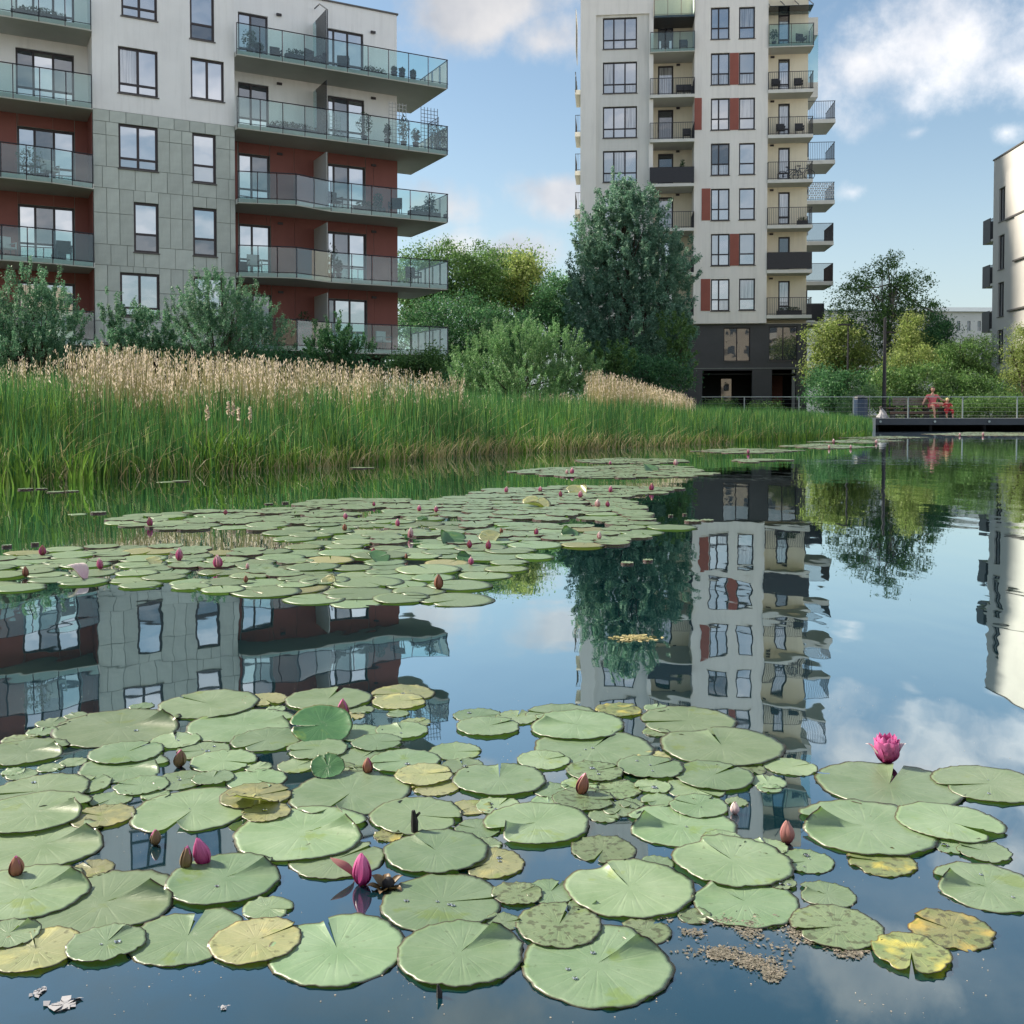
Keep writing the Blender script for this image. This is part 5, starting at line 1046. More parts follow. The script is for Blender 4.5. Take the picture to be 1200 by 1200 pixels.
# ================================================================ WATER LILIES
def pad_mat(name, base, base2, rim, spots=0.0, patch=None):
    m = bpy.data.materials.new(name); m.use_nodes = True; nt = m.node_tree; p = nt.nodes['Principled BSDF']; out = nt.nodes['Material Output']
    tc = N(nt, 'ShaderNodeTexCoord'); oi = N(nt, 'ShaderNodeObjectInfo'); ar = N(nt, 'ShaderNodeAttribute', attribute_name='pr'); aa = N(nt, 'ShaderNodeAttribute', attribute_name='pa')
    off = N(nt, 'ShaderNodeVectorMath', operation='ADD'); L(nt, tc.outputs['Object'], off.inputs[0]); cx = N(nt, 'ShaderNodeCombineXYZ'); L(nt, mth(nt, 'MULTIPLY', oi.outputs['Random'], 37.0), cx.inputs[0]); L(nt, cx.outputs[0], off.inputs[1])
    n1 = N(nt, 'ShaderNodeTexNoise', i_Scale=14.0, i_Detail=6.0, i_Roughness=.6); L(nt, off.outputs[0], n1.inputs['Vector'])
    n2 = N(nt, 'ShaderNodeTexNoise', i_Scale=90.0, i_Detail=4.0); L(nt, off.outputs[0], n2.inputs['Vector'])
    mr = N(nt, 'ShaderNodeMapRange'); mr.inputs[1].default_value = .33; mr.inputs[2].default_value = .68; L(nt, n1.outputs['Fac'], mr.inputs[0])
    c = N(nt, 'ShaderNodeMix', data_type='RGBA'); L(nt, mr.outputs[0], c.inputs[0]); c.inputs[6].default_value = (*base, 1); c.inputs[7].default_value = (*base2, 1)
    # veins fork outwards: fine lines lighter than the blade
    wob = mth(nt, 'ADD', aa.outputs['Fac'], mth(nt, 'MULTIPLY', mth(nt, 'SUBTRACT', n1.outputs['Fac'], .5), .10))
    v1 = mth(nt, 'POWER', mth(nt, 'ABSOLUTE', mth(nt, 'COSINE', mth(nt, 'MULTIPLY', wob, 6.5))), 40.0)
    v2 = mth(nt, 'MULTIPLY', mth(nt, 'POWER', mth(nt, 'ABSOLUTE', mth(nt, 'COSINE', mth(nt, 'MULTIPLY', wob, 15.0))), 24.0), mth(nt, 'GREATER_THAN', ar.outputs['Fac'], .45))
    cen = mth(nt, 'MULTIPLY', ar.outputs['Fac'], 2.6, clamp=True)
    vein = mth(nt, 'MULTIPLY', mth(nt, 'MULTIPLY', cen, mth(nt, 'MAXIMUM', v1, mth(nt, 'MULTIPLY', v2, .6))), mth(nt, 'SUBTRACT', 1.0, mth(nt, 'POWER', ar.outputs['Fac'], 4.0), clamp=True))
    cv = N(nt, 'ShaderNodeMix', data_type='RGBA'); L(nt, mth(nt, 'MULTIPLY', vein, .12), cv.inputs[0]); L(nt, c.outputs[2], cv.inputs[6]); cv.inputs[7].default_value = (min(1, base2[0]*1.9), min(1, base2[1]*1.6), min(1, base2[2]*1.7), 1)
    # specks and holes of rot
    sp = N(nt, 'ShaderNodeMapRange'); sp.inputs[1].default_value = .66-spots*.12; sp.inputs[2].default_value = .72-spots*.12; L(nt, n2.outputs['Fac'], sp.inputs[0])
    cs = N(nt, 'ShaderNodeMix', data_type='RGBA'); L(nt, mth(nt, 'MULTIPLY', sp.outputs[0], .35+.25*spots), cs.inputs[0]); L(nt, cv.outputs[2], cs.inputs[6]); cs.inputs[7].default_value = (.06, .05, .02, 1)
    last = cs.outputs[2]
    if patch:
        n3 = N(nt, 'ShaderNodeTexNoise', i_Scale=26.0, i_Detail=5.0); L(nt, off.outputs[0], n3.inputs['Vector']); pr = N(nt, 'ShaderNodeMapRange'); pr.inputs[1].default_value = .52; pr.inputs[2].default_value = .68; L(nt, n3.outputs['Fac'], pr.inputs[0])
        cp = N(nt, 'ShaderNodeMix', data_type='RGBA'); L(nt, pr.outputs[0], cp.inputs[0]); L(nt, last, cp.inputs[6]); cp.inputs[7].default_value = (*patch, 1); last = cp.outputs[2]
    nb = N(nt, 'ShaderNodeTexNoise', i_Scale=9.0, i_Detail=4.0, i_Roughness=.7); o2 = N(nt, 'ShaderNodeVectorMath', operation='ADD'); L(nt, off.outputs[0], o2.inputs[0]); o2.inputs[1].default_value = (5, 3, 1); L(nt, o2.outputs[0], nb.inputs['Vector'])
    br = N(nt, 'ShaderNodeMapRange'); br.inputs[1].default_value = .60; br.inputs[2].default_value = .66; L(nt, nb.outputs['Fac'], br.inputs[0]); cb2 = N(nt, 'ShaderNodeMix', data_type='RGBA'); L(nt, mth(nt, 'MULTIPLY', br.outputs[0], .55), cb2.inputs[0]); L(nt, last, cb2.inputs[6]); cb2.inputs[7].default_value = (.22, .30, .05, 1); last = cb2.outputs[2]
    # thin reddish brown edge
    er = N(nt, 'ShaderNodeMapRange'); er.inputs[1].default_value = .955; er.inputs[2].default_value = .985; L(nt, ar.outputs['Fac'], er.inputs[0])
    ce = N(nt, 'ShaderNodeMix', data_type='RGBA'); L(nt, mth(nt, 'MULTIPLY', er.outputs[0], .85), ce.inputs[0]); L(nt, last, ce.inputs[6]); ce.inputs[7].default_value = (*rim, 1)
    hs = N(nt, 'ShaderNodeHueSaturation'); L(nt, ce.outputs[2], hs.inputs['Color']); r1 = N(nt, 'ShaderNodeMapRange'); r1.inputs[3].default_value = .74; r1.inputs[4].default_value = 1.20; L(nt, oi.outputs['Random'], r1.inputs[0]); L(nt, r1.outputs[0], hs.inputs['Value'])
    r2 = N(nt, 'ShaderNodeMapRange'); r2.inputs[3].default_value = .488; r2.inputs[4].default_value = .518; L(nt, mth(nt, 'FRACT', mth(nt, 'MULTIPLY', oi.outputs['Random'], 7.7)), r2.inputs[0]); L(nt, r2.outputs[0], hs.inputs['Hue'])
    L(nt, hs.outputs[0], p.inputs['Base Color']); p.inputs['Roughness'].default_value = .40; p.inputs['Specular IOR Level'].default_value = .55; p.inputs['Coat Weight'].default_value = .5; p.inputs['Coat Roughness'].default_value = .36
    bh = mth(nt, 'ADD', mth(nt, 'MULTIPLY', vein, -.16), mth(nt, 'ADD', mth(nt, 'MULTIPLY', n1.outputs['Fac'], .9), mth(nt, 'MULTIPLY', n2.outputs['Fac'], .12)))
    b = N(nt, 'ShaderNodeBump', i_Strength=.7, i_Distance=.0030); L(nt, bh, b.inputs['Height']); L(nt, b.outputs[0], p.inputs['Normal'])
    t = N(nt, 'ShaderNodeBsdfTranslucent'); tg = N(nt, 'ShaderNodeMix', data_type='RGBA', blend_type='MULTIPLY'); tg.inputs[0].default_value = 1; L(nt, hs.outputs[0], tg.inputs[6]); tg.inputs[7].default_value = (.8, 1.0, .25, 1); L(nt, tg.outputs[2], t.inputs[0])
    mx = N(nt, 'ShaderNodeMixShader'); mx.inputs[0].default_value = .22; L(nt, p.outputs[0], mx.inputs[1]); L(nt, t.outputs[0], mx.inputs[2]); L(nt, mx.outputs[0], out.inputs[0]); return m
M['pad'] = pad_mat('lily_pad_green', (.195, .295, .150), (.285, .385, .235), (.06, .028, .02))
M['pad_y'] = pad_mat('lily_pad_yellowing', (.28, .31, .14), (.37, .37, .20), (.07, .03, .02), .5, (.50, .46, .20))
M['pad_s'] = pad_mat('lily_pad_speckled', (.18, .26, .125), (.26, .335, .185), (.05, .022, .02), 1.0)
M['pad_b'] = pad_mat('lily_pad_rotting', (.20, .27, .10), (.33, .33, .14), (.10, .05, .02), 1.0, (.62, .50, .12))
M['padunder'] = mat('lily_pad_edge_underside', (.07, .035, .03), .5, .3, 30)
M['stem'] = mat('lily_stem', (.10, .06, .03), .6, .2, 30)
def petalmat(name, c1, c2, rough=.45, tr=.25):    # colour runs from base to tip along the petal (attribute pr)
    m = bpy.data.materials.new(name); m.use_nodes = True; nt = m.node_tree; p = nt.nodes['Principled BSDF']; out = nt.nodes['Material Output']
    a = N(nt, 'ShaderNodeAttribute', attribute_name='pr'); tc = N(nt, 'ShaderNodeTexCoord'); w_ = N(nt, 'ShaderNodeAttribute', attribute_name='pa')
    st = N(nt, 'ShaderNodeTexNoise', i_Scale=6.0, i_Detail=3.0); cb = N(nt, 'ShaderNodeCombineXYZ'); L(nt, mth(nt, 'MULTIPLY', w_.outputs['Fac'], 3.0), cb.inputs[0]); L(nt, mth(nt, 'MULTIPLY', a.outputs['Fac'], .4), cb.inputs[1]); L(nt, cb.outputs[0], st.inputs['Vector'])
    f = mth(nt, 'ADD', a.outputs['Fac'], mth(nt, 'MULTIPLY', mth(nt, 'SUBTRACT', st.outputs['Fac'], .5), 1.1), clamp=True)
    mx = N(nt, 'ShaderNodeMix', data_type='RGBA'); L(nt, f, mx.inputs[0]); mx.inputs[6].default_value = (*c1, 1); mx.inputs[7].default_value = (*c2, 1)
    L(nt, mx.outputs[2], p.inputs['Base Color']); p.inputs['Roughness'].default_value = rough
    t = N(nt, 'ShaderNodeBsdfTranslucent'); L(nt, mx.outputs[2], t.inputs[0]); ms = N(nt, 'ShaderNodeMixShader'); ms.inputs[0].default_value = tr; L(nt, p.outputs[0], ms.inputs[1]); L(nt, t.outputs[0], ms.inputs[2]); L(nt, ms.outputs[0], out.inputs[0]); return m
M['petal'] = petalmat('pink_petal', (.36, .008, .15), (.78, .22, .50), .4, .35)
M['petal_pale'] = petalmat('pale_pink_petal', (.60, .20, .28), (.85, .66, .66), .45, .35)
M['sepal_brown'] = petalmat('brown_green_sepal', (.13, .10, .045), (.20, .12, .06), .5, .1)
M['sepal_red'] = petalmat('reddish_brown_sepal', (.20, .07, .045), (.34, .15, .10), .5, .1)
M['sepal_pink'] = petalmat('dusky_pink_sepal', (.28, .07, .08), (.45, .22, .20), .5, .15)
M['sepal_pale'] = petalmat('pale_sepal_inside', (.70, .45, .50), (.85, .75, .72), .5, .2)

def dropmat():
    m = bpy.data.materials.new('water_drop'); m.use_nodes = True; p = m.node_tree.nodes['Principled BSDF']; p.inputs['Transmission Weight'].default_value = 1.0; p.inputs['IOR'].default_value = 1.33; p.inputs['Roughness'].default_value = .0; return m
M['drop'] = dropmat()
def fattr(me, name, vals):
    a = me.attributes.new(name, 'FLOAT', 'POINT'); a.data.foreach_set('value', np.asarray(vals, dtype=np.float32))
def pad_mesh(R, notch, flap=0.0, seg=84, rings=9, seed=0, rag=0.0, simple=False, roll=0.0):
    g = np.random.default_rng(seed); eps = .035+.05*g.random(); V = []; pr = []; pa = []; nt_ = rad(notch)
    ph = g.random(6)*6.28; amp = .02
    def Rad(f):
        r = R*(1+amp*math.sin(2*f+ph[0])+.012*math.sin(5*f+ph[1])+.010*math.sin(11*f+ph[2])+.007*math.sin(23*f+ph[3])+.005*math.sin(37*f+ph[4]))
        e = min(f, 2*math.pi-f); k = flap != 0 and ((f < math.pi) == (flap > 0)); r *= 1-(.30 if k else .16)*math.exp(-(e/(.36 if k else .13))**2)
        if rag: r *= 1-rag*max(0, math.sin(3*f+ph[4])*math.sin(7*f+ph[5]))
        return r
    d0 = .75; side = 1 if flap > 0 else -1; mag = abs(flap); ax_off = .10*R
    V.append((0, 0, .0)); pr.append(0); pa.append(0)
    for i in range(1, rings+1):
        t = (i/rings)**.8
        for j in range(seg+1):
            f = eps+(2*math.pi-2*eps)*j/seg; rr = Rad(f)*t; x, y = rr*math.cos(f), rr*math.sin(f); z = .0
            z += .0007*t*t*math.sin(3*f+ph[1])+.0005*t*math.sin(7*f+ph[2])*t
            if i >= rings-1: z += (.0003+.0022*max(0, math.sin(17*f+ph[3])*math.sin(5*f+ph[0])))*(1 if i == rings else .35)
            e = min(f, 2*math.pi-f); z += .0028*math.exp(-(e/.16)**2)*t
            if mag > 0:                            # one lobe beside the slit rolls up and over
                fy = y*side; phi = math.atan2(fy, x)
                a0 = .66*min(1.0, .5+mag*.5); nx, ny = math.sin(a0), -math.cos(a0)       # normal pointing towards the slit
                dist = (x*nx+fy*ny)-.02*R
                if fy > -.001 and dist > 0 and x > -.05*R:
                    tot = R*math.sin(a0)*.98; A = .25+mag*1.35; Rc = .62*tot/A; al = min(A, dist/Rc); ex = max(0, dist-A*Rc)
                    hx = Rc*math.sin(al)+ex*math.cos(al); x2 = x-nx*dist+nx*hx; fy2 = fy-ny*dist+ny*hx; z += Rc*(1-math.cos(al))+ex*math.sin(al); x, y = x2, fy2*side
            if roll > 0:                           # the far or near rim turns up
                k = max(0, (math.cos(f-math.pi)*t-.35)); z += roll*k*k*R*1.6; x += k*k*R*roll*.5
            V.append((x, y, z)); pr.append(t if i < rings else 1.0); pa.append(f)
    F_ = []; n = seg+1
    for j in range(seg): F_.append((0, 1+j, 2+j))
    for i in range(rings-1):
        a = 1+i*n; b = a+n
        for j in range(seg): F_.append((a+j, b+j, b+j+1, a+j+1))
    mi = [0]*len(F_)
    # a thickness: the underside hangs a little below, darker
    o = 1+(rings-1)*n; k = len(V)
    for j in range(n): x, y, z = V[o+j]; V.append((x*.985, y*.985, z-.0010)); pr.append(1.0); pa.append(pa[o+j])
    for j in range(seg): F_.append((o+j, k+j, k+j+1, o+j+1)); mi.append(1)
    cs, sn = math.cos(nt_), math.sin(nt_); V = [(x*cs-y*sn, x*sn+y*cs, z) for x, y, z in V]
    me = bpy.data.meshes.new('lily_pad'); me.from_pydata(V, [], F_); me.update(); fattr(me, 'pr', pr); fattr(me, 'pa', pa)
    me.polygons.foreach_set('use_smooth', [True]*len(F_)); me.polygons.foreach_set('material_index', mi); return me
GP = 'lily pads in the near raft'
PADS = [ # centre x, y, width in the photograph; slit direction; curl of a lobe; tone; label
 (140,853,145,25,-.9,'g','broad pad with a dark green curl, at the far left corner of the near raft'),
 (30,882,95,20,-.8,'g','pad cut by the left picture edge, left of the broad far corner pad'),
 (245,826,112,150,0,'g','partly covered flat pad at the far edge, left of the tall brown bud'),
 (311,820,52,300,0,'y','small yellowish pad at the far edge of the raft'),
 (385,820,96,80,0,'g','flat pad touching the far side of the tall brown bud'),
 (285,850,125,20,-.4,'g','wide pad with a green fold, left of the tilted standing leaf'),
 (206,869,56,110,0,'g','small round pad just behind the olive bud'),
 (148,884,80,60,0,'g','half hidden pad behind the small dark curled pad at the left'),
 (146,900,100,10,-.55,'g','pale pad with a small dark curl at its right side, left of the olive bud'),
 (238,880,62,200,0,'g','crowded pad right beside the olive bud'),
 (262,893,75,340,0,'g','flat pad two places right of the olive bud'),
 (313,868,82,240,0,'g','pad with a creased edge in front of the wide green fold pad'),
 (212,915,60,30,0,'g','small pad just in front of the olive bud'),
 (166,922,60,180,0,'g','small pad in the crowd in front of the small dark curled pad'),
 (300,914,68,320,0,'g','flat pad among small ones in the centre left of the raft'),
 (250,914,46,90,0,'g','smallest pad in the row in front of the olive bud'),
 (348,898,45,45,0,'g','small pad left of the dark upturned leaf'),
 (98,921,62,70,.3,'g','pad with an upright bluish curl at the left of the raft'),
 (45,930,110,200,0,'g','large flat pad behind the long dark slit at the left edge'),
 (130,937,48,250,0,'g','small pad between the upright curl and the large central left pad'),
 (40,955,125,20,-.7,'g','large ribbed pad with a long dark slit at the left edge'),
 (225,950,135,262,.3,'g','large pad with a bluish fold at its near side, behind the two buds'),
 (300,934,80,20,0,'y','pad whose near rim is rolled up brown, behind the large curled pad'),
 (120,958,70,170,0,'y','pad with a curved reddish brown edge at the left'),
 (50,990,150,35,-.9,'g','very large pad with a broad green lobe folded up, at the left edge'),
 (395,1007,112,40,0,'g','pad showing only its near rim in front of the large curled pad'),
 (355,977,160,15,-.85,'g','very large pad with a dark curled slit, behind the pink bud with the wilted pod'),
 (312,955,55,200,0,'y','narrow yellowish pad squeezed behind the large curled pad'),
 (30,1047,150,40,-.8,'g','large pad at the left edge with a standing green lobe, beside the brown bud'),
 (122,1058,170,30,-1.0,'g','largest pad at the lower left with a long dark green curl'),
 (264,1032,135,38,-.7,'g','pad in front of the pink and brown bud pair, with a green curl'),
 (10,1098,72,60,-.9,'g','pad cut by the left edge with a nearly black curl'),
 (42,1115,105,120,0,'y','dull yellow olive pad in the lower left corner'),
 (125,1108,90,75,-.5,'g','pad with a small bluish curl in the lower left, right of the olive pad'),
 (220,1098,135,92,.22,'g','round pad with an upright slit, left of the brownish pad'),
 (395,1112,165,112,.1,'g','large near pad with a narrow upright slit, right of the brownish pad'),
 (300,1104,108,35,0,'y','brownish olive pad with a short slit and a pale torn patch'),
 (410,930,140,255,.3,'g','large pad with a crack at its near side, in front of the dark upturned leaf'),
 (372,880,70,200,0,'g','pad under the near edge of the tilted standing leaf'),
 (472,813,72,200,0,'y','pale pad at the far edge of the raft with orange brown bits'),
 (468,823,62,10,0,'y','flat pad with a rotten orange spot, just in front of the pale far pad'),
 (416,859,62,210,0,'g','small pad right of the tilted standing leaf'),
 (471,857,60,110,.4,'g','small pad with a tiny dark curl near the orange spotted far pad'),
 (442,872,58,0,0,'g','small oval pad nested right of the tilted leaf'),
 (425,888,65,60,0,'g','small pad behind the reddish bud'),
 (474,893,80,200,0,'g','pad right of the reddish bud'),
 (534,881,60,350,0,'g','pad with a dark slit right of the middle of the raft, by the open gap'),
 (497,910,68,10,0,'y','pale yellow pad with a dark near edge right of the large cracked pad'),
 (542,899,48,100,0,'g','small pad left behind the pad with twin flaps'),
 (511,923,55,200,0,'y','small dull pad in front of the pale yellow one'),
 (585,915,105,90,.3,'g','pad with twin bluish flaps standing at its far side, in the middle of the raft'),
 (560,839,55,0,0,'g','flat pad at the left end of the far right group'),
 (606,842,50,80,0,'g','pad with an upright notch at the far edge, centre of the picture'),
 (572,853,72,30,0,'g','elongated pad in front of the left end pad of the far right group'),
 (658,838,85,170,0,'g','flat pad at the far edge, right of the upright notch pad'),
 (675,851,110,160,.5,'g','wide pad with a folded green lobe on its left, far right group'),
 (725,833,55,30,0,'b','small pad covered with orange brown flecks at the far edge'),
 (696,876,135,60,0,'g','very wide flat pad with a yellow green stain, behind the reddish triangular bud'),
 (637,892,62,20,0,'g','pad with a water drop, left of the very wide stained pad'),
 (748,902,45,160,0,'g','small pad left of the stacked pads on the right'),
 (697,906,65,20,0,'s','mottled pad just behind the reddish triangular bud'),
 (722,925,60,200,0,'s','speckled grey green pad right of the reddish triangular bud'),
 (684,938,70,350,0,'s','speckled bluish pad in front of the reddish triangular bud'),
 (584,945,52,60,0,'g','small pad in front of the twin flap pad'),
 (488,957,106,340,0,'g','pale pad in front of the large cracked pad, under the dark spike'),
 (560,972,56,160,0,'g','small heart shaped pad at the left of the big centre pad'),
 (629,967,125,205,.6,'g','big centre pad with a dark slit at its left near side'),
 (455,980,35,40,0,'b','tattered little pad of brown scraps beside the dark spike'),
 (511,1000,122,130,.7,'g','round pad with a bluish lobe folded at its upper left, centre of the raft'),
 (575,1012,82,220,0,'y','yellowish pad tucked under the round pad with the bluish lobe'),
 (707,996,78,250,0,'s','small round pad alone in the gap, behind the pad with the long bluish flap'),
 (738,1042,152,112,.5,'g','large pad with a long bluish flap, right of the centre'),
 (518,1058,145,5,0,'g','wet pad with a pale sky sheen across its far half'),
 (606,1049,60,30,0,'s','brown spotted round pad between the wet pad and the notched one'),
 (645,1046,62,60,0,'g','pad with a dark notch beside the brown spotted pad'),
 (686,1064,42,20,.4,'g','small creased pad between two large near pads'),
 (655,1086,104,70,0,'s','mottled pad behind the largest pair of near pads'),
 (540,1118,152,55,-.8,'g','large near pad with a bright centre and a dark green lobe standing up'),
 (700,1130,182,42,-.85,'g','nearest and widest pad with a dark green curl at its right'),
 (806,845,110,190,0,'g','far pad behind the notched pad, right half of the raft'),
 (846,875,138,95,.25,'g','wide pad with an upright notch flap, before the reflected balconies'),
 (762,902,75,30,0,'g','pad behind the stacked trio on the right'),
 (815,925,68,300,0,'g','lower pad of the stacked trio on the right'),
 (836,911,92,40,0,'g','upper pad of the stacked trio on the right, with an overhanging lobe'),
 (765,923,42,200,0,'g','little pad at the left of the stacked trio'),
 (926,899,60,10,0,'g','lone small pad before the reflected balconies, left of the open flower'),
 (819,946,68,150,0,'g','pad left of the small brownish white bud'),
 (797,968,130,165,.85,'g','pad with a dark rolled slit at its left end, left of the pinkish bud'),
 (847,986,52,160,0,'g','narrow pad rim in front of the dark rolled pad'),
 (858,1011,140,120,.6,'g','large pad with a bluish curl, left of the pinkish bud gap'),
 (945,1010,65,200,0,'g','pad with a deep notch on its left, below the pinkish bud'),
 (900,994,46,100,0,'g','small pad behind the deep notch pad'),
 (1042,920,158,60,.25,'g','big pad carrying the open pink flower at its far edge'),
 (1160,920,122,190,0,'g','pad with a long straight slit at the right picture edge'),
 (1015,970,165,160,.9,'g','very large pad with a dark green curl at its left, right of the pinkish bud'),
 (1113,966,120,300,.2,'g','large pad with a crease at the right, in front of the long slit pad'),
 (1114,993,40,330,0,'g','small pad overlapping the creased large pad'),
 (1153,999,62,150,0,'g','small pad at the right of the creased large pad'),
 (1033,1010,82,170,0,'b','pad with yellow rot and a brown hole before the very large curled pad'),
 (1157,1040,128,155,.85,'g','pad at the right edge with a bright green curled lobe'),
 (873,1057,128,135,.5,'g','large pad with a bluish curl and a pale centre line, above the floating scum'),
 (969,1049,68,150,.55,'g','small pad with a dark curl, alone in the right gap'),
 (915,1036,36,20,0,'g','tiny pad rim between two large pads, right of centre'),
 (980,1088,106,195,0,'s','pad with a straight dark crack and a brown torn hole'),
 (1115,1090,98,140,0,'b','torn pad with a long yellow patch at the lower right'),
 (1068,1120,92,250,0,'b','ragged pad with yellow eaten edges, lowest on the right'),
]
TM = {'g': 'pad', 'y': 'pad_y', 's': 'pad_s', 'b': 'pad_b'}
_labs = [p[6] for p in PADS]; assert len(set(_labs)) == len(_labs)
placed = []
for i, (cx, cy, wd, nd, fl, tn, lb) in enumerate(PADS):
    fl = fl*.55 if 60 < nd < 135 else fl*1.1; c = at(cx, cy); R = wd/F*c.y/2*(1.05 if cy < 960 else 1.01); seed = 100+i
    me = pad_mesh(R, nd, fl, seed=seed, rag=.10 if tn == 'b' else (.035 if i % 4 == 1 else 0)); o = link('lily_pad', me, [M[TM[tn]], M['padunder']])
    used = {l for (q, r, l) in placed if (q-c).length < (r+R)*.98}; lev = next(l for l in range(20) if l not in used)
    z = .0010+.0017*lev; o.location = (c.x, c.y, z)
    ti = .004; o.rotation_euler = (random.uniform(-ti, ti)*1.0, random.uniform(-ti, ti), 0)
    tag(o, lb, 'lily pad', GP); placed.append((c, R, lev))
    if i % 3 == 0 and tn != 'b':
        for q in range(random.randint(1, 4)):
            aa, rr, dr = random.uniform(0, 6.28), R*random.uniform(.05, .6), random.uniform(.0012, .0034)*(1.6 if q == 0 else 1)
            if min(abs((aa-rad(nd)+math.pi) % (2*math.pi)-math.pi), 9) < .7: continue
            d = MB(); d.lathe([(dr, 0), (dr*.93, dr*.22), (dr*.6, dr*.42), (dr*.15, dr*.5)], 10); d.build('water_drop', M['drop'], o, (rr*math.cos(aa), rr*math.sin(aa), .0011), smooth=True)
HULL = [(0,850),(110,835),(250,815),(500,800),(525,850),(560,830),(760,825),(900,870),(930,905),(880,960),(960,1000),(960,1060),(850,1080),(720,1110),(500,1120),(0,1125)]
def fillers():
    Hw = [(lambda q: (q.x, q.y))(at(x, y)) for x, y in HULL]; n = 0
    for _ in range(6000):
        a, b = random.uniform(0, 960), random.uniform(812, 1110)
        if any((a-p)**2+((b-q)*1.6)**2 < r*r for p, q, r in ((195,992,75),(410,1045,75),(640,1000,60),(545,870,60),(505,1035,50),(900,960,45),(240,1125,60))): continue
        q = at(a, b)
        if not inpoly(q.x, q.y, Hw): continue
        r = random.uniform(.020, .036); ds = [((q-c).length, R, l) for c, R, l in placed]
        if any(d < R+r*.15 for d, R, l in ds): continue
        used = {l for d, R, l in ds if d < R+r}; lev = 0
        tn = random.choice('ggggys'); o = link('lily_pad', pad_mesh(r, random.uniform(0, 360), 0, 36, 5, 3000+n), [M[TM[tn]], M['padunder']]); o.location = (q.x, q.y, .0006)
        tag(o, {'g': 'small green pad wedged between the big pads of the near raft', 'y': 'small yellowish pad wedged between the big pads of the near raft', 's': 'small speckled pad wedged between the big pads of the near raft'}[tn], 'lily pad', {'g': 'small filler pads of the near raft', 'y': 'small yellowish pads of the near raft', 's': 'small speckled pads of the near raft'}[tn]); placed.append((q, r, 0)); n += 1
        if n >= 42: break
    return n
def inpoly(x, y, P):
    r = False; j = len(P)-1
    for i in range(len(P)):
        if (P[i][1] > y) != (P[j][1] > y) and x < (P[j][0]-P[i][0])*(y-P[i][1])/(P[j][1]-P[i][1])+P[i][0]: r = not r
        j = i
    return r
NFILL = fillers(); print('fillers', NFILL)
def tilted_leaf(px, py, w_, tilt, label, rot, m='pad'):
    c = at(px, py); R = w_/F*c.y/2; o = link('lily_pad', pad_mesh(R, rot, .0, seed=int(px), roll=.2), [M[m], M['padunder']]); o.location = (c.x, c.y, R*math.sin(abs(tilt))*.75+.004); o.rotation_euler = (tilt, rad(8), 0); tag(o, label, 'lily pad', GP)
M['pad_dark'] = pad_mat('lily_pad_deep_green', (.05, .14, .05), (.10, .21, .08), (.12, .07, .02))
tilted_leaf(377, 862, 74, rad(22), 'deep green leaf standing tilted out of the water before the tall brown bud', 200, 'pad_dark')
tilted_leaf(384, 908, 40, rad(30), 'small dark green upturned leaf left of the reddish bud', 120, 'pad_dark')
tilted_leaf(296, 944, 62, rad(-16), 'half rolled brown edged leaf lying over the large central left pad', 90, 'pad_y')

# the mid pond raft and the far strips
def inpoly(x, y, P):
    r = False; j = len(P)-1
    for i in range(len(P)):
        if (P[i][1] > y) != (P[j][1] > y) and x < (P[j][0]-P[i][0])*(y-P[i][1])/(P[j][1]-P[i][1])+P[i][0]: r = not r
        j = i
    return r
def wpoly(P): return [(lambda q: (q.x, q.y))(at(x, y)) for x, y in P]
P1 = [(130,611),(170,604),(220,601),(300,598),(350,596),(365,588),(440,585),(500,587),(540,583),(565,575),(620,572),(700,570),(790,573),(765,578),(725,582),(735,588),(745,596),(750,602),(745,608),(800,619),(770,625),(745,634),(700,640),(640,646),(615,660),(595,676),(560,697),(525,706),(470,709),(380,708),(330,703),(345,680),(350,660),(345,640),(335,626),(290,621),(215,621),(150,617)]
P2 = [(-60,690),(-60,657),(0,655),(40,646),(110,642),(190,641),(260,645),(310,646),(352,650),(352,690),(330,697),(270,693),(215,690),(150,688),(100,686),(60,690),(0,694)]
P3 = [(604,553),(640,549),(680,548),(740,545),(800,547),(835,556),(800,559),(720,561),(660,559)]; P4 = [(676,540),(720,537.5),(790,538.5),(802,541),(760,544),(700,543)]
STR = [[(808,529),(870,525.5),(938,528),(900,531),(850,531)], [(915,523),(960,520.5),(1022,524),(970,526)], [(952,518),(1000,515.5),(1055,517),(1010,519.5)], [(984,513.2),(1040,511.2),(1088,512.6),(1040,514.6)],
       [(1083,509),(1140,506.5),(1215,507.5),(1215,511),(1130,511)], [(846,540),(885,537.5),(925,540),(880,542)]]
cand = []
def fill(P, rmin, rmax, pack, band, holes=()):
    Wp = wpoly(P); Hs = [wpoly(h) for h in holes]; xs = [p[0] for p in Wp]; ys = [p[1] for p in Wp]; area = (max(xs)-min(xs))*(max(ys)-min(ys)); n = int(area/((rmin+rmax)/2)**2*3); pts = []
    for _ in range(n*6):
        x, y = random.uniform(min(xs), max(xs)), random.uniform(min(ys), max(ys))
        if not inpoly(x, y, Wp) or any(inpoly(x, y, h) for h in Hs): continue
        r = random.uniform(rmin, rmax)
        if all((x-a)**2+(y-b)**2 > ((r+c)*pack)**2 for a, b, c in pts): pts.append((x, y, r))
    for x, y, r in pts: cand.append((r/y*2*F, x, y, r, band))
HOLE = [[(395,599),(450,597),(470,604),(410,607)], [(600,610),(690,609),(735,612),(700,617),(610,614)], [(480,660),(500,658),(505,664),(485,666)]]
fill(P1, .085, .145, .70, 0, HOLE); fill(P2, .075, .135, .68, 1); fill(P3, .09, .15, .72, 2); fill(P4, .09, .15, .75, 3)
for s in STR: fill(s, .12, .22, .8, 4)
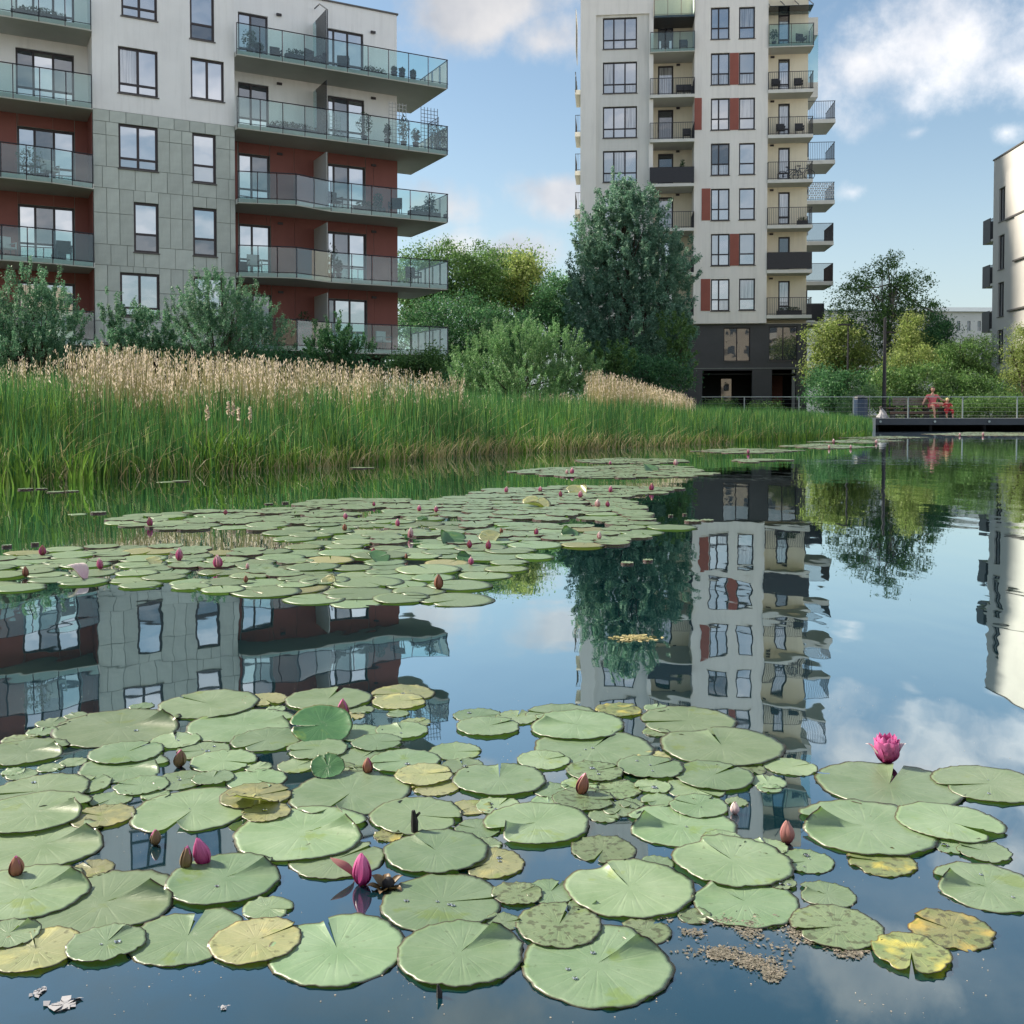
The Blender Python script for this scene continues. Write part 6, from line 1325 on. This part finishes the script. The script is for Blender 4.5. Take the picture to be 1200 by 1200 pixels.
for (px, py, wd) in ((65,577,38),(91,603,45),(196,565,50),(315,591,20),(8,641,22),(786,605,12),(812,612,40),(420,549,40),(30,574,34),(700,524,22),(735,661,30)):
    c = at(px, py); cand.append((wd, c.x, c.y, wd/F*c.y/2*.5, 5)); cand.append((wd*.8, c.x+.1, c.y+.08, wd/F*c.y/2*.4, 5))
cand.sort(key=lambda c: -c[0]); NI = 300-len(PADS)-3-NFILL
TPL = [pad_mesh(1.0, random.uniform(0, 360), 0, 26, 4, 500+k) for k in range(6)]
for me in TPL:
    nv = len(me.vertices); co = np.empty(nv*3, dtype=np.float32); me.vertices.foreach_get('co', co); co = co.reshape(-1, 3); co[:, 2] *= 8; me.vertices.foreach_set('co', co.ravel())
    me.materials.append(M['pad']); me.materials.append(M['padunder'])
for mm in ('pad_y', 'pad_s'):
    for me in TPL[:6]: c_ = me.copy(); c_.materials[0] = M[mm]; TPL.append(c_)
BL = ['flat pale green pad crowded among others in the broad mid pond raft', 'flat pale green pad in the left band of the mid pond raft', 'flat pale green pad in the small raft before the far reeds', 'flat pale green pad in the thin strip behind the small far raft', 'flat pale green pad in one of the thin strips near the jetty', 'lone flat pad drifting by itself near the reeds']
BG = ['pads of the broad mid pond raft', 'pads of the left band of the mid pond raft', 'pads of the small far raft', 'pads of the thin far strip', 'pads of the strips near the jetty', 'lone pads near the reeds']
rest = []; MP = []
for k, (wpx, x, y, r, band) in enumerate(cand):
    if k < NI:
        tone = 1 if (k*7) % 19 == 0 else (2 if (k*5) % 17 == 0 else 0)
        o = link('lily_pad', TPL[k % 6+6*tone], None, None, (x, y, .0010+(.0008*(k % 7) if band < 2 else .0002*(k % 3)))); o.scale = (r, r*random.uniform(.92, 1.0), .1); a = random.uniform(0, 6.28); o.rotation_euler = (random.uniform(-.012, .012), random.uniform(-.012, .012), a); tag(o, (BL[band] if not tone else BL[band].replace('pale green', ('', 'yellowish', 'speckled grey green')[tone]).replace('lone flat', ('', 'lone flat yellowish', 'lone flat speckled')[tone])), 'lily pad', BG[band]+('', ', yellowish ones', ', speckled ones')[tone]); MP.append((o, tone))
    else: rest.append((x, y, r))
def offside():                                   # the near raft goes on beyond the left of the picture
    Wp = [(lambda q: (q.x, q.y))(at(x, y)) for x, y in ((-600, 850), (-50, 850), (-75, 1000), (-85, 1110), (-600, 1100))]; xs = [p[0] for p in Wp]; ys = [p[1] for p in Wp]; pts = []
    for _ in range(4000):
        x, y, r = random.uniform(min(xs), max(xs)), random.uniform(min(ys), max(ys)), random.uniform(.045, .10)
        if inpoly(x, y, Wp) and all((x-a)**2+(y-b)**2 > ((r+c)*.78)**2 for a, b, c in pts): pts.append((x, y, r))
    return pts
rest += offside()
def join_pads(rest):
    V = []; Fq = []; A = []; B_ = []; MI = []
    for k, (x, y, r) in enumerate(rest):
        o = len(V); n = 18; a0 = random.uniform(0, 6.28); z = .003+.001*(k % 6)
        V.append((x, y, z)); A.append(0); B_.append(0)
        for j in range(n+1):
            f = .07+(6.283-.14)*j/n; rr = r*(1+.03*math.sin(3*f+k)); V.append((x+rr*math.cos(f+a0), y+rr*math.sin(f+a0), z+.002+.003*max(0, math.sin(9*f+k)))); A.append(.97); B_.append(f)
        for j in range(n): Fq.append((o, o+1+j, o+2+j)); MI.append(0)
        q = len(V)
        for j in range(n+1): v = V[o+1+j]; V.append((v[0], v[1], .0005)); A.append(1); B_.append(0)
        for j in range(n): Fq.append((o+1+j, q+j, q+j+1, o+2+j)); MI.append(1)
    me = bpy.data.meshes.new('lily_pads'); me.from_pydata(V, [], Fq); fattr(me, 'pr', A); fattr(me, 'pa', B_); o = link('lily_pads', me, [M['pad'], M['padunder']]); me.polygons.foreach_set('material_index', MI)
    tag(o, 'more small pale green lily pads filling the far rafts and strips', 'lily pads', kind='stuff')
if rest: join_pads(rest)

# ---------------------------------------------------------------- flowers and buds
def petal_mesh(Ln, wd, cup=.5, tip=.2, open_=0.0, r0=.002, nl=9, nw=9):
    """a cupped petal rising from r0, bulging out and closing by open_ (0 closed .. 1 wide)"""
    V = []; pr = []; pa = []
    for i in range(nl+1):
        t = i/nl; wt = wd*math.sin(math.pi*min(1, t*.93+.07)**.85)**.8*.5+.0003
        bulge = math.sin(math.pi*t**.72)*(.205+.1*open_)*Ln; out = r0+bulge*(1-open_*.2)+open_*t*t*Ln*.75; up = Ln*t*math.cos(open_*1.05*t)*.96
        for j in range(nw+1):
            u = -1+2*j/nw; V.append((out-cup*wt*u*u*.9+.045*wt*math.cos(u*9.4)*math.sin(math.pi*t), wt*u, up+tip*0)); pr.append(t); pa.append(u)
    Fq = [(i*(nw+1)+j, i*(nw+1)+j+1, (i+1)*(nw+1)+j+1, (i+1)*(nw+1)+j) for i in range(nl) for j in range(nw)]
    me = bpy.data.meshes.new('petal'); me.from_pydata(V, [], Fq); fattr(me, 'pr', pr); fattr(me, 'pa', pa); me.polygons.foreach_set('use_smooth', [True]*len(Fq)); return me
def flower(px, py, hpx, label, group, inner, outer, n_in=7, n_out=4, open_in=0.0, open_out=0.0, tilt=(0, 0), cat='water lily', name='water_lily', fat=1.0, zlift=0.0):
    c = at(px, py); H = hpx/F*c.y; t = empty(name, (c.x, c.y, zlift), random.uniform(0, 1), label, cat, group)
    if inner:
        pm = petal_mesh(H*.98, H*(.52 if n_in < 10 else .36)*fat, .5, 0, open_in, .001); pm.materials.append(M[inner])
        for i in range(n_in): o = link('petal', pm, None, t); o.rotation_euler = (0, 0, 2*math.pi*i/n_in+.2*(i % 2)); s = fat*(1-.07*(i % 3)); o.scale = (s, s, 1-.04*(i % 3))
    sm = petal_mesh(H if open_out < .1 else H*.95, H*.60*fat, .55, 0, open_out, .0015); sm.materials.append(M[outer])
    for i in range(n_out): o = link('sepal', sm, None, t); o.rotation_euler = (random.uniform(-.04, .04), random.uniform(-.02, .05), 2*math.pi*i/n_out+.4); o.scale = (1.06*fat*random.uniform(.94, 1.06), 1.06*fat, random.uniform(.92, 1.0) if not inner else random.uniform(.88, .97))
    s = MB(); s.tube([(0, 0, -.08-zlift), (0, 0, .002)], H*.10, 6); s.build('stem', M['stem'], t)
    t.rotation_euler = (tilt[0], tilt[1], t.rotation_euler[2]); return t
GB = 'closed buds in the near raft'; GF = 'pink lilies in the near raft'
flower(402, 846, 30, 'tall brown bud standing behind the tilted deep green leaf', GB, 'petal', 'sepal_red', 5, 4, fat=.95)
flower(210, 899, 23, 'olive brown bud amid small pads in the left of the raft', GB, 'petal', 'sepal_brown', 5, 4, tilt=(0, .1))
flower(431, 906, 20, 'reddish brown bud just behind the large cracked pad', GB, 'petal', 'sepal_red', 5, 4)
flower(680, 931, 28, 'reddish triangular bud leaning over in the right half of the raft', GB, 'petal', 'sepal_red', 5, 4, tilt=(0, .25), fat=.95)
flower(182, 990, 20, 'brown bud in dark open water left of the pink and brown pair', GB, 'petal', 'sepal_brown', 5, 4)
flower(217, 1019, 30, 'brownish bud leaning against the left pink bud', GB, 'petal', 'sepal_brown', 5, 4, tilt=(0, .12), fat=.85)
flower(19, 1027, 27, 'reddish brown bud at the left picture edge', GB, 'petal', 'sepal_red', 5, 4)
flower(861, 954, 16, 'small brownish white bud right of the stacked pads', GB, None, 'sepal_pale', 0, 5)
flower(922, 988, 30, 'dusky pink bud between the reflected windows and the very large curled pad', GB, None, 'sepal_pink', 0, 5, fat=.95)
flower(241, 1014, 38, 'magenta pink bud half opened beside a brownish bud', GF, 'petal', 'petal', 7, 3, .0, .0, tilt=(0, -.28), fat=.9)
flower(425, 1037, 42, 'upright pink bud with pale edges, between an orange sepal and a wilted pod', GF, 'petal', 'petal', 7, 4, .0, .0, tilt=(0, -.04), fat=.92)
fo = flower(1039, 896, 38, 'open magenta water lily behind the big pad on the right', GF, 'petal', 'petal', 20, 8, .36, .46, fat=1.05, zlift=.004)
def spread_sepals():
    c = at(1039, 896); H = 34/F*c.y; sm = petal_mesh(H*1.05, H*.42, .4, 0, .85, .003); sm.materials.append(M['sepal_pale'])
    for a in (.15, 3.0, 1.6): o = link('sepal', sm, None, fo); o.rotation_euler = (0, 0, a-fo.rotation_euler[2])
spread_sepals()
def loose_bits():
    c = at(403, 1030); m = petal_mesh(.045, .02, .6, 0, .2); o = link('fallen_sepal', m, M['sepal_pink'], None, (c.x+.014, c.y, .003)); o.rotation_euler = (0, rad(-62), 0); tag(o, 'orange brown sepal sticking up left of the upright pink bud', 'sepal')
    c = at(452, 1040); t = empty('wilted_pod', (c.x, c.y, .0), .4, 'wilted grey brown seed pod right of the upright pink bud', 'seed pod')
    for i in range(6): o = link('dead_sepal', petal_mesh(.030, .014, .7, 0, .75+.1*(i % 3)), M['sepal_brown'], t); o.rotation_euler = (random.uniform(-.3, .3), .5+random.uniform(-.3, .3), i*1.05)
    b = MB(); b.lathe([(.004, -.01), (.008, .001), (.009, .007), (.004, .013)], 9, (.004, 0, 0)); b.build('pod_body', M['black'], t, smooth=True)
    c = at(486, 976); b = MB(); b.tube([(0, 0, -.03), (0, 0, .018), (-.002, 0, .035)], [.004, .006, .003], 7); b.tube([(0, 0, .024), (.008, 0, .032)], [.003, .002], 5); tag(b.build('dark_spike', M['black'], None, tuple(c)), 'thin dark spike of a dead bud on the pale pad', 'dead bud')
    c = at(514, 1168); b = MB(); b.tube([(0, 0, -.02), (.001, 0, .006), (-.001, 0, .014)], [.004, .0035, .001], 7); tag(b.build('bud_tip', M['black'], None, tuple(c)), 'black bud tip poking out before the bright centred near pad', 'bud tip')
    # heap of limp petals in the left band, far away
    c = at(100, 680); t = empty('fallen_petals', tuple(c), 0, 'limp white petals hanging at the front of the left band of the mid raft', 'petals')
    for i in range(5): o = link('petal', petal_mesh(.10, .04, .3, 0, .9), M['sepal_pale'], t); o.rotation_euler = (0, 0, 2.2+i*.35); o.location = (0, 0, .004)
    # pale fluff and litter on near water; the first is a reflection as flakes
    for i, (px, py, w_, lb) in enumerate(((75, 1178, 40, 'pale reflection shaped as a flat patch in the lower left corner'), (46, 1163, 22, 'small whitish scrap behind the pale reflection patch'), (262, 1182, 12, 'tiny white fluff floating before the brownish pad'), (743, 748, 44, 'tuft of pale scum drifting over the reflected silver tree'))):
        c = at(px, py); r = w_/F*c.y/2; g = np.random.default_rng(i); n = 22 if i < 3 else 160
        P = np.stack([c.x+g.normal(size=n)*r*.45, c.y+g.normal(size=n)*r*.35, .0015+.003*g.random(n)], 1); me = leaves_mesh(P, r*(.8 if i < 3 else .35), g, 0, .8); nv = len(me.vertices); co = np.empty(nv*3, dtype=np.float32); me.vertices.foreach_get('co', co); co = co.reshape(-1, 3); co[:, 2] = .0012+(co[:, 2]-.0012)*.2; me.vertices.foreach_set('co', np.abs(co.ravel())*np.sign(co.ravel()))
        tag(link('floating_scrap', me, M['bundle'] if i < 3 else M['straw']), lb, 'debris')
loose_bits()
M['scum'] = leafmat('pond_scum', (.13, .12, .09), (.22, .20, .16), (.36, .29, .23), .1, .7)
def scum():
    g = np.random.default_rng(9); P = []
    for (px, py, sx, sy, n) in ((860,1088,42,10,900),(905,1105,40,10,900),(840,1118,30,7,650),(885,1128,26,9,650),(905,1142,12,8,260),(815,1090,22,8,300),(960,1112,34,8,350),(1000,1120,30,6,200),(790,1078,16,5,120),(940,1092,26,6,240)):
        u = px+g.normal(size=n)*sx*.55; v = py+g.normal(size=n)*sy*.6
        for a, b in zip(u, v):
            if 1066 < b < 1170: q = at(a, b); P.append((q.x, q.y, .0016+.0012*g.random()))
    P = np.array(P); P = P[(np.sin(P[:, 0]*90)*np.cos(P[:, 1]*70)+.8*np.sin(P[:, 0]*31+P[:, 1]*57)+g.normal(size=len(P))*.5) > .15]; me = leaves_mesh(P, .0058, g, 0, .7); nv = len(me.vertices); co = np.empty(nv*3, dtype=np.float32); me.vertices.foreach_get('co', co); co = co.reshape(-1, 3); co[:, 2] = .0010+np.abs(co[:, 2]-.0010)*.25; me.vertices.foreach_set('co', co.ravel())
    tag(link('algae_scum', me, M['scum']), 'pinkish brown algae scum floating before the near pads', 'scum', kind='stuff')
scum()
def specks():                                    # seeds, pollen and duckweed crumbs drifting between the near pads
    g = np.random.default_rng(77); P = []
    for _ in range(1500):
        a, b = g.uniform(0, 1200), 800+400*g.random()**1.1; q = at(a, b)
        if all((q.x-c.x)**2+(q.y-c.y)**2 > (r*.97)**2 for c, r, l in placed) and math.sin(a*.02+b*.031)+.6*math.sin(a*.05-b*.02) > .1: P.append((q.x, q.y, .0012))
    P = np.array(P); me = leaves_mesh(P, .0022, g, 0, .9); nv = len(me.vertices); co = np.empty(nv*3, dtype=np.float32); me.vertices.foreach_get('co', co); co = co.reshape(-1, 3); co[:, 2] = .0008+np.abs(co[:, 2]-.0012)*.2; me.vertices.foreach_set('co', co.ravel())
    tag(link('floating_specks', me, M['plume']), 'tiny pale specks drifting on the water between the near pads', 'specks', kind='stuff')
specks()
MIDF = [(176,618,12,'r'),(264,604,7,'r'),(210,658,16,'p'),(118,668,14,'p'),(256,667,17,'p'),(290,668,8,'w'),(288,684,9,'b'),(50,652,13,'r'),(30,677,13,'b'),(438,594,6,'r'),(405,609,8,'p'),(404,623,9,'b'),(491,600,8,'p'),(511,601,8,'p'),(466,618,10,'p'),(481,631,13,'w'),(437,652,10,'r'),(514,692,19,'b'),(550,643,10,'r'),(572,645,12,'r'),(552,663,10,'p'),(593,578,8,'p'),(476,656,7,'b'),
  (633,577,7,'p'),(657,583,8,'r'),(680,584,9,'p'),(715,578,9,'p'),(700,595,10,'w'),(712,595,8,'r'),(763,576,10,'r'),(628,628,9,'r'),(588,626,7,'b'),(702,633,10,'w'),(670,556,8,'p'),(664,556,6,'w'),(715,545,5,'p'),(792,546,8,'w'),(877,532,6,'p'),(977,519,5,'w'),(972,526,5,'w'),(997,526,5,'w'),(1027,520,5,'w'),(1152,511,5,'w'),(1125,511,4,'w')]
CN = {'r': 'red pink', 'p': 'pale pink', 'w': 'whitish', 'b': 'brown'}
def zone(px, py):
    if py < 535: return 'thin strips near the jetty'
    if py < 565: return 'small raft before the far reeds'
    if px < 340 and py > 640: return 'left band of the mid raft'
    if px < 340: return 'left arm of the mid raft'
    if px < 600: return 'middle of the mid raft'
    return 'right part of the mid raft'
ORD = ['first', 'second', 'third', 'fourth', 'fifth', 'sixth', 'seventh', 'eighth', 'ninth', 'tenth', 'eleventh', 'twelfth']
TF = {}
for c_, (inn, out_) in {'r': ('petal', 'sepal_red'), 'p': ('petal', 'petal_pale'), 'w': ('petal_pale', 'sepal_pale'), 'b': (None, 'sepal_red')}.items():
    a = petal_mesh(1, .55, .5, 0, .05, .02, 5, 3); a.materials.append(M[out_]); b = None
    if inn: b = petal_mesh(1.0, .6, .5, 0, .0, .01, 5, 3); b.materials.append(M[inn])
    TF[c_] = (a, b)
for (px, py, h, c_) in sorted(MIDF):
    z = zone(px, py); same = sorted(q[0] for q in MIDF if zone(q[0], q[1]) == z and q[3] == c_); k = same.index(px)
    lb = ('the only %s bud in the %s' % (CN[c_], z)) if len(same) == 1 else ('%s bud, %s from the left, %s' % (CN[c_], ORD[k], z))
    p = at(px, py); H = h/F*p.y; t = empty('water_lily', (p.x, p.y, .004), random.uniform(0, 6), lb, 'water lily', 'small lilies scattered over the far rafts'); t.scale = (H*random.uniform(.9, 1.15),)*2+(H,); t.rotation_euler[1] = random.uniform(-.15, .15)
    for i in range(4): o = link('sepal', TF[c_][0], None, t); o.rotation_euler = (0, 0, i*1.57)
    if TF[c_][1]:
        for i in range(4): o = link('petal', TF[c_][1], None, t); o.rotation_euler = (0, 0, .78+i*1.57)
    near = sorted(((o.location-Vector((p.x, p.y, 0))).length, i) for i, (o, tn) in enumerate(MP) if tn >= 0)[:2]
    for n_, (dd, i) in enumerate(near):
        o = MP[i][0]
        if dd < .25: o['label'] = ('pad under the ', 'pad beside the ')[n_]+lb.replace('the only ', ''); o['group'] = 'pads around the small lilies of the far rafts'; MP[i] = (o, -1)
# green upright leaves and dark curled leaves that break the evenness of the mid raft
for i, (px, py, w_, lb, m) in enumerate(((530,636,34,'green leaf tilted up in the middle of the mid raft','pad_dark'),(443,657,30,'dark green leaf tilted up over the reflected window gap','pad_dark'),(629,594,34,'olive brown leaf heap at the far side of the mid raft','pad_y'),(495,610,14,'small bright green upright leaf in the mid raft','pad_dark'),(575,633,30,'olive leaf standing behind the pair of red buds','pad_y'),(676,578,26,'brown crumpled leaf near the far edge of the mid raft','pad_y'),(385,683,18,'small yellow brown curled leaf in the front of the mid raft','pad_y'),(543,656,18,'dark curled leaf beside a pale bud in the mid raft','pad_dark'),(668,628,22,'green leaf standing at the open gap of the mid raft','pad_dark'),(762,552,22,'bright green leaf standing in the small far raft','pad_dark'),(180,661,22,'yellow brown leaf curled up in the left band','pad_y'))):
    c = at(px, py); R = w_/F*c.y/2; o = link('lily_pad', pad_mesh(R, 40*i, 0, 26, 5, 900+i, roll=.8), [M[m], M['padunder']]); o.location = (c.x, c.y, R*.28); o.rotation_euler = (rad(24), rad(6), 0); tag(o, lb, 'lily pad', 'upturned leaves in the mid raft')
